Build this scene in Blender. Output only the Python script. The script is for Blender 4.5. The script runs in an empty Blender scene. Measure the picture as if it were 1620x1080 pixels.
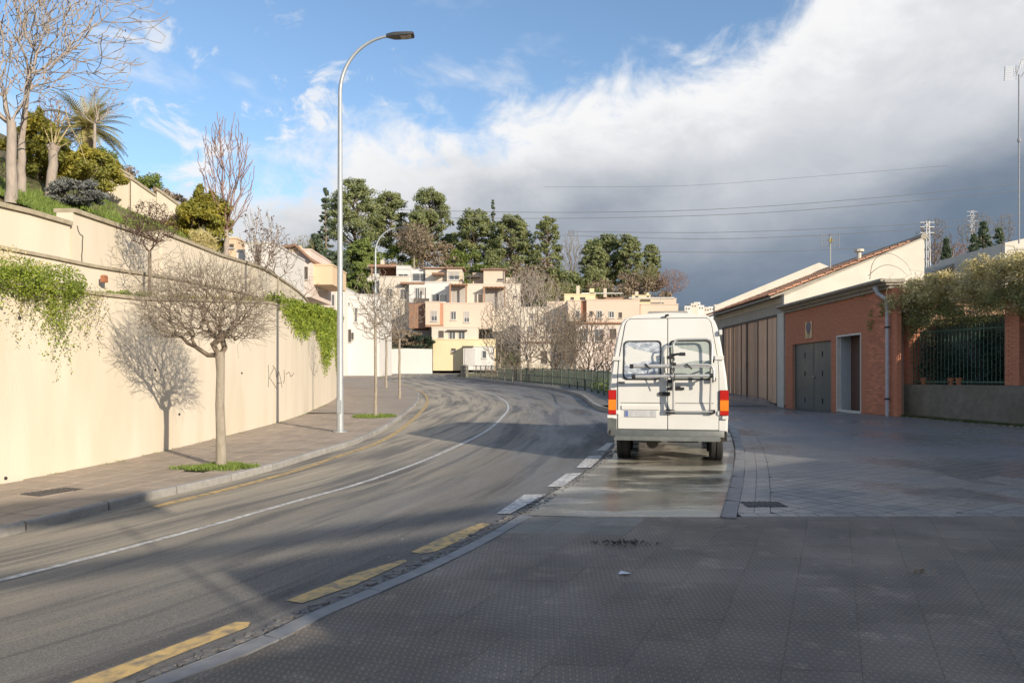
import bpy, bmesh, math, random
import numpy as np
from mathutils import Vector, Matrix
from mathutils.geometry import tessellate_polygon

scene = bpy.context.scene
COL = scene.collection
random.seed(7)
RNG = np.random.default_rng(11)
R = math.radians

# ------------------------------------------------------------------ camera
F, CX, HZ, EYE, SL = 1200.0, 810.0, 597.0, 1.6, 0.02
cam = bpy.data.cameras.new('camera')
cam.sensor_width = 36; cam.lens = 36 * F / 1620; cam.shift_y = (HZ - 540) / 1620
cam.clip_end = 6000; cam.clip_start = 0.05
co = bpy.data.objects.new('camera', cam); COL.objects.link(co)
co.location = (0, 0, EYE); co.rotation_euler = (R(90), 0, 0)
scene.camera = co

# ------------------------------------------------------------------ light
SUN_AZ = (0.64, -0.768); SUN_EL = 18.5
sd = Vector((SUN_AZ[0] * math.cos(R(SUN_EL)), SUN_AZ[1] * math.cos(R(SUN_EL)), math.sin(R(SUN_EL))))
sl = bpy.data.lights.new('sun', 'SUN'); sl.energy = 2.9; sl.angle = R(0.5); sl.color = (1.0, 0.88, 0.71)
so = bpy.data.objects.new('sun', sl); COL.objects.link(so)
so.rotation_euler = (-sd).to_track_quat('-Z', 'Y').to_euler(); so.location = (20, -20, 30)

world = bpy.data.worlds.new('World'); scene.world = world; world.use_nodes = True
def build_world():
    nt = world.node_tree; n = nt.nodes; l = nt.links; n.clear()
    out = n.new('ShaderNodeOutputWorld')
    sky = n.new('ShaderNodeTexSky'); sky.sky_type = 'NISHITA'; sky.sun_disc = False
    sky.sun_elevation = R(SUN_EL); sky.sun_rotation = math.atan2(SUN_AZ[0], SUN_AZ[1])
    sky.air_density = 1.0; sky.dust_density = 0.6; sky.ozone_density = 1.6
    tc = n.new('ShaderNodeTexCoord')
    sep = n.new('ShaderNodeSeparateXYZ'); l.new(tc.outputs['Generated'], sep.inputs[0])
    def m(op, a, b=None, c=None, clamp=False):
        k = n.new('ShaderNodeMath'); k.operation = op; k.use_clamp = clamp
        for i, v in enumerate((a, b, c)):
            if v is None: continue
            if isinstance(v, (int, float)): k.inputs[i].default_value = v
            else: l.new(v, k.inputs[i])
        return k.outputs[0]
    def noise(scale, detail, rough, sx=1, sy=1, sz=1, dist=0.0, off=0.0):
        mp = n.new('ShaderNodeMapping'); mp.inputs['Scale'].default_value = (sx, sy, sz)
        mp.inputs['Location'].default_value = (off, off * .7, off * .3)
        l.new(tc.outputs['Generated'], mp.inputs[0])
        t = n.new('ShaderNodeTexNoise'); t.inputs['Scale'].default_value = scale
        t.inputs['Detail'].default_value = detail; t.inputs['Roughness'].default_value = rough
        t.inputs['Distortion'].default_value = dist
        l.new(mp.outputs[0], t.inputs['Vector']); return t.outputs['Fac']
    def ss(v, a, b):
        k = n.new('ShaderNodeMapRange'); k.interpolation_type = 'SMOOTHSTEP'
        k.inputs['From Min'].default_value = a; k.inputs['From Max'].default_value = b
        l.new(v, k.inputs['Value']); return k.outputs[0]
    X, Y, Z = sep.outputs
    el = m('MULTIPLY', m('ARCSINE', Z), 57.2958)
    nb = noise(3.2, 9, .58, 1, 1, 1.5, .3, 3.1)
    nf = noise(11, 8, .62, 1, 1, 1.4, .5, 1.7)
    # bank of cloud whose upper edge climbs to the right
    bound = m('ADD', 19.3, m('MULTIPLY', X, 18.0))
    v = m('SUBTRACT', bound, el)
    v = m('ADD', v, m('MULTIPLY', m('SUBTRACT', nb, .5), 14.0))
    v = m('ADD', v, m('MULTIPLY', m('SUBTRACT', nf, .5), 13.0))
    bank = ss(v, -2.0, 2.8)
    # loose small clouds
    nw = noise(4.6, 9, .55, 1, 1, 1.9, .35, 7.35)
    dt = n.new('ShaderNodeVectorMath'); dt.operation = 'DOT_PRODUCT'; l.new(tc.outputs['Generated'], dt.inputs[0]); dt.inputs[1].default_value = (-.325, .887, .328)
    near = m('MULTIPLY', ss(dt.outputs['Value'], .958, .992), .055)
    nw = m('ADD', nw, m('MULTIPLY', ss(Y, .15, -.45), .20))  # extra unseen cloud added behind the camera to brighten and neutralise the shade
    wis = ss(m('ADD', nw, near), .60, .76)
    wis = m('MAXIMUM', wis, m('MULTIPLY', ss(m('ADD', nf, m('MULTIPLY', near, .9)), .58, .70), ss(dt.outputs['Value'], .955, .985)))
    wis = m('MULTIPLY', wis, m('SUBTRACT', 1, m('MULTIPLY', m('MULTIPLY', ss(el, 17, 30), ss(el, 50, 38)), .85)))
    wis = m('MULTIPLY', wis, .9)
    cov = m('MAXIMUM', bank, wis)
    # cloud brightness: sunlit tops, dark rain-laden base low on the right
    nd = noise(2.6, 7, .5, 1, 1, 2.2, .2, 5.0)
    n2 = noise(6.5, 8, .55, 1, 1, 2.0, .4, 9.0)
    low = m('SUBTRACT', m('ADD', m('MULTIPLY', X, 7.5), 10.0), el)
    low = m('ADD', low, m('MULTIPLY', m('SUBTRACT', nd, .5), 18.0))
    low = m('ADD', low, m('MULTIPLY', m('SUBTRACT', n2, .5), 9.0))
    dk = ss(low, -7.5, 7.0)
    edge = ss(v, 9.0, 1.0)
    shade = m('ADD', m('ADD', m('MULTIPLY', n2, .48), m('MULTIPLY', nf, .34)), m('MULTIPLY', edge, .34))
    cr = n.new('ShaderNodeMix'); cr.data_type = 'RGBA'
    cr.inputs[6].default_value = (.40, .415, .445, 1); cr.inputs[7].default_value = (.60, .60, .605, 1)
    l.new(ss(shade, .30, .72), cr.inputs[0])
    cd = n.new('ShaderNodeMix'); cd.data_type = 'RGBA'
    l.new(cr.outputs[2], cd.inputs[6]); cd.inputs[7].default_value = (.092, .128, .180, 1)
    l.new(m('MULTIPLY', dk, .96), cd.inputs[0])
    # sky colour at Background strength
    sc = n.new('ShaderNodeMix'); sc.data_type = 'RGBA'; sc.blend_type = 'MULTIPLY'; sc.inputs[0].default_value = 1
    l.new(sky.outputs[0], sc.inputs[6]); sc.inputs[7].default_value = (.93, 1.0, 1.06, 1)
    b1 = n.new('ShaderNodeBackground'); b1.inputs['Strength'].default_value = 0.10
    l.new(sc.outputs[2], b1.inputs['Color'])
    b2 = n.new('ShaderNodeBackground'); b2.inputs['Strength'].default_value = 0.84
    l.new(cd.outputs[2], b2.inputs['Color'])
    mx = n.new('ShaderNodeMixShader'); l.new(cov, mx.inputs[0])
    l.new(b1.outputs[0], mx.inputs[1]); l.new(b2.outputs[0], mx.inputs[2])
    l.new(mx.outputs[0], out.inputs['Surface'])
build_world()
vs = scene.view_settings
vs.view_transform = 'Standard'; vs.look = 'None'; vs.gamma = 1; vs.exposure = 0.90; vs.use_curve_mapping = False
scene.cycles.max_bounces = 6; scene.cycles.diffuse_bounces = 3; scene.cycles.glossy_bounces = 3
scene.cycles.transparent_max_bounces = 6; scene.cycles.caustics_reflective = False; scene.cycles.caustics_refractive = False

# ------------------------------------------------------------------ materials
MATS = {}
def pm(name, c1, c2=None, scale=4.0, rough=.8, bump=0.0, bscale=None, rough2=None, stretch=(1, 1, 1), coord='Object',
       big=None, bigamt=.35, bigscale=.4, rand=0.0, metal=0.0, spec=.5, alpha=None, trans=0.0, lo=.3, hi=.7, backtr=0.0):
    """procedural material: two colours mixed by noise, a broad stain colour, random tint per piece, relief"""
    if name in MATS: return MATS[name]
    mt = bpy.data.materials.new(name); mt.use_nodes = True; MATS[name] = mt
    nt = mt.node_tree; n = nt.nodes; l = nt.links
    b = n['Principled BSDF']; c2 = c2 or tuple(x * .8 for x in c1)
    tc = n.new('ShaderNodeTexCoord'); mp = n.new('ShaderNodeMapping'); mp.inputs['Scale'].default_value = stretch
    l.new(tc.outputs[coord], mp.inputs[0])
    if coord == 'Object' and rand:
        oi0 = n.new('ShaderNodeObjectInfo'); l.new(oi0.outputs['Location'], mp.inputs['Location'])
    t = n.new('ShaderNodeTexNoise'); t.inputs['Scale'].default_value = scale; t.inputs['Detail'].default_value = 7
    t.inputs['Roughness'].default_value = .62
    l.new(mp.outputs[0], t.inputs['Vector'])
    mr = n.new('ShaderNodeMapRange'); mr.inputs['From Min'].default_value = lo; mr.inputs['From Max'].default_value = hi
    l.new(t.outputs['Fac'], mr.inputs['Value'])
    mx = n.new('ShaderNodeMix'); mx.data_type = 'RGBA'; mx.inputs[6].default_value = (*c1, 1); mx.inputs[7].default_value = (*c2, 1)
    l.new(mr.outputs[0], mx.inputs[0]); col = mx.outputs[2]
    if big:
        t2 = n.new('ShaderNodeTexNoise'); t2.inputs['Scale'].default_value = bigscale; t2.inputs['Detail'].default_value = 5
        l.new(mp.outputs[0], t2.inputs['Vector'])
        m2 = n.new('ShaderNodeMapRange'); m2.inputs['From Min'].default_value = .42; m2.inputs['From Max'].default_value = .68
        m2.inputs['To Max'].default_value = bigamt; l.new(t2.outputs['Fac'], m2.inputs['Value'])
        mb = n.new('ShaderNodeMix'); mb.data_type = 'RGBA'; l.new(m2.outputs[0], mb.inputs[0]); l.new(col, mb.inputs[6])
        mb.inputs[7].default_value = (*big, 1); col = mb.outputs[2]
    if rand:
        oi = n.new('ShaderNodeObjectInfo'); hs = n.new('ShaderNodeHueSaturation')
        m3 = n.new('ShaderNodeMapRange'); m3.inputs['To Min'].default_value = 1 - rand; m3.inputs['To Max'].default_value = 1 + rand
        l.new(oi.outputs['Random'], m3.inputs['Value']); l.new(m3.outputs[0], hs.inputs['Value']); l.new(col, hs.inputs['Color']); col = hs.outputs[0]
    l.new(col, b.inputs['Base Color'])
    b.inputs['Roughness'].default_value = rough; b.inputs['Metallic'].default_value = metal
    b.inputs['Specular IOR Level'].default_value = spec
    if rough2 is not None:
        t4 = n.new('ShaderNodeTexNoise'); t4.inputs['Scale'].default_value = (bigscale if big else scale * .2); t4.inputs['Detail'].default_value = 6
        l.new(mp.outputs[0], t4.inputs['Vector'])
        m4 = n.new('ShaderNodeMapRange'); m4.inputs['From Min'].default_value = .4; m4.inputs['From Max'].default_value = .62
        m4.inputs['To Min'].default_value = rough; m4.inputs['To Max'].default_value = rough2
        l.new(t4.outputs['Fac'], m4.inputs['Value']); l.new(m4.outputs[0], b.inputs['Roughness'])
    if alpha is not None: b.inputs['Alpha'].default_value = alpha
    if trans: b.inputs['Transmission Weight'].default_value = trans
    if backtr:
        tr = n.new('ShaderNodeBsdfTranslucent'); l.new(col, tr.inputs['Color'])
        ms = n.new('ShaderNodeMixShader'); ms.inputs[0].default_value = backtr
        l.new(b.outputs[0], ms.inputs[1]); l.new(tr.outputs[0], ms.inputs[2]); l.new(ms.outputs[0], n['Material Output'].inputs[0])
    if bump:
        t3 = n.new('ShaderNodeTexNoise'); t3.inputs['Scale'].default_value = bscale or scale * 3; t3.inputs['Detail'].default_value = 6
        l.new(mp.outputs[0], t3.inputs['Vector'])
        bp = n.new('ShaderNodeBump'); bp.inputs['Strength'].default_value = bump; bp.inputs['Distance'].default_value = .02
        l.new(t3.outputs['Fac'], bp.inputs['Height']); l.new(bp.outputs[0], b.inputs['Normal'])
    return mt

def asphalt():
    mt = bpy.data.materials.new('asphalt'); mt.use_nodes = True
    nt = mt.node_tree; n = nt.nodes; l = nt.links; b = n['Principled BSDF']
    uv = n.new('ShaderNodeUVMap'); uv.uv_map = 'along'
    tc = n.new('ShaderNodeTexCoord')
    def tex(src, scale, st, det=6, ro=.6, off=0):
        mp = n.new('ShaderNodeMapping'); mp.inputs['Scale'].default_value = st; mp.inputs['Location'].default_value = (off, off, 0)
        l.new(src, mp.inputs[0]); t = n.new('ShaderNodeTexNoise'); t.inputs['Scale'].default_value = scale
        t.inputs['Detail'].default_value = det; t.inputs['Roughness'].default_value = ro; l.new(mp.outputs[0], t.inputs['Vector']); return t.outputs['Fac']
    def mr(v, a, b_, c=0, d=1):
        k = n.new('ShaderNodeMapRange'); k.interpolation_type = 'SMOOTHSTEP'
        for i, q in zip(('From Min', 'From Max', 'To Min', 'To Max'), (a, b_, c, d)): k.inputs[i].default_value = q
        l.new(v, k.inputs['Value']); return k.outputs[0]
    def mix(f, a, c):
        k = n.new('ShaderNodeMix'); k.data_type = 'RGBA'; l.new(f, k.inputs[0])
        for i, q in ((6, a), (7, c)):
            if isinstance(q, tuple): k.inputs[i].default_value = (*q, 1)
            else: l.new(q, k.inputs[i])
        return k.outputs[2]
    def mul(a, c):
        k = n.new('ShaderNodeMath'); k.operation = 'MULTIPLY'
        for i, q in enumerate((a, c)):
            if isinstance(q, (int, float)): k.inputs[i].default_value = q
            else: l.new(q, k.inputs[i])
        return k.outputs[0]
    U = uv.outputs[0]; O = tc.outputs['Object']
    sep = n.new('ShaderNodeSeparateXYZ'); l.new(U, sep.inputs[0])
    track = tex(U, 1.0, (.16, 1.7, 1), 7, .62)
    patch = tex(U, .35, (.4, 1, 1), 5, .6, 4.3)
    grain = tex(O, 70, (1, 1, 1), 5, .85)
    speck = tex(O, 110, (1, 1, 1), 2, .7)
    base = mix(mr(grain, .36, .66), (.105, .102, .099), (.235, .225, .207))
    # dry dust in streaks along the lanes; left-hand half also painted sunlit
    left = mr(sep.outputs[1], -2.6, 2.0)
    dust = mul(mr(track, .42, .57), mr(patch, .25, .6, .5, 1))
    inv = n.new('ShaderNodeMath'); inv.operation = 'MULTIPLY_ADD'; l.new(dust, inv.inputs[0]); inv.inputs[1].default_value = .6; inv.inputs[2].default_value = .32
    dust = mul(inv.outputs[0], left)
    c = mix(mul(dust, .95), base, (.52, .445, .33))
    dk = mul(mul(mr(track, .50, .38), .75), mr(left, 0, 1, 1, .45))
    c = mix(dk, c, (.055, .055, .060))
    st2 = tex(U, 1.0, (.10, 4.6, 1), 8, .7, 2.7); c = mix(mul(mul(mr(st2, .53, .61), left), .55), c, (.62, .53, .40))
    st3 = tex(U, 1.0, (.14, 5.5, 1), 8, .7, 6.1); c = mix(mul(mr(st3, .55, .63), .5), c, (.07, .068, .070))
    c = mix(mul(mr(speck, .56, .66), .55), c, (.34, .32, .28))
    c = mix(mul(mr(speck, .42, .34), .6), c, (.035, .034, .034))
    l.new(c, b.inputs['Base Color'])
    rr = mix(mr(tex(U, .8, (.25, 1.3, 1), 6, .6, 9), .42, .60), (.42,) * 3, (.85,) * 3)
    rr = mix(left, rr, (.82,) * 3)
    l.new(rr, b.inputs['Roughness']); b.inputs['Specular IOR Level'].default_value = .45
    bp = n.new('ShaderNodeBump'); bp.inputs['Strength'].default_value = .8; bp.inputs['Distance'].default_value = .012
    l.new(grain, bp.inputs['Height']); l.new(bp.outputs[0], b.inputs['Normal'])
    return mt

def ribbed(name, c1, c2, rand, pitch=.025, rough=.5):
    """pimpled concrete paving: rows of small raised bars, per-tile tint"""
    mt = bpy.data.materials.new(name); mt.use_nodes = True
    nt = mt.node_tree; n = nt.nodes; l = nt.links; b = n['Principled BSDF']
    uv = n.new('ShaderNodeUVMap'); uv.uv_map = 'tile'
    sep = n.new('ShaderNodeSeparateXYZ'); l.new(uv.outputs[0], sep.inputs[0])
    def m(op, a, c=None):
        k = n.new('ShaderNodeMath'); k.operation = op
        for i, q in enumerate((a, c)):
            if q is None: continue
            if isinstance(q, (int, float)): k.inputs[i].default_value = q
            else: l.new(q, k.inputs[i])
        return k.outputs[0]
    def mr(v, a, b_, c=0, d=1):
        k = n.new('ShaderNodeMapRange'); k.interpolation_type = 'SMOOTHSTEP'
        for i, q in zip(('From Min', 'From Max', 'To Min', 'To Max'), (a, b_, c, d)): k.inputs[i].default_value = q
        l.new(v, k.inputs['Value']); return k.outputs[0]
    wx = m('SINE', m('MULTIPLY', sep.outputs[0], 2 * math.pi / pitch))
    wy = m('SINE', m('MULTIPLY', sep.outputs[1], 2 * math.pi / (pitch * 1.5)))
    knob = m('MULTIPLY', mr(wx, -.2, .5), mr(wy, -.6, .1))
    tc = n.new('ShaderNodeTexCoord')
    def tex(scale, det=6, off=0.):
        mp = n.new('ShaderNodeMapping'); mp.inputs['Location'].default_value = (off, off, 0); l.new(tc.outputs['Object'], mp.inputs[0])
        t = n.new('ShaderNodeTexNoise'); t.inputs['Scale'].default_value = scale; t.inputs['Detail'].default_value = det; l.new(mp.outputs[0], t.inputs['Vector']); return t.outputs['Fac']
    def mix(f, a, c):
        k = n.new('ShaderNodeMix'); k.data_type = 'RGBA'; l.new(f, k.inputs[0])
        for i, q in ((6, a), (7, c)):
            if isinstance(q, tuple): k.inputs[i].default_value = (*q, 1)
            else: l.new(q, k.inputs[i])
        return k.outputs[2]
    c = mix(mr(tex(1.4, 8), .30, .72), c1, c2)
    c = mix(m('MULTIPLY', mr(tex(4.2, 7, 3.3), .58, .70), .38), c, tuple(min(1, x * 1.9) for x in c1))
    c = mix(m('MULTIPLY', mr(tex(3.1, 7, 8.8), .64, .72), .4), c, tuple(x * .55 for x in c2))
    c = mix(m('MULTIPLY', mr(tex(60, 3), .55, .75), .35), c, tuple(x * .5 for x in c2))
    c = mix(m('MULTIPLY', m('SUBTRACT', 1, knob), .50), c, tuple(x * .40 for x in c2))
    oi = n.new('ShaderNodeObjectInfo'); hs = n.new('ShaderNodeHueSaturation')
    l.new(mr(oi.outputs['Random'], 0, 1, 1 - rand, 1 + rand), hs.inputs['Value']); l.new(c, hs.inputs['Color'])
    l.new(hs.outputs[0], b.inputs['Base Color'])
    l.new(mr(tex(1.3, 6, 1.1), .3, .72, rough - .05, rough + .2), b.inputs['Roughness'])
    bp = n.new('ShaderNodeBump'); bp.inputs['Strength'].default_value = 1.0; bp.inputs['Distance'].default_value = .009
    l.new(knob, bp.inputs['Height']); l.new(bp.outputs[0], b.inputs['Normal'])
    return mt

M_asph = asphalt()
M_ribtile = ribbed('ribbed_tile', (.265, .22, .168), (.19, .16, .128), .10, .035, .55)
M_plaintile = pm('plain_tile', (.22, .20, .165), (.155, .142, .12), 9, .6, .15, 60, rand=.22)
M_paver = pm('wet_paver', (.25, .243, .24), (.19, .185, .183), 5, .16, .12, 60, rough2=.52, rand=.16, big=(.12, .115, .112), bigscale=.6, bigamt=.5)
M_paverb = pm('wet_paver_far', (.25, .243, .24), (.19, .185, .183), 5, .15, .12, 60, rough2=.5, big=(.12, .115, .112), bigscale=.35, bigamt=.5)
M_joint = pm('joint_grit', (.075, .072, .068), (.05, .05, .047), 20, .6, .2, 80)
M_sidetile = pm('sidewalk_tile', (.42, .345, .275), (.33, .27, .215), 7, .8, .15, 70, rand=.10, big=(.26, .215, .165), bigscale=1.2, bigamt=.5)
M_sidefar = pm('sidewalk_far', (.42, .35, .285), (.33, .275, .225), 2.0, .8, .1, 30, big=(.27, .225, .18), bigscale=.5, bigamt=.45)
M_kerb = pm('kerb_stone', (.40, .38, .35), (.29, .28, .265), 14, .7, .25, 80, rand=.12, big=(.2, .19, .16), bigscale=3, bigamt=.4)
M_kerbflat = pm('flat_kerb', (.25, .25, .25), (.17, .17, .175), 10, .5, .15, 80, rand=.1)
M_bay0 = pm('bay_concrete', (.46, .43, .35), (.30, .28, .235), 1.6, .05, .10, 40, rough2=.26, spec=.8, stretch=(.4, 1.9, 1), big=(.085, .083, .078), bigscale=.9, bigamt=.92)
def baymat():
    mt = pm('bay_wet_concrete', (.52, .49, .40), (.34, .32, .26), 2.2, .4, .25, 30, stretch=(.5, 1.6, 1), spec=.7)
    nt = mt.node_tree; n = nt.nodes; l = nt.links; b = n['Principled BSDF']; src = b.inputs['Base Color'].links[0].from_socket
    tc = n.new('ShaderNodeTexCoord')
    def tex(scale, st, det=8, ro=.65):
        mp = n.new('ShaderNodeMapping'); mp.inputs['Scale'].default_value = st; l.new(tc.outputs['Object'], mp.inputs[0]); t = n.new('ShaderNodeTexNoise'); t.inputs['Scale'].default_value = scale; t.inputs['Detail'].default_value = det; t.inputs['Roughness'].default_value = ro; l.new(mp.outputs[0], t.inputs['Vector']); return t.outputs['Fac']
    def ramp(v, a, c, lo=0, hi=1):
        k = n.new('ShaderNodeMapRange'); k.interpolation_type = 'SMOOTHSTEP'
        for nm, q in zip(('From Min', 'From Max', 'To Min', 'To Max'), (a, c, lo, hi)): k.inputs[nm].default_value = q
        l.new(v, k.inputs['Value']); return k.outputs[0]
    def mix(f, a, c):
        k = n.new('ShaderNodeMix'); k.data_type = 'RGBA'; l.new(f, k.inputs[0]); l.new(a, k.inputs[6]); k.inputs[7].default_value = (*c, 1); return k.outputs[2]
    wet = tex(.9, (.45, 1.7, 1)); wetf = ramp(wet, .46, .57)
    c = mix(ramp(wet, .46, .57, 0, .88), src, (.085, .082, .072))
    c = mix(ramp(tex(7, (.25, 2.4, 1), 8, .75), .60, .66, 0, .85), c, (.05, .045, .04))
    c = mix(ramp(tex(26, (.6, 1.2, 1), 4, .7), .66, .70, 0, .9), c, (.04, .038, .035))
    l.new(c, b.inputs['Base Color']); l.new(ramp(wet, .42, .55, .34, .05), b.inputs['Roughness']); return mt
M_bay = baymat()
M_white = pm('road_white', (.74, .73, .70), (.5, .49, .46), 12, .6, .2, 60, big=(.22, .21, .20), bigscale=16, bigamt=.75)
M_yellow = pm('road_yellow', (.70, .47, .17), (.55, .38, .16), 10, .65, .2, 60, big=(.17, .155, .13), bigscale=13, bigamt=.85)
M_rubble = pm('gutter_rubble', (.20, .19, .185), (.07, .07, .07), 12, .6, .5, 60)
M_stone = pm('grit_stone', (.30, .28, .26), (.12, .115, .11), 8, .6, .2, rand=.3)
M_wall = pm('cream_render', (.79, .705, .575), (.74, .655, .525), 2.2, .9, .15, 50, big=(.62, .54, .40), bigscale=1.1, bigamt=.42, stretch=(1, 1, .22))
M_coping = pm('coping', (.52, .45, .33), (.34, .29, .2), 8, .9, .2)
M_terra = pm('terracotta', (.42, .17, .08), (.30, .12, .06), 20, .8, .1)
M_soil = pm('hill_soil', (.23, .16, .10), (.15, .115, .065), 2.5, .95, .6, 20, big=(.09, .11, .03), bigscale=.35, bigamt=.85)
M_ground = pm('ground', (.16, .15, .09), (.10, .10, .05), .3, .95, .2)
M_hill = pm('far_hill', (.13, .12, .06), (.07, .08, .035), .08, .95, .3, 1)
M_grass = pm('grass_blade', (.26, .34, .07), (.15, .22, .045), 6, .7, backtr=.25)
M_bark = pm('pale_bark', (.40, .35, .28), (.26, .22, .17), 22, .9, .35, 60, stretch=(1, 1, .3))
M_bark2 = pm('light_bark', (.46, .39, .33), (.31, .26, .22), 18, .9, .3, 60, stretch=(1, 1, .3))
M_twig = pm('twig', (.25, .195, .145), (.16, .125, .09), 10, .9)
M_twig2 = pm('pink_twig', (.34, .21, .17), (.25, .16, .13), 10, .9)
M_twig3 = pm('grey_twig', (.33, .28, .22), (.22, .185, .145), 6, .9)
M_twigo = pm('olive_twig', (.30, .27, .13), (.2, .18, .09), 6, .9)
def leafm(name, a, b_, tr=.25, sc=1.5): return pm(name, a, b_, sc, .65, backtr=tr, lo=.35, hi=.65)
M_ivy = leafm('ivy_leaf', (.36, .43, .05), (.15, .22, .03), .3, 5)
M_ivyd = leafm('ivy_dry_leaf', (.38, .36, .12), (.24, .22, .08), .25, 4)
M_pine = leafm('pine_needles', (.36, .38, .16), (.19, .23, .095), .35, .5)
M_cedar = leafm('cedar_needles', (.19, .24, .14), (.10, .14, .085), .35, .5)
M_cyp = leafm('yellow_cypress_leaf', (.50, .43, .07), (.24, .26, .06), .35, 1.2)
M_shrub = leafm('green_shrub_leaf', (.30, .36, .09), (.16, .21, .055), .35, .6)
M_blue = leafm('blue_shrub_leaf', (.27, .28, .26), (.14, .15, .145), .1, 2)
M_palm = leafm('palm_leaf', (.62, .54, .22), (.40, .37, .15), .35, 2)
M_dryleaf = leafm('dry_creeper', (.78, .68, .34), (.50, .43, .20), .2, 1.5)  # its bright yellow also carries the sunlit look of the creeper top
M_darkleaf = leafm('dark_leaf', (.035, .06, .03), (.02, .035, .02), .1, 3)
M_brown = leafm('brown_shrub', (.42, .33, .23), (.27, .21, .145), .25, 1)
M_plum = leafm('plum_leaf', (.14, .08, .06), (.09, .055, .045), .15, 3)
M_galv = pm('galvanised', (.47, .50, .52), (.38, .41, .43), 8, .45, metal=.35)
M_lampd = pm('lamp_dark', (.10, .10, .10), (.07, .07, .07), 8, .4, metal=.3)
M_lens = pm('lamp_lens', (.5, .42, .32), (.35, .3, .24), 20, .2)
M_van = pm('van_paint', (.77, .76, .72), (.73, .72, .68), 1.2, .28, big=(.62, .60, .55), bigscale=2.0, bigamt=.25)
M_rubber = pm('black_rubber', (.028, .029, .03), (.02, .02, .02), 20, .6)
M_tyre = pm('tyre', (.035, .035, .035), (.022, .022, .022), 30, .75, .2)
M_grey = pm('grey_plastic', (.145, .155, .15), (.10, .11, .105), 6, .5)
M_glass = pm('dark_glass', (.05, .06, .06), (.03, .035, .035), 3, .06)
M_foil = pm('foil_screen', (.80, .84, .90), (.22, .26, .33), 9, .3, 1.0, 16, metal=.3, stretch=(1, 1, 2.6), lo=.38, hi=.62)  # crinkle reflections painted in as pale and dark bluish streaks
M_curt = pm('curtain', (.42, .47, .42), (.28, .33, .30), 4, .5, stretch=(5, 1, .4))
M_red = pm('red_lens', (.55, .02, .015), (.40, .015, .012), 25, .18)
M_orange = pm('orange_lens', (.95, .28, .03), (.85, .2, .02), 25, .18)
M_plate = pm('plate_white', (.62, .62, .62), (.42, .43, .45), 14, .5, stretch=(1, 1, .3))
M_plateb = pm('plate_blue', (.12, .17, .42), (.15, .2, .45), 14, .5)
M_alu = pm('rack_alu', (.58, .58, .57), (.48, .48, .47), 14, .38, metal=.35)
M_blackp = pm('black_plastic', (.03, .03, .03), (.02, .02, .02), 9, .45)
M_under = pm('underbody', (.03, .028, .025), (.05, .04, .03), 9, .8)
M_rust = pm('muddy_metal', (.12, .10, .075), (.06, .05, .04), 9, .6)
M_brick = pm('brick', (.66, .265, .15), (.55, .21, .12), 7, .85, .15, 60, rand=.22)
M_brickb = pm('brick_mass', (.67, .27, .15), (.49, .185, .10), 5, .85, .15, 60, stretch=(1, 1, 9), lo=.36, hi=.64, big=(.54, .22, .135), bigscale=1.5, bigamt=.5)
M_mortar = pm('mortar', (.50, .31, .22), (.42, .25, .18), 9, .95, .2)
M_garage = pm('garage_metal', (.135, .14, .12), (.10, .105, .095), 3, .32, rough2=.5, big=(.07, .08, .08), bigamt=.5)
M_reveal = pm('door_reveal', (.50, .54, .57), (.44, .48, .50), 3, .6)
M_whitep = pm('white_trim', (.74, .70, .63), (.64, .60, .53), 6, .7)
M_doorw = pm('door_wood', (.13, .065, .045), (.085, .045, .03), 9, .5, stretch=(4, 4, .5))
M_gatew = pm('gate_wood', (.82, .53, .34), (.54, .33, .205), 5, .75, .2, 40, stretch=(6, 6, .35), rand=.22)
M_gatef = pm('gate_frame', (.11, .085, .065), (.08, .06, .05), 6, .7)
M_rendw = pm('white_render', (.70, .655, .575), (.63, .585, .50), 2, .9, .1, 30, big=(.5, .46, .38), bigscale=.8, bigamt=.3)
M_rendc = pm('greige_render', (.47, .43, .36), (.40, .36, .30), 2, .9, .1, 30, big=(.34, .31, .26), bigscale=.8, bigamt=.4)
M_tile = pm('roof_tile', (.58, .30, .18), (.40, .21, .13), 8, .85, .2, rand=.25)
M_cornice = pm('cornice', (.42, .38, .31), (.28, .25, .2), 5, .9, .2)
M_conc = pm('old_concrete', (.25, .225, .18), (.15, .135, .11), 5, .9, .35, 40, big=(.14, .135, .09), bigscale=1.2, bigamt=.6)
M_green = pm('green_iron', (.06, .14, .10), (.045, .11, .08), 9, .5)
M_screen = pm('fence_screen', (.07, .10, .095), (.12, .15, .15), 2.5, .7, big=(.24, .29, .29), bigscale=1.3, bigamt=.6)
M_pvc = pm('drainpipe', (.52, .52, .55), (.42, .42, .45), 8, .5)
M_iron = pm('dark_green_rail', (.035, .065, .05), (.05, .07, .05), 9, .5)
M_railr = pm('bare_rail', (.27, .25, .20), (.19, .17, .14), 9, .6)
M_barrier = pm('grey_barrier', (.22, .20, .17), (.15, .14, .12), 3, .8)
M_metal = pm('antenna_metal', (.40, .41, .42), (.3, .3, .31), 9, .5, metal=.4)
M_wire = pm('wire', (.16, .17, .19), (.16, .17, .19), 9, .6)
M_paper = pm('paper', (.75, .76, .8), (.6, .62, .66), 9, .7)
M_cover = pm('iron_cover', (.10, .095, .095), (.065, .06, .06), 40, .5, .6, 60)
M_ink = pm('ink', (.03, .03, .035), (.05, .05, .05), 9, .7)
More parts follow.
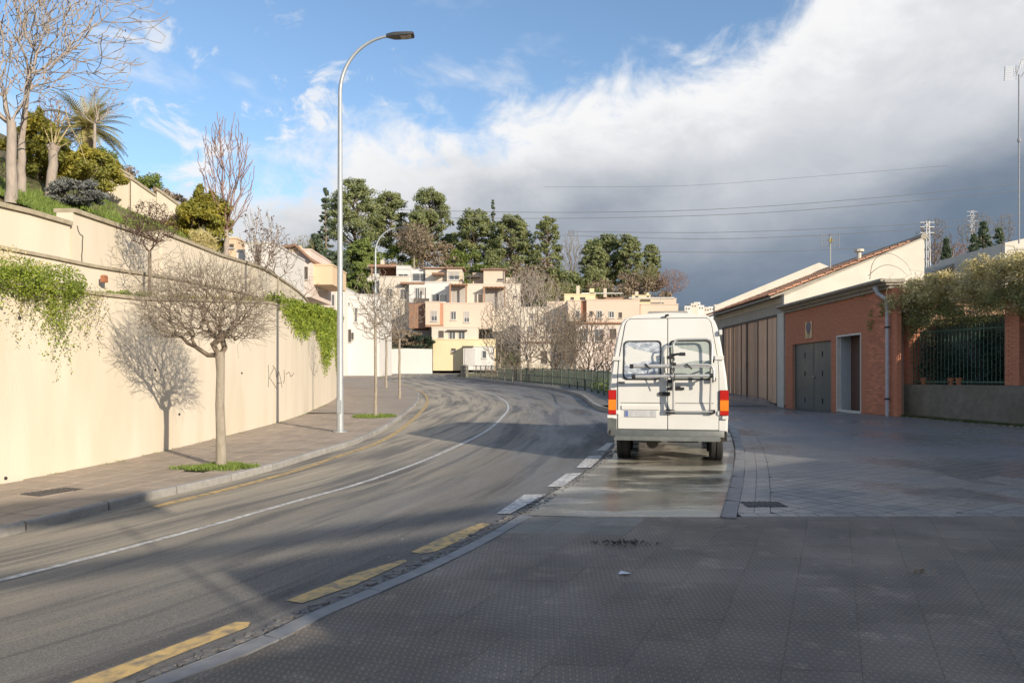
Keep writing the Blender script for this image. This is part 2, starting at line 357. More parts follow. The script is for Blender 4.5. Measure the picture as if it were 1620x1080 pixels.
HM = {
 'cream': pm('h_cream', (.68, .61, .51), (.64, .57, .48), .3, .9), 'white': pm('h_white', (.71, .69, .66), (.66, .64, .61), .3, .9),
 'peach': pm('h_peach', (.68, .56, .45), (.63, .52, .42), .3, .9), 'brown': pm('h_brown', (.36, .19, .12), (.32, .17, .11), .5, .9),
 'rust': pm('h_rust', (.48, .26, .17), (.43, .23, .15), .5, .9), 'yellow': pm('h_yellow', (.78, .65, .42), (.72, .59, .37), .3, .9),
 'pink': pm('h_pink', (.74, .63, .57), (.68, .57, .51), .3, .9), 'orange': pm('h_orange', (.74, .56, .38), (.70, .52, .35), .3, .9),
 'glass': pm('h_glass', (.13, .14, .15), (.09, .10, .11), .3, .12), 'frame': pm('h_frame', (.62, .60, .57), (.5, .48, .46), .5, .6),
 'dark': pm('h_dark', (.12, .10, .09), (.09, .08, .07), .5, .8), 'roof': pm('h_roof', (.40, .24, .16), (.28, .17, .12), .6, .9),
 'wood': pm('h_wood', (.40, .24, .15), (.32, .19, .12), .6, .8), 'shutter': pm('h_shutter', (.45, .42, .38), (.38, .35, .32), .6, .8),
 'greyglass': pm('h_screen', (.40, .45, .46), (.33, .38, .39), .3, .2)}

# ------------------------------------------------------------------ helpers
def at(px, py, d): return Vector(((px - CX) / F * d, d, EYE + (HZ - py) / F * d))
def G(px, py, h=0.0):
    d = F * (EYE - h) / (py - 573.0); return Vector(((px - CX) / F * d, d, 0))
def sstep(a, b, v):
    t = min(1, max(0, (v - a) / (b - a))); return t * t * (3 - 2 * t)
def zg(x, y):
    """height of the land: rises gently away, with a dip in front of the garage"""
    return SL * y - .27 * sstep(5.5, 9.5, x) * sstep(22, 29.5, y) * (1 - sstep(31.2, 33.5, y))
def tag(o, label=None, cat=None, group=None, kind=None):
    if label: o['label'] = label
    if cat: o['category'] = cat
    if group: o['group'] = group
    if kind: o['kind'] = kind
    return o
def empty(name, loc=(0, 0, 0), rz=0.0, **k):
    o = bpy.data.objects.new(name, None); COL.objects.link(o); o.location = loc; o.rotation_euler = (0, 0, rz); o.empty_display_size = .2
    return tag(o, **k)
def link(name, me, mat, parent=None, loc=None, **k):
    if mat and not me.materials: me.materials.append(mat)
    o = bpy.data.objects.new(name, me); COL.objects.link(o)
    if parent is not None: o.parent = parent
    if loc is not None: o.location = loc
    return tag(o, **k)
class MB:
    def __init__(s): s.v = []; s.f = []; s.smooth = False; s.n = 0
    def add(s, vs_, fs):
        b = s.n; s.v.extend([tuple(v) for v in vs_]); s.n += len(vs_); s.f.extend([tuple(i + b for i in f) for f in fs]); return s
    def box(s, c, d, rz=0.0, mat=None):
        hx, hy, hz = d[0] / 2, d[1] / 2, d[2] / 2; cs, sn = math.cos(rz), math.sin(rz); vv = []
        for z in (-hz, hz):
            for x, y in ((-hx, -hy), (hx, -hy), (hx, hy), (-hx, hy)):
                vv.append((c[0] + x * cs - y * sn, c[1] + x * sn + y * cs, c[2] + z))
        return s.add(vv, [(3, 2, 1, 0), (4, 5, 6, 7), (0, 1, 5, 4), (1, 2, 6, 5), (2, 3, 7, 6), (3, 0, 4, 7)])
    def bx(s, x0, x1, y0, y1, z0, z1): return s.box(((x0 + x1) / 2, (y0 + y1) / 2, (z0 + z1) / 2), (abs(x1 - x0), abs(y1 - y0), abs(z1 - z0)))
    def tube(s, pts, rad, n=8, cap=True):
        pts = [Vector(p) for p in pts]; rings = []
        if isinstance(rad, (int, float)): rad = [rad] * len(pts)
        prev = None; vv = []
        for i, p in enumerate(pts):
            t = (pts[min(i + 1, len(pts) - 1)] - pts[max(i - 1, 0)]).normalized()
            if prev is None: a = t.orthogonal().normalized()
            else: a = (prev - t * prev.dot(t)); a = a.normalized() if a.length > 1e-6 else t.orthogonal().normalized()
            prev = a; b = t.cross(a)
            for k in range(n):
                an = 2 * math.pi * k / n; vv.append(p + (a * math.cos(an) + b * math.sin(an)) * rad[i])
        fs = []
        for i in range(len(pts) - 1):
            for k in range(n):
                k2 = (k + 1) % n; fs.append((i * n + k, i * n + k2, (i + 1) * n + k2, (i + 1) * n + k))
        if cap: fs.append(tuple(range(n - 1, -1, -1))); m0 = (len(pts) - 1) * n; fs.append(tuple(m0 + k for k in range(n)))
        return s.add(vv, fs)
    def prism(s, poly, z0, z1, bev=0.0):
        """vertical prism; z0/z1 numbers or functions of (x, y)"""
        n = len(poly); f0 = z0 if callable(z0) else (lambda x, y: z0); f1 = z1 if callable(z1) else (lambda x, y: z1)
        if sum(poly[i][0] * poly[(i + 1) % n][1] - poly[(i + 1) % n][0] * poly[i][1] for i in range(n)) < 0: poly = poly[::-1]
        vv = [(p[0], p[1], f0(p[0], p[1])) for p in poly]
        if bev:
            cx = sum(p[0] for p in poly) / n; cy = sum(p[1] for p in poly) / n
            vv += [(p[0], p[1], f1(p[0], p[1]) - bev) for p in poly]
            for p in poly:
                L = math.hypot(p[0] - cx, p[1] - cy) or 1; k = max(0, 1 - bev * 1.2 / L); vv.append((cx + (p[0] - cx) * k, cy + (p[1] - cy) * k, f1(p[0], p[1])))
            fs = [tuple(range(2 * n, 3 * n))]
            for r_ in (0, 1):
                for i in range(n): j = (i + 1) % n; fs.append((r_ * n + i, r_ * n + j, (r_ + 1) * n + j, (r_ + 1) * n + i))
        else:
            vv += [(p[0], p[1], f1(p[0], p[1])) for p in poly]
            fs = [tuple(range(n, 2 * n)), tuple(range(n - 1, -1, -1))]
            for i in range(n): j = (i + 1) % n; fs.append((i, j, n + j, n + i))
        return s.add(vv, fs)
    def mesh(s, name):
        me = bpy.data.meshes.new(name); me.from_pydata(s.v, [], s.f); me.update(); return me
    def build(s, name, mat, parent=None, smooth=None, **k):
        me = s.mesh(name)
        if smooth: shade(me, smooth)
        return link(name, me, mat, parent, **k)
def shade(me, ang=40):
    bm = bmesh.new(); bm.from_mesh(me); bmesh.ops.remove_doubles(bm, verts=bm.verts, dist=1e-5)
    bmesh.ops.recalc_face_normals(bm, faces=bm.faces)
    for f in bm.faces: f.smooth = True
    for e in bm.edges:
        if len(e.link_faces) == 2 and e.calc_face_angle(0) > R(ang): e.smooth = False
    bm.to_mesh(me); bm.free()
def quads_mesh(name, V, nper=4):
    """V: (N*nper,3) array, every nper vertices one face"""
    N = len(V) // nper; me = bpy.data.meshes.new(name)
    me.vertices.add(len(V)); me.vertices.foreach_set('co', np.ascontiguousarray(V, dtype=np.float32).ravel())
    me.loops.add(len(V)); me.loops.foreach_set('vertex_index', np.arange(len(V), dtype=np.int32))
    me.polygons.add(N); me.polygons.foreach_set('loop_start', np.arange(0, len(V), nper, dtype=np.int32))
    me.update(calc_edges=True); return me
def catmull(P, step=.5):
    P = [Vector((p[0], p[1], 0)) for p in P]; out = []
    for i in range(len(P) - 1):
        p0 = P[max(i - 1, 0)]; p1 = P[i]; p2 = P[i + 1]; p3 = P[min(i + 2, len(P) - 1)]
        n = max(1, int((p2 - p1).length / step))
        for k in range(n):
            t = k / n; out.append(.5 * ((2 * p1) + (p2 - p0) * t + (2 * p0 - 5 * p1 + 4 * p2 - p3) * t * t + (3 * p1 - p0 - 3 * p2 + p3) * t ** 3))
    out.append(P[-1].copy()); return out
class Curve:
    def __init__(s, P, step=.4):
        s.p = catmull(P, step); s.s = [0.0]
        for a, b in zip(s.p, s.p[1:]): s.s.append(s.s[-1] + (b - a).length)
        s.A = np.array([(p.x, p.y) for p in s.p]); s.L = s.s[-1]
    def tan(s, i):
        t = s.p[min(i + 1, len(s.p) - 1)] - s.p[max(i - 1, 0)]; return t.normalized()
    def offset(s, d):   # positive = to the left of travel
        return [p + Vector((-s.tan(i).y, s.tan(i).x, 0)) * d for i, p in enumerate(s.p)]
    def at(s, u, d=0.0):
        u = min(max(u, 0), s.L - 1e-4); i = int(np.searchsorted(s.s, u, 'right')) - 1; i = min(i, len(s.p) - 2)
        f = (u - s.s[i]) / max(1e-9, s.s[i + 1] - s.s[i]); p = s.p[i].lerp(s.p[i + 1], f)
        t = s.tan(i).lerp(s.tan(i + 1), f).normalized(); return p + Vector((-t.y, t.x, 0)) * d
    def near(s, x, y):
        d = np.hypot(s.A[:, 0] - x, s.A[:, 1] - y); i = int(d.argmin()); t = s.tan(i)
        sd_ = -t.y * (x - s.p[i].x) + t.x * (y - s.p[i].y); return s.s[i] + t.x * (x - s.p[i].x) + t.y * (y - s.p[i].y), sd_, i
    def hit(s, px, off=0.0, dmin=0):
        """where the bearing of picture column px meets the curve offset by off -> (arc length, distance)"""
        a = (px - CX) / F; Q = s.offset(off); g = [q.x - a * q.y for q in Q]
        for i in range(len(Q) - 1):
            if g[i] * g[i + 1] <= 0 and Q[i].y > dmin and Q[i].y > 1:
                f = g[i] / (g[i] - g[i + 1]) if g[i] != g[i + 1] else 0
                return s.s[i] + f * (s.s[i + 1] - s.s[i]), Q[i].y + f * (Q[i + 1].y - Q[i].y)
        return None
def sheet(name, pts, h, mat, sub=None, **k):
    """flat polygon laid on the land at height h above it"""
    pts = [(p[0], p[1]) for p in pts]; tri = tessellate_polygon([[Vector((x, y, 0)) for x, y in pts]])
    me = bpy.data.meshes.new(name); me.from_pydata([(x, y, zg(x, y) + h) for x, y in pts], [], [tuple(t) for t in tri]); me.update()
    bm = bmesh.new(); bm.from_mesh(me); bmesh.ops.recalc_face_normals(bm, faces=bm.faces)
    if bm.faces and sum(f.normal.z for f in bm.faces) < 0: bmesh.ops.reverse_faces(bm, faces=bm.faces)
    bm.to_mesh(me); bm.free()
    return link(name, me, mat, **k)
def ribbon(A, B, h0, h1=None):
    mb = MB(); h1 = h0 if h1 is None else h1
    vv = []
    for a, b in zip(A, B): vv += [(a.x, a.y, zg(a.x, a.y) + h0), (b.x, b.y, zg(b.x, b.y) + h1)]
    mb.add(vv, [(2 * i, 2 * i + 1, 2 * i + 3, 2 * i + 2) for i in range(len(A) - 1)]); return mb
def clip(poly, p, nrm):
    out = []
    for i in range(len(poly)):
        a, b = poly[i], poly[(i + 1) % len(poly)]
        da = (a[0] - p[0]) * nrm[0] + (a[1] - p[1]) * nrm[1]; db = (b[0] - p[0]) * nrm[0] + (b[1] - p[1]) * nrm[1]
        if da >= 0: out.append(a)
        if da * db < 0: t = da / (da - db); out.append((a[0] + (b[0] - a[0]) * t, a[1] + (b[1] - a[1]) * t))
    return out
def area(poly): return abs(sum(poly[i][0] * poly[(i + 1) % len(poly)][1] - poly[(i + 1) % len(poly)][0] * poly[i][1] for i in range(len(poly)))) / 2
def inside(x, y, poly):
    c = False; j = len(poly) - 1
    for i in range(len(poly)):
        if (poly[i][1] > y) != (poly[j][1] > y) and x < (poly[j][0] - poly[i][0]) * (y - poly[i][1]) / (poly[j][1] - poly[i][1]) + poly[i][0]: c = not c
        j = i
    return c

# ------------------------------------------------------------------ lines of the street, in metres
def pts(lst, h=0.0): return [G(a, b, h) for a, b in lst]
V2 = lambda x, y: Vector((x, y, 0))
KERB = Curve([V2(-9, 0.2), V2(-7.2, 2.8), V2(-6.0, 4.4), V2(-5.2, 5.7)] + pts([(0, 850), (147, 813), (244, 789), (320, 772), (430, 744), (500, 722), (571, 699), (618, 674), (654, 646), (663, 631), (658, 621), (642, 614), (618, 605), (601, 600), (597, 594.5), (606, 591)]) + [V2(-15.5, 128), V2(-11, 145), V2(-2, 165), V2(20, 190)])
WHITE = Curve([V2(-9.5, -1.5), V2(-7.3, 1.2), V2(-5.2, 3.6), V2(-4.2, 4.9)] + pts([(0, 918), (290, 843), (460, 795), (586, 759), (700, 716), (770, 681), (796, 658), (804, 645), (796, 632), (767, 620), (722, 610), (678, 602), (661, 597.5), (664, 595)]) + [V2(-12, 107), V2(-7, 125), V2(0, 140), V2(15, 160), V2(40, 180)])
WALLC = Curve([V2(-10.5, 0.5), V2(-8.3, 3), V2(-7.2, 5), V2(-6.65, 7)] + pts([(0, 765), (250, 715), (450, 665), (500, 646), (525, 634), (533, 625)], .09) + [V2(-10.4, 44), V2(-14.5, 57), V2(-20.5, 72), V2(-28, 88), V2(-40, 104)])
NEARK = Curve([V2(-6.6, -3), V2(-4.6, -.4), V2(-3.3, 1.6), V2(-2.45, 2.8)] + pts([(250, 1080), (400, 1022), (492, 975), (644, 912), (747, 862), (826, 818)]))
BAYK = Curve(pts([(1140, 824), (1158, 760), (1163, 730), (1162, 705), (1150, 678)]) + [V2(5.2, 20.5), V2(4.6, 21.8)])
FARK = Curve([V2(4.6, 21.8)] + pts([(952, 650), (915, 627), (870, 616), (805, 608), (761, 603), (728, 598.5), (722, 596), (737, 591)]) + [V2(-2, 118), V2(8, 133), V2(30, 160)])

# ------------------------------------------------------------------ land and road
def build_ground():
    ys = [-60, -20, -5, 0, 10, 20, 22, 24, 26, 28, 29.5, 31.2, 33.5, 40, 60, 90, 130, 170, 260, 400, 800, 2500]
    xs = [-1500, -600, -200, -90, -50, -20, 0, 5.5, 7.5, 9.5, 12, 20, 50, 90, 200, 600, 1500]
    mb = MB(); vv = []
    for y in ys:
        for x in xs: vv.append((x, y, zg(x, min(y, 200)) - .07))
    nx = len(xs); mb.add(vv, [(j * nx + i, j * nx + i + 1, (j + 1) * nx + i + 1, (j + 1) * nx + i) for j in range(len(ys) - 1) for i in range(nx - 1)])
    mb.build('ground', M_ground, kind='structure')
build_ground()
def build_road():
    xs = np.arange(-32, 12.01, .8); ys = list(np.arange(-8, 40, .8)) + list(np.arange(40, 215, 2.5)); vv = []; uvs = []; ok = []
    for y in ys:
        for x in xs:
            u, v, i = WHITE.near(x, y); vv.append((x, y, zg(x, y))); uvs.append((u, v)); ok.append(abs(v) < 11)
    nx = len(xs); fs = []
    for j in range(len(ys) - 1):
        for i in range(nx - 1):
            q = (j * nx + i, j * nx + i + 1, (j + 1) * nx + i + 1, (j + 1) * nx + i)
            if all(ok[k] for k in q) and not (xs[i] > 7 and ys[j] < 40): fs.append(q)
    me = bpy.data.meshes.new('road'); me.from_pydata(vv, [], fs); ul = me.uv_layers.new(name='along')
    for lp in me.loops: ul.data[lp.index].uv = uvs[lp.vertex_index]
    link('road', me, M_asph, kind='structure')
build_road()
road = bpy.data.objects['road']
def on_road(name, mb, mat): return mb.build(name, mat, road)
# painted lines
L = WHITE; i0 = 0
on_road('centre_line', ribbon(L.offset(-.036), L.offset(.036), .004), M_white)
yk = [p for p in KERB.offset(-.42)]; yk2 = [p for p in KERB.offset(-.30)]
iy = [i for i, p in enumerate(KERB.p) if p.y > 8.2 and p.y < 125]
on_road('edge_line', ribbon([yk[i] for i in iy], [yk2[i] for i in iy], .004), M_yellow)
def P(lst): return [G(a, b) for a, b in lst]
Z4 = lambda x, y: (780 + x / 3.375, 680 + y / 3.375)
for poly in ([(20, 448), (165, 348), (285, 345), (90, 450)], [(288, 305), (390, 235), (478, 230), (370, 305)], [(443, 203), (510, 140), (590, 137), (520, 203)], [(553, 113), (610, 70), (645, 70), (606, 113)]):
    q = P([Z4(*a) for a in poly]); o = sheet('bay_dash', q, .0085, M_white); o.parent = road
for poly in ([(95, 1086), (250, 1030), (372, 984), (396, 984), (392, 992), (270, 1040), (165, 1086)], [(452, 950), (560, 908), (640, 884), (644, 888), (560, 926), (478, 954)], [(650, 873), (700, 850), (762, 827), (775, 829), (735, 852), (690, 872), (668, 876)]):
    o = sheet('kerb_dash', P(poly), .004, M_yellow); o.parent = road

# concrete parking bay
bay = [G(*Z4(150, 455)), G(*Z4(300, 345)), G(*Z4(470, 245)), G(*Z4(590, 160)), G(*Z4(650, 90)), V2(2.35, 17.5), V2(3.2, 20.5), V2(4.4, 21.6)] + [p - Vector((.02, 0, 0)) for p in BAYK.p[::-1]][3:]
sheet('parking_bay', bay, .0045, M_bay, kind='structure')
# broken joint beside the dashes and the foreground gutter: loose stones
def stones(name, line, wid, n, smin, smax, h=.0, label=None, parent=None):
    mb = MB()
    for _ in range(n):
        u = random.random() * (len(line) - 1); i = int(u); p = Vector(line[i]).lerp(Vector(line[min(i + 1, len(line) - 1)]), u - i)
        t = (Vector(line[min(i + 1, len(line) - 1)]) - Vector(line[i])).normalized(); o = random.uniform(-wid, wid)
        x, y = p.x - t.y * o, p.y + t.x * o; s = random.uniform(smin, smax) * random.uniform(.5, 1); a0 = random.random() * 6
        k = random.randint(4, 6); po = [(x + math.cos(a0 + j * 2 * math.pi / k) * s * random.uniform(.6, 1.2), y + math.sin(a0 + j * 2 * math.pi / k) * s * random.uniform(.6, 1.2)) for j in range(k)]
        z = zg(x, y) + h; mb.prism(po, z, z + s * random.uniform(.15, .5), bev=s * .1)
    return mb.build(name, M_stone, parent, kind='stuff')
o = stones('joint_grit', [G(*Z4(150, 445)), G(*Z4(320, 340)), G(*Z4(480, 235)), G(*Z4(600, 150)), G(*Z4(640, 110))], .09, 420, .008, .035, .004)
tag(o, 'crumbled joint grit along the dashed edge of the wet parking bay', 'grit')

# ------------------------------------------------------------------ left sidewalk
inner = KERB.offset(.075)
wl = [WALLC.at(u) for u in np.linspace(0, WALLC.L, 120)]
side_poly = [(p.x, p.y) for p in inner if p.y < 200][::2] + [(-60, 190), (-60, 104)] + [(p.x - .1, p.y) for p in wl[::-1]]
walk = sheet('sidewalk', side_poly, .076, pm('brown_joint', (.10, .08, .065), (.07, .055, .045), 20, .8), kind='structure')
far_poly = [(p.x, p.y) for p in inner if 22 < p.y < 200][::2] + [(-60, 190), (-60, 104)] + [(p.x - .1, p.y) for p in wl[::-1] if p.y > 22]
o = sheet('far_paving', far_poly, .090, M_sidefar); o.parent = walk
def walk_tiles():
    cnt = 0; mbf = MB(); step = .42
    tree_holes = [(-4.22, 10.97, .42)]
    u0 = KERB.near(-5.6, 5.2)[0]; u = u0
    while True:
        a = KERB.at(u, .088)
        if a.y > 22: break
        # width of the walk here
        t = (KERB.at(u + .1) - KERB.at(u)).normalized(); nrm = Vector((-t.y, t.x, 0))
        w = .3
        while WALLC.near(a.x + nrm.x * w, a.y + nrm.y * w)[1] < 0 and w < 8: w += .05
        nt_ = max(1, round(w / .42)); g = .010
        for k in range(nt_):
            v0 = .088 + w * k / nt_ + g; v1 = .088 + w * (k + 1) / nt_ - g
            q = [KERB.at(u + g, v0), KERB.at(u + step - g, v0), KERB.at(u + step - g, v1), KERB.at(u + g, v1)]
            c = sum(q, Vector()) / 4
            if any(math.hypot(c.x - hx, c.y - hy) < hr for hx, hy, hr in tree_holes): continue
            dz = random.uniform(-.0018, .0018)
            m_ = MB() if cnt < 300 else mbf
            m_.prism([(p.x, p.y) for p in q], lambda x, y: zg(x, y) + .06, lambda x, y: zg(x, y) + .091 + dz, bev=.004)
            if cnt < 300: m_.build('paving_tile', M_sidetile, walk)
            cnt += 1
        u += step
    if mbf.v: mbf.build('paving_tiles', M_sidetile, walk, kind='stuff')
walk_tiles()
def kerb_line(curve, parent, u0, u1, w, h, length, mat, name='kerb_stone', d0=0.0, hb=-.02, gap=.012, bev=.018, limit=120):
    u = u0; c = 0; rest = MB()
    while u < u1:
        e = min(u + length, u1); n = 4; jit = random.uniform(-.004, .004)
        A = [curve.at(u + gap + (e - u - 2 * gap) * i / n, d0 + jit) for i in range(n + 1)]; B = [curve.at(u + gap + (e - u - 2 * gap) * i / n, d0 + w + jit) for i in range(n + 1)]
        m_ = MB() if c < limit else rest; vv = []
        for a, b in zip(A, B):
            za, zb = zg(a.x, a.y), zg(b.x, b.y); o2 = (b - a).normalized()
            vv += [(a.x, a.y, za + hb), (a.x, a.y, za + h - bev), (a.x + o2.x * bev, a.y + o2.y * bev, za + h), (b.x, b.y, zb + h), (b.x, b.y, zb + hb)]
        fs = [(i * 5 + k, i * 5 + k + 1, (i + 1) * 5 + k + 1, (i + 1) * 5 + k) for i in range(n) for k in range(4)] + [(0, 1, 2, 3, 4), tuple(n * 5 + k for k in (4, 3, 2, 1, 0))]
        m_.add(vv, fs)
        if c < limit:
            me = m_.mesh(name); bm = bmesh.new(); bm.from_mesh(me); bmesh.ops.recalc_face_normals(bm, faces=bm.faces); bm.to_mesh(me); bm.free(); link(name, me, mat, parent)
        c += 1; u = e
kerb_line(KERB, walk, 2.0, KERB.near(-14, 135)[0], .085, .094, 1.05, M_kerb)

# grass in tree pits and along the wall foot
def grass(name, cen, rad, n, h, label=None, zoff=.09, mat=None):
    """tufts; cen list of (x,y), rad spread"""
    c = np.array([cen[i % len(cen)] for i in range(n)]); a = RNG.uniform(0, 2 * np.pi, n); r = np.sqrt(RNG.uniform(0, 1, n))
    x = c[:, 0] + np.cos(a) * r * rad[0]; y = c[:, 1] + np.sin(a) * r * rad[1]
    z = np.array([zg(p, q) for p, q in zip(x, y)]) + zoff; hh = RNG.uniform(.4, 1, n) * h; b = RNG.uniform(0, 2 * np.pi, n); w = hh * .16
    lx = np.cos(b + 1.57); ly = np.sin(b + 1.57); le = RNG.uniform(-.5, .5, n) * hh
    V = np.stack([np.stack([x - w * np.cos(b), y - w * np.sin(b), z], 1), np.stack([x + w * np.cos(b), y + w * np.sin(b), z], 1), np.stack([x + lx * le, y + ly * le, z + hh], 1)], 1).reshape(-1, 3)
    o = link(name, quads_mesh(name, V, 3), mat or M_grass, kind='stuff')
    if label: tag(o, label, 'grass')
    return o
tc_ = [(-4.22, 10.97)]
tc2 = [(-4.22 + RNG.normal() * .22, 10.97 + RNG.normal() * .16) for _ in range(14)]
grass('grass', tc2, (.24, .18), 3000, .065, 'bright green grass around the foot of the nearest street tree')
sheet('tree_pit_soil', [(-4.22 + .55 * math.cos(a), 10.97 + .42 * math.sin(a)) for a in np.linspace(0, 6.283, 16)[:-1]], 0.0885, M_soil).parent = walk
q = G(592, 659, .09); grass('grass', [(q.x, q.y)], (.62, .6), 1200, .09, 'small grass patch at the foot of the thin tree beyond the lamp post')
wf = [(WALLC.at(u, -.04).x, WALLC.at(u, -.04).y) for u in np.linspace(5, 28, 70) if random.random() < .55]
grass('weeds', wf, (.10, .07), 900, .035, 'thin weeds along the foot of the cream retaining wall', mat=M_shrub)

# ------------------------------------------------------------------ foreground paving
fore = [(p.x, p.y) for p in NEARK.offset(-.02)] + [(.1, 7.72), (14, 7.72), (14, -3)]
front = sheet('pavement', fore, .014, M_joint, kind='structure')
def fore_tiles():
    ua = Vector((.40, .94, 0)).normalized(); va = Vector((1, -.06, 0)).normalized(); S = .40; cnt = 0; near = []
    o0 = V2(.55, 7.70)
    for i in range(-30, 34):
        for j in range(-26, 1):
            a = o0 + va * (i * S) + ua * (j * S)
            q = [a + va * .0009 + ua * .0009, a + va * (S - .0009) + ua * .0009, a + va * (S - .0009) + ua * (S - .0009), a + va * .0009 + ua * (S - .0009)]
            c = sum(q, Vector()) / 4
            if c.x > 8.5 or c.y < .6 or c.x < -6: continue
            poly = [(p.x, p.y) for p in q]; poly = clip(poly, (0, 7.712), (0, -1))
            if len(poly) < 3: continue
            u, v, k = NEARK.near(c.x, c.y)
            if v > -.1 - S and c.y < 8.3:
                t = NEARK.tan(k); pp = NEARK.p[k]; nr = (t.y, -t.x)
                poly = clip(poly, (pp.x + nr[0] * .135, pp.y + nr[1] * .135), nr)
            if len(poly) < 3 or area(poly) < .003: continue
            near.append((c.length, poly, a, i, j))
    near.sort(key=lambda t: t[0]); vis = []; rest = []
    for t in near:
        c = t[1][0]; px = abs(c[0] / max(.1, c[1])) * F
        (vis if c[1] > 2.8 and px < 900 and len(vis) < 298 else rest).append(t)
    def put(mb, poly, a, uvl):
        n0 = len(mb.v); dz = random.uniform(-.0009, .0009)
        mb.prism(poly, lambda x, y: zg(x, y) + .01, lambda x, y: zg(x, y) + .031 + dz, bev=.0008)
        for v in mb.v[n0:]: d = Vector((v[0], v[1], 0)) - a; uvl.append((d.dot(va), d.dot(ua)))
    def fin(mb, uvl, name, mat, **k):
        me = mb.mesh(name); ul = me.uv_layers.new(name='tile')
        for lp in me.loops: ul.data[lp.index].uv = uvl[lp.vertex_index]
        link(name, me, mat, front, **k)
    for _, poly, a, i, j in vis:
        mb = MB(); uvl = []; put(mb, poly, a, uvl)
        plain = a.y > 6.85 and a.x < .95
        fin(mb, uvl, 'paving_tile', M_plaintile if plain else M_ribtile)
    mb = MB(); uvl = []
    for _, poly, a, i, j in rest: put(mb, poly, a, uvl)
    fin(mb, uvl, 'paving_tiles', M_ribtile, kind='stuff')
fore_tiles()
kerb_line(NEARK, front, 1.0, NEARK.L - .05, -.12, .036, 1.0, M_kerbflat, name='kerb_stone', d0=-.01, bev=-.003, gap=.004)
gut = ribbon(NEARK.offset(.02), NEARK.offset(.15), .003); gut.build('gutter', M_rubble, road)
o = stones('gutter_rubble', [p for p in NEARK.offset(.085) if p.y > 2.5], .065, 850, .010, .045, .003); tag(o, 'broken rubble filling the gutter between yellow dashes and kerb', 'rubble')

# ------------------------------------------------------------------ driveway pavement to the right
dr_poly = [(p.x + .0, p.y) for p in BAYK.offset(-.12)] + [(p.x, p.y) for p in FARK.offset(-.16)[3:] if p.y < 60] + [(9, 60), (11.25, 44), (11.25, 22.3), (13.5, 16), (16, 10), (16, 7.74), (2.3, 7.74)]
def build_drive():
    ys = list(np.arange(7.4, 60, .7)); xs = list(np.arange(-2, 18, .7)); vv = [(x, y, zg(x, y) + .022) for y in ys for x in xs]; nx = len(xs); fs = []
    for j in range(len(ys) - 1):
        for i in range(nx - 1):
            if all(inside(xs[i + a], ys[j + b], dr_poly) for a in (0, 1) for b in (0, 1)): fs.append((j * nx + i, j * nx + i + 1, (j + 1) * nx + i + 1, (j + 1) * nx + i))
    me = bpy.data.meshes.new('driveway'); me.from_pydata(vv, [], fs); return link('driveway', me, M_joint, kind='structure')
drive = build_drive()
def drive_tiles():
    S = .205; an = R(33); ua = Vector((math.cos(an), math.sin(an), 0)); va = Vector((-math.sin(an), math.cos(an), 0)); o0 = V2(2.3, 7.86); T = []
    for i in range(-60, 150):
        for j in range(-90, 190):
            a = o0 + ua * (i * S) + va * (j * S); c = a + (ua + va) * S / 2
            if c.y < 7.7 or c.y > 46 or c.x > 15 or c.x < 1 or not inside(c.x, c.y, dr_poly): continue
            nk = BAYK.near(c.x, c.y) if c.y < 22 else None
            if nk and nk[1] > -.38: continue
            if c.x > 11.0 and c.y > 22: continue
            g = .0055; q = [a + ua * g + va * g, a + ua * (S - g) + va * g, a + ua * (S - g) + va * (S - g), a + ua * g + va * (S - g)]
            poly = clip([(p.x, p.y) for p in q], (0, 7.90), (0, 1))
            if nk and nk[1] > -.7 and len(poly) > 2:
                tk = BAYK.tan(nk[2]); pk = BAYK.p[nk[2]]; poly = clip(poly, (pk.x + tk.y * .483, pk.y - tk.x * .483), (tk.y, -tk.x))
            if len(poly) > 2 and area(poly) < .002: continue
            if len(poly) < 3: continue
            T.append((c.y + max(0, abs(c.x) / c.y - .68) * 50, poly))
    # edge course and the two curved rows beside the bay kerb
    for k in range(70):
        x0 = 2.34 + k * .2; T.append((7.7, [(x0 + .004, 7.735), (x0 + .196, 7.735), (x0 + .196, 7.892), (x0 + .004, 7.892)]))
    u = -.05
    while u < BAYK.L - .3:
        for v0 in (.153, .317):
            q = [BAYK.at(u + .004, -v0), BAYK.at(u + .196, -v0), BAYK.at(u + .196, -v0 - .161), BAYK.at(u + .004, -v0 - .161)]
            c = sum(q, Vector()) / 4
            pq = clip([(p.x, p.y) for p in q], (0, 7.896), (0, 1))
            if len(pq) > 2 and area(pq) > .002: T.append((c.y, pq))
        u += .2
    T.sort(key=lambda t: t[0]); rest = MB()
    for n, (_, poly) in enumerate(T):
        dz = random.uniform(-.0012, .0012); mb = MB() if n < 300 else rest
        mb.prism(poly, lambda x, y: zg(x, y) + .02, lambda x, y: zg(x, y) + .031 + dz, bev=.002)
        if n < 300: mb.build('paver', M_paver, drive)
    rest.build('pavers', M_paverb, drive, kind='stuff')
drive_tiles()
kerb_line(BAYK, drive, 0, BAYK.L, -.15, .045, .95, M_kerbflat, name='kerb_stone', bev=-.008, gap=.005)
kerb_line(FARK, drive, 0, FARK.near(2, 120)[0], -.15, .13, 1.05, M_kerb, name='kerb_stone', bev=-.018)
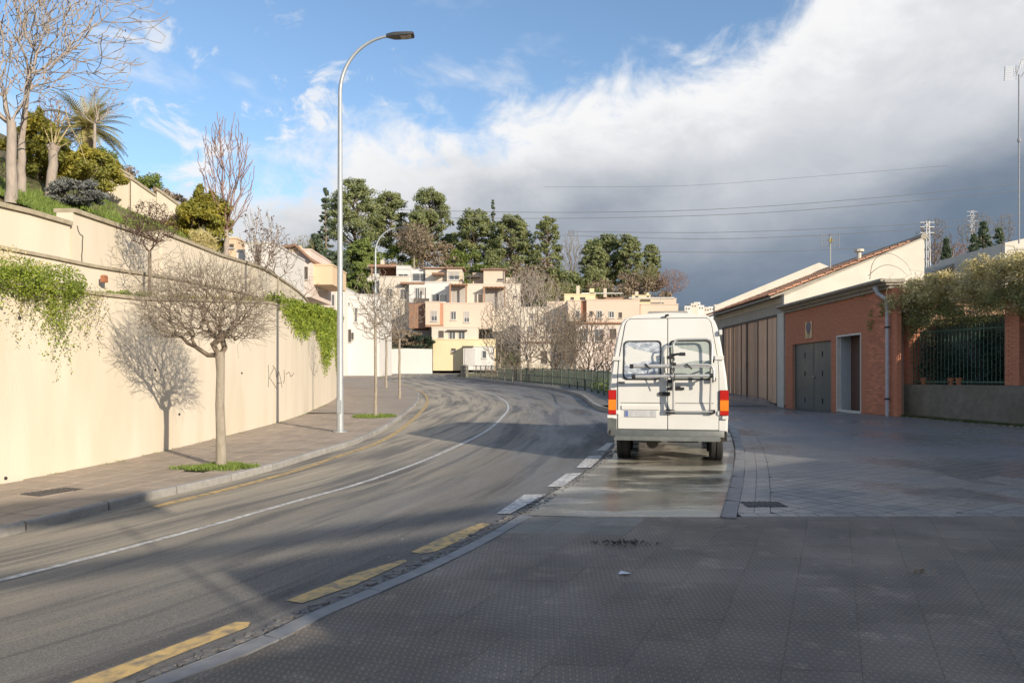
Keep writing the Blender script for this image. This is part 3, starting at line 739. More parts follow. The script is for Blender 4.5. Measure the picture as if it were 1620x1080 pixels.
# far verge behind the right kerb
vg = [(p.x, p.y) for p in FARK.offset(-.16)[::2] if p.y > 24] + [(60, 190), (60, 60), (9, 60), (5, 40)]
sheet('verge', vg, .06, pm('verge_soil', (.20, .17, .10), (.13, .14, .06), .8, .95, .4, 8), kind='structure')
fs_ = FARK.offset(-.16); fs2 = FARK.offset(-1.7)
ii = [i for i, p in enumerate(FARK.p) if 26 < p.y < 75]
ribbon([fs_[i] for i in ii], [fs2[i] for i in ii], .12).build('path', pm('path_paving', (.22, .20, .18), (.15, .14, .125), 2, .7), kind='structure')

# ------------------------------------------------------------------ retaining walls on the left
def zinterp(lst, curve, off):
    a = []
    for px, py in lst:
        h = curve.hit(px, off)
        if h: a.append((h[0], EYE + (HZ - py) / F * h[1]))
    a.sort(); return a
def interp(a, u): return float(np.interp(u, [q[0] for q in a], [q[1] for q in a]))
zc = zinterp([(0, 449), (120, 462), (204, 474), (427, 480), (460, 491), (533, 508)], WALLC, 0.0)
zm = zinterp([(0, 394), (44, 402), (155, 425), (270, 441), (350, 457), (400, 468)], WALLC, .85)
def long_wall(name, curve, u0, u1, off0, off1, zb, zt, mat, parent=None, step=.8, cop=None, **k):
    n = max(2, int((u1 - u0) / step)); us = np.linspace(u0, u1, n + 1); mb = MB(); vv = []
    for u in us:
        a = curve.at(u, off0); b = curve.at(u, off1); z0, z1 = zb(u), zt(u); vv += [(a.x, a.y, z0), (a.x, a.y, z1), (b.x, b.y, z1), (b.x, b.y, z0)]
    fs = [(4 * i + k_, 4 * i + (k_ + 1) % 4, 4 * i + 4 + (k_ + 1) % 4, 4 * i + 4 + k_) for i in range(n) for k_ in range(4)] + [(0, 1, 2, 3), (4 * n + 3, 4 * n + 2, 4 * n + 1, 4 * n)]
    mb.add(vv, fs); o = mb.build(name, mat, parent, smooth=30, **k); return o
tw = empty('retaining_wall', (0, 0, 0), label='tall cream rendered retaining wall curving along the left sidewalk', cat='wall')
uend = WALLC.near(-20.5, 72)[0]
gz = lambda u: zg(WALLC.at(u).x, WALLC.at(u).y)
long_wall('wall_face', WALLC, 0, uend, 0, .30, lambda u: gz(u) - .05, lambda u: interp(zc, u), M_wall, tw)
long_wall('coping', WALLC, 0, uend, -.035, .33, lambda u: interp(zc, u) + .002, lambda u: interp(zc, u) + .055, M_coping, tw)
# fine drain holes, graffiti
for px, py in ((8, 756), (268 + 15, 655), (382, 590), (30, 503), (245, 585)):
    h = WALLC.hit(px); p = WALLC.at(h[0], -.004); z = EYE + (HZ - py) / F * h[1]
    MB().tube([(p.x - .0, p.y, z), (p.x + .012, p.y - .004, z)], .022, 8).build('drain_hole', M_ink, tw)
def wall_scribble(strokes, r=.0055):
    mb = MB()
    for st in strokes:
        q = []
        for px, py in st:
            h = WALLC.hit(px); p = WALLC.at(h[0], -.004); q.append((p.x, p.y, EYE + (HZ - py) / F * h[1]))
        mb.tube(q, r, 4)
    return mb
wall_scribble([[(424, 577), (425, 592), (424, 612)], [(433, 582), (428, 592), (426, 597), (432, 606), (438, 615)], [(431, 578), (436, 584), (437, 596)], [(437, 598), (441, 588), (444, 600), (446, 613)], [(438, 606), (445, 605)], [(449, 585), (450, 600), (448, 606)], [(452, 592), (457, 588), (460, 596), (465, 590)]]).build('graffiti', M_ink, tw)
# planter behind the coping, low inner wall, stepped upper wall
planter = empty('planter', (0, 0, 0), label='raised planter strip with a coped low wall above the tall cream wall', cat='planter')
u50 = WALLC.near(-10.4, 44)[0]
long_wall('planter_soil', WALLC, 0, u50, .30, .87, lambda u: interp(zc, u) - .5, lambda u: interp(zc, u) - .06, M_soil, planter)
long_wall('low_wall', WALLC, 0, u50, .87, 1.05, lambda u: interp(zc, u) - .4, lambda u: max(interp(zc, u) + .02, interp(zm, u)), M_wall, planter)
long_wall('low_coping', WALLC, 0, u50, .83, 1.09, lambda u: max(interp(zc, u) + .02, interp(zm, u)) + .002, lambda u: max(interp(zc, u) + .02, interp(zm, u)) + .05, M_coping, planter)
OFFU = 1.30
h0 = WALLC.hit(-900, OFFU) or (0, 4)
secs = [([(-400, 246), (0, 326), (111, 357)], 'cream upper wall section at the far left above the ivy'), ([(115, 336), (252, 383)], 'cream upper wall section with a long crack at its left end'), ([(257, 370), (352, 407), (420, 428)], 'cream upper wall section farthest along behind the dark little tree')]
zu_all = []
for lst, lab in secs:
    a = zinterp(lst, WALLC, OFFU)
    if lst[0][0] < 0: a = [(0.0, a[0][1] + .8)] + a
    e = empty('terrace_wall', (0, 0, 0), label=lab, cat='wall', group='stepped upper terrace walls on the left')
    u0, u1 = a[0][0], a[-1][0]
    if lst[0][0] > 250: u1 = u50; a.append((u50, a[-1][1] + .2))
    zu_all += a
    long_wall('wall_face', WALLC, u0, u1, OFFU, OFFU + .28, lambda u: interp(zc, u) - .3, lambda u: interp(a, u), M_wall, e, step=1)
    long_wall('coping', WALLC, u0, u1, OFFU - .05, OFFU + .33, lambda u: interp(a, u) + .002, lambda u: interp(a, u) + .07, M_coping, e, step=1)
    if 'crack' in lab:
        mb = MB(); q = []
        for px, py in ((122, 357), (123.5, 365), (126, 370), (131, 374), (130, 382), (130, 395), (129, 405), (129.5, 416)):
            h = WALLC.hit(px, OFFU); p = WALLC.at(h[0], OFFU - .003); q.append((p.x, p.y, EYE + (HZ - py) / F * h[1]))
        mb.tube(q, .007, 4).build('crack', M_ink, e)
zu_all.sort()
# broken terracotta piece at the end of the inner coping
h = WALLC.hit(160, .8); p = WALLC.at(h[0], .75)
mb = MB(); zt = EYE + (HZ - 438) / F * h[1]
mb.prism([(p.x - .04, p.y - .04), (p.x + .035, p.y - .04), (p.x + .04, p.y + .05), (p.x - .03, p.y + .04)], zt - .09, zt + .03, bev=.02).build('terracotta_block', M_terra, label='broken terracotta block standing in the planter by the low coping', cat='block')

# hillside above
def hz(x, y):
    u, s, i = WALLC.near(x, y)
    s2 = max(s, 0); base = interp(zu_all, u) - .12
    return base + .52 * max(0, s2 - 1.6) - .012 * max(0, s2 - 9) ** 1.6 + .25 * math.sin(x * .7 + y * .3) * min(1, max(0, s2 - 2) / 4) + .15 * math.sin(x * 1.9 - y * 1.3) * min(1, max(0, s2 - 2) / 3)
def build_hill():
    mb = MB(); us = np.arange(0, WALLC.near(-28, 88)[0], .8); offs = [OFFU + .2, 2, 2.6, 3.3, 4, 5, 6, 7, 8.2, 9.5, 11, 13, 16, 20, 26, 34]; vv = []
    for u in us:
        for o in offs:
            p = WALLC.at(u, o); z = hz(p.x, p.y) if o > 2 else interp(zu_all, u) - .12
            vv.append((p.x, p.y, z + random.uniform(-.05, .05) * (o > 2)))
    n = len(offs); mb.add(vv, [(i * n + k, i * n + k + 1, (i + 1) * n + k + 1, (i + 1) * n + k) for i in range(len(us) - 1) for k in range(n - 1)])
    return mb.build('hillside', M_soil, smooth=80, kind='structure')
hill = build_hill()
def hill_pt(px, py, dmin=8, dmax=70):
    """first point where the line of sight meets the hillside"""
    d = dmin
    while d < dmax:
        p = at(px, py, d); u, s, i = WALLC.near(p.x, p.y)
        if s > OFFU + .3 and p.z <= hz(p.x, p.y): return p
        d += .15
    return at(px, py, 25)

# ------------------------------------------------------------------ plants
def leaf_quads(C, size, rng=RNG, flat=0.0, aspect=.6, nrm=None):
    """one little leaf-shaped quad at every centre C (N,3)"""
    N = len(C); a = rng.normal(size=(N, 3)); a[:, 2] *= (1 - flat); a /= np.linalg.norm(a, axis=1, keepdims=True) + 1e-9
    b = rng.normal(size=(N, 3)) if nrm is None else np.cross(nrm + rng.normal(size=(N, 3)) * .45, a); b -= a * (a * b).sum(1, keepdims=True); b /= np.linalg.norm(b, axis=1, keepdims=True) + 1e-9
    s = (size * rng.uniform(.55, 1.25, N))[:, None]
    return np.stack([C - a * s, C + b * s * aspect * .5 - a * s * .1, C + a * s, C - b * s * aspect * .5 - a * s * .1], 1).reshape(-1, 3)
def blob_pts(n, cen, rad, rng=RNG, clump=None, hollow=.55):
    """points through an uneven crown made of clumps"""
    k = clump or max(6, n // 90); d = rng.normal(size=(k, 3)); d /= np.linalg.norm(d, axis=1, keepdims=True)
    r = rng.uniform(hollow, 1.0, k)[:, None]; cc = d * r; cs = rng.uniform(.16, .34, k)
    idx = rng.integers(0, k, n); q = rng.normal(size=(n, 3)); q /= np.linalg.norm(q, axis=1, keepdims=True); q *= (rng.uniform(0, 1, n) ** .45)[:, None]
    q[:, 2] *= .7
    return (cc[idx] + q * cs[idx][:, None]) * np.array(rad) + np.array(cen)
def foliage(name, parts, size, mat, parent, aspect=.6, rng=RNG, hollow=.55, clump=None, **k):
    C = np.concatenate([blob_pts(n, c, r, rng, clump, hollow) for n, c, r in parts]); return link(name, quads_mesh(name, leaf_quads(C, size, rng, aspect=aspect)), mat, parent, **k)
def grow(root, fork, T, rng, bias=.35, wig=.0):
    """branching skeleton reaching every target point"""
    T = T[np.argsort(np.linalg.norm(T - fork, axis=1))]; N = len(T)
    nodes = np.zeros((N + 1, 3)); nodes[0] = fork; par = np.zeros(N + 1, int); plen = np.zeros(N + 1)
    for i in range(N):
        d = np.linalg.norm(nodes[:i + 1] - T[i], axis=1); j = int((d + bias * plen[:i + 1]).argmin())
        nodes[i + 1] = T[i]; par[i + 1] = j; plen[i + 1] = plen[j] + d[j]
    cnt = np.ones(N + 1)
    for i in range(N, 0, -1): cnt[par[i]] += cnt[i]
    return nodes, par, cnt
def limbs_mesh(name, nodes, par, cnt, rfork, pw=.5, rmin=.004, bend=.12, rng=RNG, thick=5):
    mb = MB(); tot = cnt[0]; r = np.maximum(rmin, rfork * (cnt / tot) ** pw)
    N = len(nodes); a = nodes[par[1:]]; b = nodes[1:]; ra = np.minimum(r[par[1:]], r[1:] * 1.25); rb = r[1:]
    d = b - a; L_ = np.linalg.norm(d, axis=1, keepdims=True) + 1e-9; d = d / L_
    up = np.where(np.abs(d[:, 2:3]) > .9, np.array([[1., 0, 0]]), np.array([[0., 0, 1]])); s1 = np.cross(d, up); s1 /= np.linalg.norm(s1, axis=1, keepdims=True) + 1e-9; s2 = np.cross(d, s1)
    mid = (a + b) / 2 + rng.normal(size=a.shape) * bend * L_ * .5; n = 4; Q = []
    rm = (ra + rb) / 2
    def ring(c, rr): return [c + (s1 * math.cos(2 * math.pi * k / n) + s2 * math.sin(2 * math.pi * k / n)) * rr[:, None] for k in range(n)]
    A, Mm, B = ring(a - d * ra[:, None] * .5, ra), ring(mid, rm), ring(b + d * rb[:, None] * .3, rb)
    for X, Y in ((A, Mm), (Mm, B)):
        for k in range(n): k2 = (k + 1) % n; Q.append(np.stack([X[k], X[k2], Y[k2], Y[k]], 1))
    return quads_mesh(name, np.concatenate(Q).reshape(-1, 3))
def targets(n, cen, rad, rng, shell=.0, zlow=-1.0, cut=None):
    out = []
    while len(out) < n:
        p = rng.uniform(-1, 1, 3); r = np.linalg.norm(p)
        if r > 1 or r < shell * rng.random() or p[2] < zlow: continue
        out.append(p)
    return np.array(out) * np.array(rad) + np.array(cen)
def trunk_path(h, r0, r1, lean=(0, 0), wob=.02, n=7, flare=1.25):
    P_, Rr = [], []
    for i in range(n):
        t = i / (n - 1); P_.append((lean[0] * t + random.uniform(-wob, wob) * (0 < i < n - 1), lean[1] * t + random.uniform(-wob, wob) * (0 < i < n - 1), h * t - .03 * (i == 0))); Rr.append((r0 + (r1 - r0) * t) * (flare if i == 0 else 1))
    return P_, Rr
def bare_tree(name, loc, h, r, crown_c, crown_r, n, label, mat=None, matt=None, seed=1, bias=.35, shell=.3, pw=.5, rmin=.004, lean=(0, 0), group=None, zlow=-1., cat='tree', leaves=None, bend=.12, rfork=None):
    rng = np.random.default_rng(seed); root = empty(name, loc, label=label, cat=cat, group=group)
    pp, rr = trunk_path(h, r, r * .78, lean, wob=r * .25); MB().tube(pp, rr, 10).build('trunk', mat or M_bark, root, smooth=60)
    T = targets(n, crown_c, crown_r, rng, shell, zlow); nodes, par, cnt = grow(None, np.array(pp[-1]) - np.array([0, 0, r * .6]), T, rng, bias)
    link('crown', limbs_mesh('crown', nodes, par, cnt, rfork or r * .72, pw, rmin, bend, rng), matt or M_twig, root)
    if leaves:
        nl, sz, lm = leaves; idx = rng.integers(1, len(nodes), nl); C = nodes[idx] + rng.normal(size=(nl, 3)) * sz
        link('leaves', quads_mesh('leaves', leaf_quads(C, sz, rng)), lm, root)
    return root

# --- the street tree nearest the camera (ball of dense twigs on a straight trunk)
def ball_tree():
    base = G(350, 738, .09); base.z = zg(base.x, base.y) + .09; rng = np.random.default_rng(5)
    root = empty('street_tree', base, label='bare round-headed tree in the grass patch nearest the camera', cat='tree')
    pp = [(0, 0, -.05), (0, 0, .05), (-.01, .01, .5), (-.02, 0, .9), (-.01, .0, 1.35), (-.02, 0, 1.66)]
    MB().tube(pp, [.098, .076, .067, .062, .057, .068], 14).build('trunk', M_bark, root, smooth=60)
    main = [(-.75, .25, 2.15), (-.5, -.45, 2.2), (.5, .1, 2.2), (.2, .5, 2.25), (.1, -.5, 2.2), (-.25, .1, 2.4), (.68, -.2, 2.05), (-.85, -.1, 1.95)]
    T = [np.array((-.02, 0, 1.66)) + (np.array(m) - np.array((-.02, 0, 1.66))) * f + rng.normal(size=3) * .03 for m in main for f in (.35, .55, .78, 1)]
    T = np.concatenate([np.array(T), targets(3000, (-.20, 0, 2.26), (.93, .88, .66), rng, .8, -.60)])
    nodes, par, cnt = grow(None, np.array((-.02, 0, 1.62)), T, rng, .28)
    link('crown', limbs_mesh('crown', nodes, par, cnt, .066, .50, .0024, .3, rng), M_twig, root)
    # fine outer twigs
    idx = np.where(cnt == 1)[0]; tips = nodes[rng.choice(idx, 2300)]; dirs = tips - np.array((-.1, 0, 2.0)); dirs /= np.linalg.norm(dirs, axis=1, keepdims=True)
    dirs += rng.normal(size=dirs.shape) * .6; ends = tips + dirs * rng.uniform(.05, .22, (len(tips), 1))
    n2 = np.concatenate([tips, ends]); pr = np.concatenate([np.arange(len(tips)), np.arange(len(tips))])
    me = limbs_mesh('fine_twigs', n2, pr, np.ones(len(n2)), .0020, .5, .0018, .2, rng); link('fine_twigs', me, M_twig3, root)
ball_tree()

def gpt(px, py, h=.09):
    p = G(px, py, h); p.z = zg(p.x, p.y) + h; return p
grp = 'bare young street trees along the left sidewalk'
q = gpt(594, 659); bare_tree('street_tree', q, 2.6, .045, (0, 0, 3.3), (.75, .75, .95), 260, 'thin bare young tree in the grass patch just past the lamp post', seed=21, rmin=.006, group=grp, matt=M_twig3)
q = gpt(632, 630); bare_tree('street_tree', q, 2.5, .055, (-.2, 0, 3.7), (1.3, 1.2, 1.25), 520, 'bare street tree at the outer bend of the left kerb', seed=22, rmin=.009, group=grp, matt=M_twig3)
q = gpt(611, 613); bare_tree('street_tree', q, 3.0, .07, (-.1, 0, 4.3), (2.0, 1.8, 1.7), 520, 'bare street tree between the second lamp and the kerb bend', seed=23, rmin=.012, group=grp)
for i, (px, py, s, lab) in enumerate([(563, 591, .8, 'leftmost small bare tree before the long white garden wall'), (584, 591, 1.0, 'bare tree before the white garden wall just left of the second lamp'), (622, 588.5, 1.0, 'bare tree before the white garden wall right of the second lamp'), (647, 587.5, 1.35, 'tallest bare tree before the white garden wall under the brown house'), (677, 586.5, .75, 'tiny bare tree at the right end of the white garden wall'), (700.5, 585.5, 1.3, 'bare tree standing against the yellow ground-floor wall')]):
    q = gpt(px, py); k = 1.05 * s; bare_tree('street_tree', (q.x, q.y, q.z), 3.1 * k, .09 * k, (0, 0, 5.0 * k), (2.7 * k, 2.4 * k, 2.3 * k), 340, lab, seed=30 + i, rmin=.02, group='bare trees in front of the far houses', matt=M_twig)

# --- ivy
def hanging(name, u0, u1, off, ztopf, lenf, n_strand, label, mat, size, per=26, seed=3, cat='ivy'):
    rng = np.random.default_rng(seed); C = []
    for _ in range(n_strand):
        u = rng.uniform(u0, u1); p = WALLC.at(u, off - rng.uniform(0, .10)); z = ztopf(u) + rng.uniform(-.02, .12); Ln = lenf(u) * rng.uniform(.3, 1.0) ** 1.0
        m = max(3, int(per * Ln)); t = np.linspace(0, 1, m); sway = rng.normal() * .10; cl = rng.random() * 6
        xs = np.stack([p.x + sway * t * .5 + .03 * np.sin(t * 9 + cl) + rng.normal(size=m) * .025, p.y + sway * t + .03 * np.cos(t * 8 + cl) + rng.normal(size=m) * .025, z - t * Ln + rng.normal(size=m) * .02], 1); C.append(xs)
    C = np.concatenate(C); return link(name, quads_mesh(name, leaf_quads(C, size, rng, aspect=1.0)), mat, label=label, cat=cat)
def mound(name, u0, u1, off, zf, rad, n, size, mat, label, seed=4, parent=None, cat='ivy'):
    rng = np.random.default_rng(seed); C = []
    k = max(5, int((u1 - u0) / .22))
    for i in range(k):
        u = u0 + (u1 - u0) * (i + rng.random()) / k; p = WALLC.at(u, off + rng.normal() * .1); r = rad * rng.uniform(.55, 1.15)
        q = rng.normal(size=(n // k, 3)); q /= np.linalg.norm(q, axis=1, keepdims=True); q *= (rng.uniform(.2, 1, n // k) ** .5)[:, None] * r; q[:, 2] = q[:, 2] * .8
        C.append(q + np.array((p.x, p.y, zf(u) + r * .3)))
    C = np.concatenate(C); return link(name, quads_mesh(name, leaf_quads(C, size, rng, aspect=1.0)), mat, parent, label=label, cat=cat)
ua_, ub_ = WALLC.hit(-60)[0], WALLC.hit(118)[0]
zcf = lambda u: interp(zc, u)
iv = mound('ivy', ua_ - .8, ub_, .10, zcf, .33, 13000, .021, M_ivy, 'bright green ivy heaped over the wall coping at the far left', seed=41)
def ivlen(u):
    t = (u - ua_) / (ub_ - ua_); return .25 + .75 * max(0, math.sin(t * 9.0 + .5)) ** 2 + (.35 if t > .62 and t < .95 else 0)
o = hanging('trailing_ivy', ua_ - .8, ub_ + .15, .0, zcf, ivlen, 420, None, M_ivy, .021, per=34, seed=42, cat=None); o.parent = iv
o = hanging('dry_trails', ub_ - 1.2, ub_ + .55, .0, zcf, lambda u: .5 + .45 * abs(math.sin(u * 5)), 90, None, M_ivyd, .018, per=38, seed=43, cat=None); o.parent = iv
o = mound('sprigs', ua_, ub_ - .2, .35, lambda u: zcf(u) + .28, .24, 1300, .020, M_dryleaf, None, seed=44, cat=None); o.parent = iv
uc_, ud_ = WALLC.hit(146)[0], WALLC.hit(262)[0]
mound('planter_hedge', uc_, ud_, .5, lambda u: zcf(u) - .02, .22, 11000, .023, M_shrub, 'low green hedge in the planter behind the street tree crown', seed=45, cat='hedge')
mound('planter_ivy', ud_, WALLC.hit(430)[0], .3, lambda u: zcf(u) - .08, .22, 8000, .026, M_ivyd, 'straggly olive creeper along the coping right of the street tree', seed=46, cat='creeper')
ue_, uf_ = WALLC.hit(444)[0], WALLC.hit(533)[0] + 1.0
def ivlen2(u):
    t = (u - ue_) / (uf_ - ue_); return .35 + 1.9 * min(1, t * 2.2) * (.62 + .38 * math.sin(t * 17)) + 1.0 * max(0, t - .6)
iv2 = mound('ivy', ue_ - .4, uf_, .15, zcf, .36, 26000, .05, M_ivy, 'lush green ivy cascading over the far end of the cream wall', seed=47)
o = hanging('trailing_ivy', ue_, uf_, .0, zcf, ivlen2, 900, None, M_ivy, .05, per=22, seed=48, cat=None); o.parent = iv2
# small trees growing in the planter
h = WALLC.hit(237, .6); p = WALLC.at(h[0], .6); zb = interp(zc, h[0]) - .1
bare_tree('planter_tree', (p.x, p.y, zb), 1.0, .035, (0, 0, 1.5), (.48, .45, .42), 500, 'small dark plum tree with dense dry head above the planter', mat=M_twig, matt=M_plum, seed=51, rmin=.004, leaves=(1800, .022, M_plum))
h = WALLC.hit(225, .45); p = WALLC.at(h[0], .45)
bare_tree('planter_shrub', (p.x, p.y, zb), .35, .018, (.1, 0, .75), (.75, .5, .75), 160, 'leafless twiggy shrub reaching up in front of the upper wall', matt=M_twig3, seed=52, rmin=.0035, cat='shrub', shell=.5)
h = WALLC.hit(440, .7); p = WALLC.at(h[0], .7); zb2 = interp(zc, h[0]) - .1
bare_tree('planter_tree', (p.x, p.y, zb2), 1.1, .035, (0, 0, 1.9), (.75, .7, .75), 190, 'slim little tree with sparse dark leaves before the white house', matt=M_twig, seed=53, rmin=.006, leaves=(140, .04, M_plum))
h = WALLC.hit(472, .7); p = WALLC.at(h[0], .7); zb2 = interp(zc, h[0]) - .1
bare_tree('planter_shrub', (p.x, p.y, zb2), .5, .03, (0, 0, 1.2), (.9, .8, .55), 120, 'wispy leafless shrub above the cascading ivy', matt=M_twig3, seed=54, rmin=.005, cat='shrub', shell=.5)

# --- planting on the hillside
def px_h(p, pyb, pyt): return (pyb - pyt) / F * p.y
def sink(p): return (p.x, p.y, hz(p.x, p.y) - .05)
p = hill_pt(18, 322); d = p.y; H_ = px_h(p, 322, 195)
bare_tree('plane_tree', sink(p), H_, .088, (-.75, 0, H_ + 2.3), (2.0, 1.8, 2.5), 2300, 'tall pale bare tree rising from the slope at the left edge', mat=M_bark2, matt=M_bark2, seed=61, rmin=.007, bias=.6, shell=.1, zlow=-.8, pw=.6)
p = hill_pt(5, 320); bare_tree('plane_tree', (p.x - .6, p.y + 1.4, hz(p.x - .6, p.y + 1.4) - .1), H_ * .8, .08, (.7, 0, H_ + 2.6), (1.9, 1.9, 2.2), 750, 'second pale bare tree half hidden behind the tall one at the left edge', mat=M_bark2, matt=M_bark2, seed=62, rmin=.007, bias=.6, shell=.1, zlow=-.8, pw=.6)
# pollarded tree with long whips
p = hill_pt(80, 312); H_ = px_h(p, 312, 232)
pol = empty('pollarded_tree', sink(p), label='pollarded pale tree with a knobbly head and long yellow whips', cat='tree')
pp, rr = trunk_path(H_, .10, .085, (.06, 0), .02); MB().tube(pp, rr, 10).build('trunk', M_bark2, pol, smooth=60)
mb = MB(); k = p.y / F
for dx, dz, bx_, r_ in ((-8, 66, -4, .017), (5, 78, 6, .016), (12, 72, 26, .018), (-22, 40, -10, .014), (60, 22, 30, .018)):
    mb.tube([(.06, 0, H_ - .05), (.06 + bx_ * k, 0, H_ + dz * k * .5), (.06 + dx * k, .1, H_ + dz * k)], [r_, r_ * .8, r_ * .35], 6)
mb.tube([(.06, 0, H_), (.06 + 10 * k, 0, H_ + 58 * k), (.06 - 15 * k, .1, H_ + 62 * k), (.06 - 60 * k, .2, H_ + 50 * k)], [.014, .013, .011, .008], 6)
mb.tube([(.06, 0, H_), (.06 + 18 * k, 0, H_ + 50 * k), (.06 + 40 * k, .0, H_ + 10 * k), (.06 + 52 * k, 0, H_ - 25 * k)], [.014, .013, .010, .006], 6)
mb.build('whips', pm('yellow_whip', (.52, .42, .22), (.4, .32, .18), 9), pol, smooth=60)
mb = MB()
for a in range(7): mb.tube([(.06, 0, H_ - .12), (.06 + .10 * math.cos(a), .10 * math.sin(a), H_ + .03 + .02 * (a % 3))], [.07, .05], 7)
mb.build('knuckles', M_bark2, pol, smooth=60)
p = hill_pt(150, 297); H_ = px_h(p, 297, 170)
bare_tree('slim_tree', sink(p), H_, .055, (.1, 0, H_ + .75), (.95, .8, .75), 110, 'slim pale pole-like tree with a thin broken crown in front of the palm', mat=M_bark2, matt=M_bark2, seed=63, rmin=.008, bias=.7, shell=.3, zlow=-.9)
p = hill_pt(358, 378); H_ = px_h(p, 378, 330)
bare_tree('bare_tree', sink(p), H_, .09, (0, 0, H_ + 2.0), (.95, .8, 2.0), 330, 'upright bare tree with reddish twigs at the end of the slope', mat=M_bark2, matt=M_twig2, seed=64, rmin=.010, bias=.9, shell=.4, zlow=-.95)
def shrub(name, p, rad, n, size, mat, label, cat='shrub', twig=None, seed=70, hollow=.5, clump=None, z=None, shape=None, aspect=.6, group=None):
    rng = np.random.default_rng(seed); z = p[2] if z is None else z
    e = empty(name, (p[0], p[1], z), label=label, cat=cat, group=group)
    T = targets(60, (0, 0, rad[2] * .9), (rad[0] * .7, rad[1] * .7, rad[2] * .8), rng, .4); nodes, par, cnt = grow(None, np.array((0, 0, .1)), T, rng, .5)
    link('stems', limbs_mesh('stems', nodes, par, cnt, .05 * rad[0], .5, .006, .15, rng), twig or M_twig, e)
    C = blob_pts(n, (0, 0, rad[2] * .95), rad, rng, clump, hollow)
    if shape: C = shape(C)
    link('foliage', quads_mesh('foliage', leaf_quads(C, size, rng, aspect=aspect)), mat, e); return e
def dome(r, h, p=.8):
    def f(C):
        t = np.clip(C[:, 2] / (2 * h), 0, 1); k = np.where(t > .35, (1 - (t - .35) / .65 * .8) ** p, 1) * 1.15; C = C.copy(); C[:, 0] *= k; C[:, 1] *= k; return C
    return f
p = hill_pt(60, 285); r = 50 * p.y / F
shrub('cypress_bush', sink(p), (r, r, .80), 13000, .075, M_cyp, 'big yellow-green conifer bush left of the pollarded tree', seed=71, clump=70, shape=dome(r, .80))
p = hill_pt(118, 288); r = 46 * p.y / F
shrub('cypress_bush', (p.x, p.y + .8, hz(p.x, p.y + .8)), (r, r, .80), 14000, .075, M_cyp, 'big yellow-green conifer bush between the pollarded tree and slim tree', seed=72, clump=70, shape=dome(r, .80))
p = hill_pt(118, 330); r = 45 * p.y / F
shrub('blue_shrub', sink(p), (r, r * .8, .30), 9000, .04, M_blue, 'spreading blue-grey shrub sprawling over the slope edge', seed=73, clump=60)
p = hill_pt(325, 372); r = 44 * p.y / F
shrub('cypress_bush', sink(p), (r * .95, r, 1.12), 15000, .09, M_cyp, 'egg-shaped golden conifer bush at the right end of the slope', seed=74, clump=90, shape=dome(r, 1.12, .6))
p = hill_pt(285, 365); r = 26 * p.y / F
shrub('brown_shrub', sink(p), (r, r, .55), 3500, .06, M_brown, 'brown dried shrub leaning against the golden conifer bush', seed=75)
p = hill_pt(316, 402); r = 24 * p.y / F
shrub('grass_tussock', sink(p), (r, r * .8, .35), 2500, .12, M_dryleaf, 'pale tussock of long grass below the golden conifer bush', seed=76, aspect=.12)
bl = [(165, 250, 26, 1.1, M_shrub, 'dark green shrub under the palm'), (200, 262, 30, .9, M_brown, 'brownish shrub above the sloping hillside wall'), (235, 285, 26, .95, M_shrub, 'green shrub on the skyline of the slope'), (262, 305, 26, .9, M_brown, 'grey-brown shrub on the skyline near the steps of the wall'), (188, 235, 24, .9, M_shrub, 'small green shrub on the skyline right of the palm'), (300, 320, 20, .7, M_shrub, 'low dark shrub just behind the golden conifer bush'), (215, 250, 20, .8, M_cyp, 'yellowish shrub high on the slope behind the wall')]
for i, (px, py, rp, hh, mt_, lab) in enumerate(bl):
    p = hill_pt(px, py + 25); d = p.y + 2.5; q = at(px, py, d); r = rp * d / F; g = hz(q.x, q.y)
    shrub('hill_shrub', (q.x, q.y, min(g, q.z)), (r * 1.3, r, hh), 4200, .07, mt_, lab, seed=80 + i, group='shrubs on the hillside')
# red-brown foliage tree behind the pollard
p = hill_pt(95, 270); q = at(88, 200, p.y + 4)
bare_tree('russet_tree', (q.x, q.y, hz(q.x, q.y)), 1.5, .08, (0, 0, 2.0), (1.1, .9, 1.1), 400, 'russet-leaved tree standing behind the pollarded tree', matt=M_twig2, seed=90, rmin=.010, leaves=(700, .05, M_brown))
# hillside vegetation sheets of grass
gc = []
for _ in range(240):
    px, py = random.choice([(random.uniform(20, 120), random.uniform(320, 345)), (random.uniform(140, 250), random.uniform(295, 375)), (random.uniform(240, 345), random.uniform(345, 395)), (random.uniform(-80, 40), random.uniform(290, 325))])
    p = hill_pt(px, py); gc.append((p.x, p.y))
def hill_grass():
    n = 26000; c = np.array([gc[i % len(gc)] for i in range(n)]); x = c[:, 0] + RNG.normal(size=n) * .35; y = c[:, 1] + RNG.normal(size=n) * .4
    kk = np.array([WALLC.near(a, b)[1] > OFFU + .45 for a, b in zip(x, y)]); x, y = x[kk], y[kk]; n = len(x)
    z = np.array([hz(a, b) for a, b in zip(x, y)]) - .02; C = np.stack([x, y, z], 1); hh = RNG.uniform(.04, .14, n); b = RNG.uniform(0, 6.28, n); w = hh * .14
    V = np.stack([C - np.stack([w * np.cos(b), w * np.sin(b), 0 * b], 1), C + np.stack([w * np.cos(b), w * np.sin(b), 0 * b], 1), C + np.stack([RNG.normal(size=n) * hh * .4, RNG.normal(size=n) * hh * .4, hh], 1)], 1).reshape(-1, 3)
    link('hill_grass', quads_mesh('hill_grass', V, 3), M_grass, label='green grass growing in patches over the hillside above the walls', cat='grass', kind='stuff')
hill_grass()
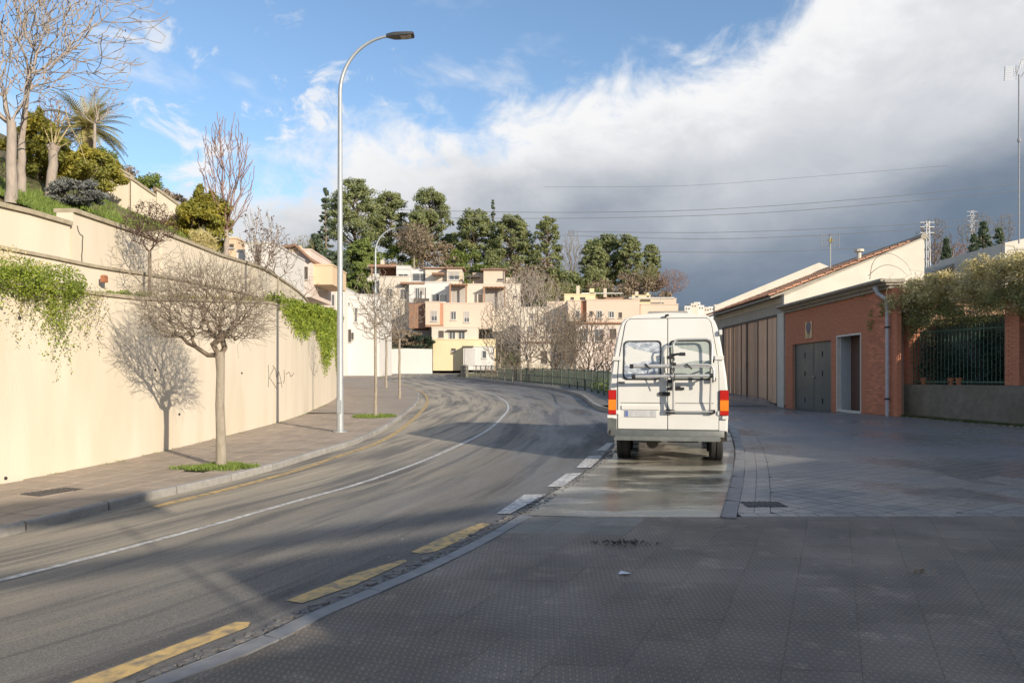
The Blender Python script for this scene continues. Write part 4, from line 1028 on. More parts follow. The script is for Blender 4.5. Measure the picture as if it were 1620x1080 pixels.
# palm
p = hill_pt(140, 262); q = at(138, 205, p.y + 2.5)
palm = empty('palm_tree', (q.x, q.y, hz(q.x, q.y)), label='palm with arching yellow-green fronds on top of the slope', cat='palm')
k = q.y / F; th = max(1.0, q.z - hz(q.x, q.y))
MB().tube([(0, 0, -.1), (.05, 0, th * .5), (0, 0, th)], [.20, .16, .19], 10).build('trunk', M_brown, palm, smooth=60)
rngp = np.random.default_rng(6)
for i in range(46):
    a = rngp.uniform(0, 2 * math.pi); el = rngp.uniform(-.25, 1.35); Ln = rngp.uniform(1.15, 1.75); mb = MB(); pos = Vector((0, 0, th)); dr = Vector((math.cos(a) * math.cos(el), math.sin(a) * math.cos(el), math.sin(el))); pl = []
    for s in range(13): pl.append(pos.copy()); pos += dr * Ln / 12; dr = (dr + Vector((0, 0, -.105))).normalized()
    mb.tube(pl, [.018 * (1 - s / 14) for s in range(13)], 4)
    for s in range(2, 13):
        for sg in (-1, 1):
            for w_ in (0, .5):
                t = (pl[min(s + 1, 12)] - pl[s - 1]).normalized(); side = t.cross(Vector((0, 0, 1))).normalized() * sg; b0 = pl[s].lerp(pl[min(s + 1, 12)], w_); Lf = .34 * math.sin(min(1, s / 12 + .12) * math.pi * .93) + .05
                tip = b0 + (side + t * .9 + Vector((0, 0, -.25))).normalized() * Lf; mb.add([b0 - t * .026, b0 + t * .026, tip], [(0, 1, 2)])
    mb.build('frond', M_palm, palm)
# sloping wall on the hillside
hw = empty('hillside_wall', (0, 0, 0), label='cream stepped wall climbing the hillside behind the grass', cat='wall')
prev = None
for (xa, ya, ba), (xb, yb, bb) in [((146, 256, 300), (203, 282, 318)), ((178, 262, 300), (207, 279, 318)), ((207, 283, 320), (247, 311, 338)), ((248, 300, 335), (290, 330, 352))]:
    A = hill_pt(xa, ba - 2); B = hill_pt(xb, bb - 2)
    if (xa, ya) == (178, 262): A = at(xa, ba, A.y + 1.6); B = at(xb, bb, B.y + 1.6)
    ta, tb_ = at(xa, ya, A.y).z, at(xb, yb, B.y).z; t = Vector((B.x - A.x, B.y - A.y, 0)).normalized(); n_ = Vector((-t.y, t.x, 0)) * .22
    mb = MB(); A0 = (A.x, A.y); B0 = (B.x, B.y); A1 = (A.x + n_.x, A.y + n_.y); B1 = (B.x + n_.x, B.y + n_.y)
    mb.add([(*A0, A.z - 1), (*B0, B.z - 1), (*B1, B.z - 1), (*A1, A.z - 1), (*A0, ta), (*B0, tb_), (*B1, tb_), (*A1, ta)], [(3, 2, 1, 0), (4, 5, 6, 7), (0, 1, 5, 4), (1, 2, 6, 5), (2, 3, 7, 6), (3, 0, 4, 7)])
    mb.build('wall_panel', M_wall, hw)
    e_ = .04; mb = MB(); N2 = n_ * .2
    mb.add([(A0[0] - N2.x, A0[1] - N2.y, ta + .002), (B0[0] - N2.x, B0[1] - N2.y, tb_ + .002), (B1[0] + N2.x, B1[1] + N2.y, tb_ + .002), (A1[0] + N2.x, A1[1] + N2.y, ta + .002)] + [(A0[0] - N2.x, A0[1] - N2.y, ta + .07), (B0[0] - N2.x, B0[1] - N2.y, tb_ + .07), (B1[0] + N2.x, B1[1] + N2.y, tb_ + .07), (A1[0] + N2.x, A1[1] + N2.y, ta + .07)], [(3, 2, 1, 0), (4, 5, 6, 7), (0, 1, 5, 4), (1, 2, 6, 5), (2, 3, 7, 6), (3, 0, 4, 7)])
    mb.build('coping', M_coping, hw)
# thin leafy tree between slope and white house
q = at(412, 440, 27); q.z = interp(zc, WALLC.near(q.x, q.y)[0]) - .3
bare_tree('leafy_sapling', (q.x, q.y, q.z), 1.6, .05, (0, 0, 3.0), (.75, .7, 1.35), 150, 'slender tree with dark leaf clusters against the white house', mat=M_bark2, matt=M_bark2, seed=95, rmin=.009, bias=.9, leaves=(320, .07, M_plum))

# ------------------------------------------------------------------ street lamps
def lamp(loc, H, k, label, arm):
    e = empty('street_lamp', loc, label=label, cat='street lamp', group='curved street lamps on the left sidewalk')
    ax = Vector((arm[0], arm[1], 0)).normalized(); r = 1.25 * k; hs = H - r * 1.02
    MB().tube([(0, 0, -.02), (0, 0, .9), (0, 0, hs * .5), (0, 0, hs)], [.080 * k, .074 * k, .060 * k, .044 * k], 16).build('pole', M_galv, e, smooth=60)
    pts_ = [Vector((0, 0, hs)) + Vector((0, 0, 0))]
    for i in range(1, 15):
        t = i / 14 * math.pi / 2 * .93; pts_.append(Vector((0, 0, hs)) + ax * (r * .95 * (1 - math.cos(t))) + Vector((0, 0, r * math.sin(t))))
    MB().tube(pts_, [.043 * k - .016 * k * i / 14 for i in range(15)], 12).build('arm', M_galv, e, smooth=60)
    MB().tube([(0, 0, 0), (0, 0, .02), (0, 0, .021)], [.15 * k, .15 * k, .09 * k], 14).build('base_plate', M_galv, e)
    m_ = MB().box((0, 0, 0), (.08 * k, .03, .28), 0); ob = m_.build('service_door', M_galv, e); ob.location = (0, -.082 * k, .55)
    tip = pts_[-1]; s_ = ax.cross(Vector((0, 0, 1))); mb = MB(); vv = []
    secs_ = [(-.05, .04, .02, .04), (.04, .08, .03, .045), (.12, .12, .035, .045), (.38, .13, .035, .04), (.52, .12, .025, .035), (.55, .10, .012, .025)]
    for u, w, dn, up in secs_:
        for a_, b_ in ((-w, -dn), (w, -dn), (w * .8, up), (-w * .8, up)): vv.append(tip + ax * u * k + s_ * a_ * k + Vector((0, 0, b_ * k + u * .05 * k)))
    n = len(secs_); mb.add(vv, [(i * 4 + j, i * 4 + (j + 1) % 4, i * 4 + 4 + (j + 1) % 4, i * 4 + 4 + j) for i in range(n - 1) for j in range(4)] + [(0, 1, 2, 3), (n * 4 - 1, n * 4 - 2, n * 4 - 3, n * 4 - 4)])
    hd = mb.build('lamp_head', M_lampd, e, smooth=50)
    vv = [tip + ax * u * k + s_ * w * k + Vector((0, 0, (-.044 + u * .05) * k)) for u, w in ((.26, -.10), (.26, .10), (.49, .09), (.49, -.09))]; mb = MB(); mb.add(vv + [v + Vector((0, 0, .01)) for v in vv], [(3, 2, 1, 0), (4, 5, 6, 7), (0, 1, 5, 4), (1, 2, 6, 5), (2, 3, 7, 6), (3, 0, 4, 7)]); mb.build('lens', M_lens, hd)
q = gpt(538, 683, .09); lamp(q, 8.62, 1.0, 'tall galvanised street lamp nearest the camera arching over the road', (1, .0))
q = gpt(594, 616); lamp(q, 9.3 * .97, 1.1, 'more distant street lamp beyond the thin sidewalk tree', (1, .1))

# ------------------------------------------------------------------ hills behind and skyline trees
def hillz(x, y):
    return zg(0, 140) + 30 * sstep(140, 215, y) * (1 - .85 * sstep(10, 75, x)) * (.55 + .45 * sstep(-60, -10, x)) + 10 * sstep(-15, -60, x) * sstep(60, 130, y)
def build_hills():
    xs = np.arange(-190, 200, 8); ys = np.arange(118, 420, 7); vv = [(x, y, hillz(x, y) - .8 + 1.2 * math.sin(x * .11 + y * .07)) for y in ys for x in xs]; n = len(xs)
    mb = MB(); mb.add(vv, [(j * n + i, j * n + i + 1, (j + 1) * n + i + 1, (j + 1) * n + i) for j in range(len(ys) - 1) for i in range(n - 1)]); mb.build('hill', M_hill, smooth=80, kind='structure')
build_hills()
def pine(px, pyt, pyb, wpx, d, label, seed, mat=None, n=5200, conical=False, size=.50):
    """tree with limbs, pads of needles and gaps"""
    rng = np.random.default_rng(seed); top = at(px, pyt, d); H = (pyb - pyt) / F * d; rx = wpx / 2 / F * d; g = top.z - H
    e = empty('pine_tree', (top.x, d, g), label=label, cat='tree', group='evergreen trees on the hill behind the houses')
    rt = .035 * H ** .9 * .5 + .08; pp, rr = trunk_path(H * .93, rt, rt * .25, (rng.normal() * .4, 0), .15, 8); MB().tube(pp, rr, 8).build('trunk', M_twig, e, smooth=60)
    C = []; NN = []; pads = 120 if not conical else 70; n = int(n * 1.7); lim = MB()
    for i in range(pads):
        t = rng.uniform(.10, 1) ** .85 if not conical else rng.uniform(.08, 1); z = H * t
        env = rx * (max(.25, math.sin(min(1, max(0, t - .05) / .95) * math.pi * .80 + .45)) ** .7 if not conical else (1.02 - t) ** .8 * 1.05)
        a = rng.uniform(0, 6.28); rad = env * rng.uniform(.25, 1.0) ** .6; c = np.array((math.cos(a) * rad, math.sin(a) * rad, z - (0 if not conical else rad * .15)))
        pr = rx * rng.uniform(.15, .31) * (1 if not conical else .75); m = n // pads; q = rng.normal(size=(m, 3)); q /= np.linalg.norm(q, axis=1, keepdims=True); q *= (rng.uniform(0, 1, m) ** .4)[:, None] * pr; q[:, 2] *= .5 if not conical else .25; q += rng.normal(size=q.shape) * pr * .12; nn = q / (np.linalg.norm(q, axis=1, keepdims=True) + 1e-6) + np.array([c[0], c[1], .6 * rx]) / (rx * 1.2); NN.append(nn / np.linalg.norm(nn, axis=1, keepdims=True))
        C.append(q + c); z0 = max(.1 * H, z - rad * .8); lim.tube([(0, 0, z0), ((c[0]) * .55, c[1] * .55, (z0 + z) / 2), tuple(c)], [rt * .4, rt * .25, rt * .1], 4, cap=False)
    lim.build('limbs', M_twig, e); C = np.concatenate(C)
    link('crown', quads_mesh('crown', leaf_quads(C, size, rng, aspect=.75, nrm=np.concatenate(NN))), mat or M_pine, e); return e
PN = [(515, 297, 430, 34, 150, 'dark drooping cedar left of the tall lamp post', M_cedar, True), (560, 286, 400, 88, 165, 'large pine just right of the tall lamp post', None, False), (617, 306, 405, 66, 172, 'pine above the second street lamp', None, False), (680, 303, 410, 70, 168, 'tall pine above the white terraced houses', None, False), (660, 340, 415, 46, 162, 'lower pine between the two tall ones above the terraces', None, False),
      (752, 334, 425, 66, 166, 'broad pine left in the middle group behind the tower roof', None, False), (808, 344, 428, 66, 163, 'broad pine right in the middle group', None, False), (780, 317, 420, 18, 185, 'spindly thin conifer poking out above the middle pines', M_cedar, True), (866, 343, 470, 48, 160, 'narrow tall pine standing alone right of the middle group', None, False),
      (940, 382, 462, 46, 158, 'pine at the left of the right-hand group', None, False), (960, 373, 462, 60, 164, 'tallest pine of the right-hand group', None, False), (995, 374, 462, 46, 160, 'pine at the right of the right-hand group', None, False), (1030, 388, 450, 32, 170, 'small round pine at the right end of the pine row', None, False),
      (500, 372, 470, 36, 128, 'dark bushy conifer at the left foot of the cedar', M_cedar, False), (575, 380, 470, 60, 140, 'rounded green tree below the big pine', M_shrub, False), (532, 400, 480, 50, 132, 'dark tree directly behind the tall lamp post', M_cedar, False), (572, 418, 482, 50, 128, 'bright green tree beside the cream end house', M_shrub, False), (845, 395, 450, 34, 175, 'low pine filling the gap behind the narrow pine', None, False), (715, 372, 425, 40, 175, 'low pine behind the gap between two pine groups', None, False)]
for i, (px, t, b, w, d, lab, mt_, con) in enumerate(PN): pine(px, t, b, w, d, lab, 200 + i, mt_, conical=con, n=6500 if w > 55 else 4200, size=.34 if w > 40 else .28)
def far_bare(px, pyt, pyb, wpx, d, label, seed, matt=None, n=420, zg_=None, rm=.03, group='bare trees around the far houses', leaves=None, low=.25):
    top = at(px, pyt, d); H = (pyb - pyt) / F * d; rx = wpx / 2 / F * d; th = H * low
    return bare_tree('bare_tree', (top.x, d, top.z - H), th, .022 * H + .03, (0, 0, th + (H - th) * .52), (rx, rx * .9, (H - th) * .5), n, label, matt=matt or M_twig, seed=seed, rmin=rm, group=group, bias=.6, leaves=leaves)
far_bare(655, 352, 425, 62, 155, 'brown leafless tree massing above the roof terraces', 240, M_twig, 900, leaves=(1500, .35, M_brown))
far_bare(905, 362, 470, 40, 158, 'grey leafless tree leaning between two pines', 241, M_twig3, 500)
far_bare(1062, 425, 478, 60, 150, 'pinkish leafless tree at the right end of the ridge', 242, M_twig2, 700)
far_bare(1020, 415, 470, 50, 150, 'olive leafless tree under the small round pine', 243, M_twigo, 600)
far_bare(840, 420, 500, 70, 125, 'pale leafless tree behind the cream house corner', 244, M_twig3, 800)
far_bare(880, 440, 505, 60, 122, 'tawny leafless tree left of the yellow roofs', 245, M_twigo, 600)
far_bare(480, 370, 430, 40, 110, 'greyish bare tree behind the orange gable', 246, M_twigo, 350, rm=.02)
for i, (px, py, w, hh, d, mt_, lab) in enumerate([(505, 452, 40, 5, 126, M_cedar, 'dark undergrowth at the foot of the cedar'), (548, 440, 44, 6, 140, M_shrub, 'green undergrowth below the big pine'), (600, 425, 40, 5, 150, M_brown, 'tawny scrub between the big pine and the terraces'), (636, 405, 40, 5, 158, M_shrub, 'olive scrub behind the cream end house roof'), (690, 415, 46, 5, 158, M_brown, 'brown scrub under the tall pine'), (735, 418, 44, 5, 158, M_shrub, 'green scrub left of the tower roof'), (790, 425, 46, 5, 158, M_pine, 'dark scrub behind the tower roof'), (835, 440, 44, 6, 150, M_brown, 'brown scrub right of the tower roof'), (880, 452, 46, 6, 150, M_pine, 'dark scrub at the foot of the narrow pine'), (925, 455, 46, 5, 150, M_pine, 'green scrub left under the right-hand pines'), (970, 457, 50, 5, 150, M_brown, 'brown scrub centred under the right-hand pines'), (1015, 460, 50, 5, 150, M_brown, 'brown scrub under the small round pine'), (470, 425, 30, 3, 100, M_brown, 'brown scrub behind the orange gable')]):
    q = at(px, py, d); rw = w / F * d; shrub('scrub', (q.x, q.y, q.z - hh * 1.2), (rw, rw * .5, hh), 3600, .42, mt_, lab, seed=330 + i, group='scrub on the hill under the pines', clump=40)
# nearer bare trees behind the green fence
BT = [(838, 428, 604, 128, 62, 'largest pale bare tree behind the left part of the green fence', M_bark2, 1900, .016), (790, 470, 598, 70, 74, 'slender bare tree beside the grey barrier', M_twig3, 700, .017), (880, 480, 606, 100, 56, 'dark spreading bare tree behind the middle of the green fence', M_twig, 1500, .014), (930, 490, 612, 100, 50, 'brownish bare tree just left of the van', M_twig, 1500, .012), (905, 475, 600, 70, 70, 'taller thin bare tree between the fence trees and cream house', M_twig, 500, .017), (815, 510, 600, 70, 66, 'low twiggy bare tree in front of the white garage', M_twig, 500, .016), (960, 520, 612, 50, 52, 'small bare tree partly hidden by the van', M_twig2, 350, .013)]
for i, (px, t, b, w, d, lab, mt_, n, rm) in enumerate(BT): far_bare(px, t, b, w, d, lab, 260 + i, mt_, n, rm=rm, group='bare trees behind the green fence', low=.18)

# ------------------------------------------------------------------ far houses
def quadbox(mb, px0, px1, pt, pb, d, dep, y_off=0.0):
    a = at(px0, pt, d); b = at(px1, pb, d); mb.bx(a.x, b.x, d - y_off, d + dep, b.z, a.z); return mb
def window(parent, px0, px1, pt, pb, d, kind='glass', shut=None):
    a = at(px0, pt, d); b = at(px1, pb, d); t = .10; x0, x1, z0, z1 = a.x, b.x, b.z, a.z; mb = MB()
    mb.bx(x0, x1, d - .07, d - .003, z1 - t, z1); mb.bx(x0, x1, d - .09, d - .003, z0, z0 + t)
    mb.bx(x0, x0 + t, d - .07, d - .003, z0 + t, z1 - t); mb.bx(x1 - t, x1, d - .07, d - .003, z0 + t, z1 - t)
    if x1 - x0 > .7: xm = (x0 + x1) / 2; mb.bx(xm - .04, xm + .04, d - .06, d - .003, z0 + t, z1 - t)
    w = mb.build('window', HM['frame'] if kind != 'dark' else HM['dark'], parent)
    zt = z1 - t
    if shut: zt = z1 - t - (z1 - z0) * shut; MB().bx(x0 + t, x1 - t, d - .055, d - .003, zt, z1 - t).build('shutter', HM['shutter'], w)
    MB().bx(x0 + t, x1 - t, d - .025, d - .003, z0 + t, zt).build('pane', HM['glass'] if kind != 'dark' else HM['dark'], w)
    MB().bx(x0 - .08, x1 + .08, d - .16, d - .003, z0 - .09, z0 - .002).build('sill', HM['frame'], w)
def house(label, boxes, wins=(), d=130, group='terraced houses across the bend', name='terraced_house', roofs=(), extra=()):
    x = at(boxes[0][0], boxes[0][3], d); e = empty(name, (x.x, d, x.z), label=label, cat='house', group=group); off = e.location
    def fix(o): o.location = -Vector(off); return o
    k0 = len(bpy.data.objects)
    for bb in boxes:
        px0, px1, pt, pb, col = bb[:5]; dd = d + (bb[5] if len(bb) > 5 else 0); dep = bb[6] if len(bb) > 6 else 8
        if px0 is None: continue
        fix(quadbox(MB(), px0, px1, pt, pb, dd, dep).build('wall', HM[col], e)); a = at(px0, pt, dd); b = at(px1, pt, dd)
        fix(MB().bx(a.x - .06, b.x + .06, dd - .06, dd + dep, a.z + .003, a.z + .14).build('parapet', HM['frame' if col == 'white' else col], e))
    for w in wins:
        tmp = empty('t', (0, 0, 0)); n0 = set(bpy.data.objects); window(None, *w[:4], d + (w[4] if len(w) > 4 else 0), *(w[5:] if len(w) > 5 else ()))
        for o in set(bpy.data.objects) - n0:
            if o.name.split('.')[0] == 'window': wo = o
        wo.parent = e; wo.location = -Vector(off)
        for o in set(bpy.data.objects) - n0 - {wo}: o.parent = wo
        bpy.data.objects.remove(tmp)
    for (px0, px1, pt, pb, dd, dep) in roofs:
        a = at(px0, pb, d + dd); b = at(px1, pb, d + dd); zt = at(0, pt, d + dd).z; xm = (a.x + b.x) / 2; y0, y1 = d + dd - .4, d + dd + dep; mb = MB()
        mb.add([(a.x - .3, y0, a.z), (b.x + .3, y0, a.z), (b.x + .3, y1, a.z), (a.x - .3, y1, a.z), (a.x - .3, y0, a.z + .15), (b.x + .3, y0, a.z + .15), (b.x + .3, y1, a.z + .15), (a.x - .3, y1, a.z + .15), (xm, (y0 + y1) / 2, zt + .15)],
               [(3, 2, 1, 0), (0, 1, 5, 4), (1, 2, 6, 5), (2, 3, 7, 6), (3, 0, 4, 7), (4, 5, 8), (5, 6, 8), (6, 7, 8), (7, 4, 8)]); fix(mb.build('roof', HM['roof'], e))
    for (nm, px0, px1, pt, pb, dd, dep, col) in extra: fix(quadbox(MB(), px0, px1, pt, pb, d + dd, dep).build(nm, HM[col], e))
    return e
def pergola(px0, px1, pt, pb, d, dep, col='wood', e=None):
    """slatted terrace roof on posts, with a dark recess behind"""
    a = at(px0, pt, d); b = at(px1, pb, d); off = e.location; mb = MB(); mb.bx(a.x, b.x, d - dep, d - .01, a.z - .18, a.z); n = 6
    for i in range(n): x = a.x + (b.x - a.x) * i / (n - 1); mb.bx(x - .08, x + .08, d - dep - .2, d - dep, a.z - .16, a.z - .02)
    for x in (a.x + .15, b.x - .15): mb.bx(x - .12, x + .12, d - dep, d - dep + .22, b.z, a.z - .18)
    o = mb.build('pergola', HM[col], e); o.location = -Vector(off)
    o = MB().bx(a.x + .3, b.x - .3, d - .05, d - .004, b.z, a.z - .25).build('recess', HM['shutter'], e); o.location = -Vector(off)
h1_ = house('cream end house with two upper windows right of the second lamp', [(600, 647, 438, 545, 'cream', 0, 9), (571, 600, 421, 470, 'white', 3, 6)], [(611, 621, 456, 470), (633, 643, 457, 474), (610, 618, 487, 500), (628, 636, 487, 500)], d=124, extra=[('awning', 583, 627, 418, 422, 1, 5, 'roof'), ('post', 587, 589, 422, 438, 1.2, .3, 'wood'), ('back_wall', 590, 626, 423, 438, 4, .5, 'brown'), ('chimney', 602, 607, 411, 419, 4, 1, 'cream'), ('ledge', 633, 672, 446, 449, -1.2, 1.2, 'roof')])
h2_ = house('white house with glazed roof terrace and dark balcony', [(647, 712, 447, 540, 'white', 0, 9), (627, 649, 421, 447, 'white', 1.5, 5), (649, 678, 427, 447, 'white', 3.5, 4), (673, 707, 424, 447, 'cream', 3, 5)], [(630, 646, 433, 441, 1.5), (652, 677, 432, 445, 3.5), (657, 664, 455, 478), (683, 707, 465, 478)], d=123, roofs=[(672, 708, 421, 425, 3, 5)], extra=[('awning', 683, 702, 431, 434, 1, 2, 'wood'), ('balcony_rail', 655, 679, 472, 479, -1.2, .1, 'dark'), ('balcony_post', 672, 673.5, 455, 478, -1.1, .2, 'dark'), ('balcony_recess', 656, 671, 455, 466, -.02, .015, 'shutter')])
h3_ = house('cream house with hip-roofed tower and two wooden pergolas', [(712, 824, 450, 545, 'cream', 0, 9), (707, 731, 424, 450, 'cream', 3, 5), (765, 798, 427, 451, 'peach', 1, 6), (748, 766, 433, 451, 'peach', 3, 5), (800, 815, 440, 453, 'cream', 4, 2)], [(710, 727, 430, 443, 3, 'glass', .4), (757, 764, 465, 480, 0, 'dark'), (787, 796, 441, 444, 1, 'dark'), (812, 818, 468, 471, 0, 'dark')], d=122, roofs=[(763, 800, 421, 427, 1, 6), (706, 732, 421, 424.5, 3, 5)], extra=[('terrace_roof', 737, 758, 435, 438, 1.5, 3, 'dark'), ('terrace_post', 743, 745, 438, 450, 1.6, .3, 'dark'), ('antenna_pole', 799.4, 800.2, 426, 450, .5, .12, 'dark'), ('side_strip', 727, 731, 430, 447, 2.9, .09, 'orange')])
pergola(712, 740, 451, 480, 122, 1.8, e=h3_); pergola(765, 800, 455, 487, 122, 1.8, e=h3_)
h4_ = house('low front house with brick-brown side and rust strip', [(695, 778, 480, 520, 'peach', 0, 6), (673, 695, 478, 514, 'peach', -1.5, 7), (647, 673, 481, 519, 'brown', 0, 6)], [(682, 692, 491, 508, -1.5, 'glass', .5), (713, 722, 492, 506), (734, 743, 492, 510, 0, 'glass', .55)], d=116, extra=[('rust_strip', 695, 701, 479, 514, -.3, .28, 'rust'), ('ledge', 673, 700, 513.5, 517, -1.9, 2, 'wood')])
h5_ = house('narrow cream storey with bay windows above the yellow ground floor', [(683, 756, 518, 540, 'cream', 0, 6)], [(694, 702, 523, 534, 0, 'dark'), (710, 721, 524, 537), (725, 736, 524, 537)], d=113, extra=[('ledge', 707, 739, 521.5, 523.5, -.5, .5, 'dark')])
h6_ = house('yellow ground-floor block with white garage and little window', [(685, 784, 537.5, 586, 'yellow', 0, 5), (733, 782, 549, 585, 'white', -2, 2)], [(762.5, 770, 554, 567, -2), (714, 721, 551, 555, 0, 'dark')], d=112, extra=[('garage_door', 735, 752, 551, 578, -2.08, .07, 'frame'), ('ledge', 731, 749, 547, 549, -2.3, 2.4, 'dark')])
h7_ = house('long cream house front seen through the bare trees', [(824, 912, 487, 590, 'cream', 0, 8), (866, 900, 478, 488, 'peach', 2, 6)], [(858, 864, 500, 512), (835, 843, 515, 528), (838, 845, 495, 505), (873, 880, 515, 530, 0, 'dark'), (893, 905, 499, 512), (856, 866, 555, 575, 0, 'dark'), (880, 888, 555, 572)], d=108, extra=[('ledge', 824, 912, 540, 542, -.3, .3, 'roof')])
h8_ = house('peach house with three windows left of the van roof', [(928, 1012, 475, 520, 'peach', 0, 8), (898, 919, 476, 508, 'peach', -.5, 8), (919, 928, 477, 506, 'brown', .6, 6), (912, 1010, 512, 590, 'pink', -1, 8)], [(933, 937.5, 492, 499, 0, 'dark'), (944, 953, 491, 503), (963, 972, 492, 503), (979, 984, 494, 503, 0, 'dark'), (910, 918, 491, 503, -.5), (916, 930, 520, 540, -1), (940, 955, 520, 540, -1), (965, 975, 520, 535, -1, 'dark')], d=105, extra=[('ledge', 908, 1008, 509.5, 512, -1.3, 1.3, 'brown')])
h9_ = house('peach rooftop block just above the left side of the van', [(1012, 1073, 482, 540, 'peach', 0, 8), (1011, 1013, 483, 500, 'brown', -.3, 1)], [(1040, 1046, 500, 508)], d=107)
h10 = house('yellow upper house with chimneys and thin pergola beams', [(893, 942, 466, 480, 'yellow', 0, 7), (1000, 1029, 468, 485, 'yellow', 2, 6), (1029, 1070, 473, 486, 'peach', 3, 5)], [(903, 908, 470, 475, 0, 'dark'), (918, 926, 470, 475, 0, 'dark')], d=118, extra=[('chimney', 912, 917, 452, 466, 1, 1, 'peach'), ('chimney', 933, 940, 456, 467, 1, 1, 'yellow'), ('chimney', 955, 960, 456, 470, 3, 1, 'peach'), ('chimney', 1005, 1010, 461, 470, 2, 1, 'peach'), ('chimney', 1023, 1027, 463, 470, 2, 1, 'yellow'), ('pergola_beam', 920, 985, 463, 464.5, 1, .4, 'frame'), ('pergola_beam', 995, 1067, 470, 472, 1, .5, 'frame'), ('terrace_wall', 942, 1000, 470, 482, 4, .5, 'roof'), ('pergola_post', 1045, 1046, 471, 486, 1, .2, 'frame')])
# white houses at the left
h11 = house('white stepped house wall behind the tall lamp post', [(470, 529, 447, 600, 'pink', 0, 9), (529, 545, 455, 600, 'white', 1, 9), (545, 600, 467, 600, 'white', 3, 9)], [(524, 530, 465, 485, -.01), (560.5, 566, 486, 510, 3), (551, 555.5, 521, 541, 3, 'dark'), (556.5, 559.5, 526, 537, 3, 'dark'), (549.5, 553, 479, 482, 3, 'dark')], d=84, group='white houses left of the bend', name='white_house')
h12 = house('pale house with orange gable and red roof verge', [(428, 492, 396, 470, 'pink', 0, 8), (493, 526, 420, 450, 'orange', 1, 6)], [(443, 450, 412, 434, 0, 'glass'), (462, 468, 423, 437, 0, 'dark'), (480, 487, 422, 442, 0, 'dark')], d=72, group='white houses left of the bend', name='white_house', extra=[('gable_panel', 440, 478, 389, 397, -.05, .05, 'yellow')])
a = at(430, 391, 71.6); b = at(468, 386, 71.6); c = at(493, 409, 71.6)
mb = MB(); mb.add([(a.x, 71.4, a.z), (b.x, 71.4, b.z), (c.x, 71.4, c.z), (c.x, 71.4, c.z - .22), (b.x, 71.4, b.z - .22), (a.x, 71.4, a.z - .22)] + [(a.x, 80, a.z), (b.x, 80, b.z), (c.x, 80, c.z), (c.x, 80, c.z - .22), (b.x, 80, b.z - .22), (a.x, 80, a.z - .22)], [(0, 5, 4, 1), (1, 4, 3, 2), (0, 1, 7, 6), (1, 2, 8, 7), (6, 7, 10, 11), (7, 8, 9, 10), (2, 3, 9, 8), (0, 6, 11, 5), (3, 4, 10, 9), (4, 5, 11, 10)])
o = mb.build('roof', HM['roof'], h12); o.location = -Vector(h12.location)
h13 = house('tall white house with green-shuttered window at the slope end', [(388, 431, 385, 470, 'white', 0, 8), (374, 392, 398, 460, 'white', 1, 6)], [(405, 413, 387, 423, -.01, 'dark'), (408, 412, 436, 444, -.01, 'dark')], d=52, group='white houses left of the bend', name='white_house')
h14 = house('small orange-topped building peeking over the slope', [(358, 374, 378, 420, 'orange', 0, 5)], [(364, 370, 386, 392, -.01, 'dark')], d=56, group='white houses left of the bend', name='white_house')
# garden wall along the far pavement
gw = empty('garden_wall', at(540, 588, 108), label='long white garden wall with a ramp-shaped upper edge beyond the bend', cat='wall'); off = Vector(gw.location)
mb = MB(); prof = [(538, 560), (556, 556), (572, 562), (598, 556), (600, 553), (640, 551), (684, 552)]
vv = []
for dy in (0, .4):
    for px, py in prof: q = at(px, py, 108 + dy); vv.append((q.x, 108 + dy, q.z))
    for px, py in prof: q = at(px, 592, 108 + dy); vv.append((q.x, 108 + dy, q.z))
n = len(prof); fs = [(i, i + 1, n + i + 1, n + i) for i in range(n - 1)] + [(2 * n + i, 3 * n + i, 3 * n + i + 1, 2 * n + i + 1) for i in range(n - 1)] + [(i, 2 * n + i, 2 * n + i + 1, i + 1) for i in range(n - 1)]
mb.add(vv, fs); o = mb.build('wall_face', HM['white'], gw); o.location = -off
# hedges above it
for i, (px, py, w, lab, mt_) in enumerate([(555, 545, 26, 'brown hedge over the left end of the white garden wall', M_brown), (665, 540, 26, 'dark hedge under the brown house side', M_darkleaf), (610, 530, 30, 'tawny shrubs filling the garden below the cream end house', M_brown), (640, 535, 26, 'tawny shrubs in the garden left of the dark hedge', M_brown)]):
    q = at(px, py + 14, 110.5); shrub('garden_shrub', (q.x, q.y, q.z), (w / F * 110, 1.6, 1.3), 2200, .22, mt_, lab, seed=300 + i, group='shrubs above the white garden wall')
# tiny town far right
for i, (px0, px1, t, b, col) in enumerate([(1083, 1094, 484, 495, 'white'), (1093, 1104, 480, 495, 'cream'), (1104, 1114, 483, 495, 'white'), (1113, 1122, 486, 496, 'pink'), (1121, 1132, 485, 496, 'white'), (1098, 1108, 478, 484, 'white'), (1130, 1140, 482, 496, 'white')]):
    e = house(['distant white house left in the cluster above the van roof', 'distant cream house second in the cluster above the van roof', 'distant white house mid-cluster beneath the dark cloud', 'distant pinkish house right of mid-cluster', 'distant white house touching the tiled roof corner', 'distant white house standing highest in the cluster', 'distant white house half hidden by the tiled eave'][i], [(px0, px1, t, b + 40, col, 0, 12)], [(px0 + 2, px0 + 4, t + 3, t + 5, 0, 'dark'), (px0 + 6, px0 + 8, t + 3, t + 5, 0, 'dark')], d=330 + i * 7, group='distant town houses above the van', name='distant_house')

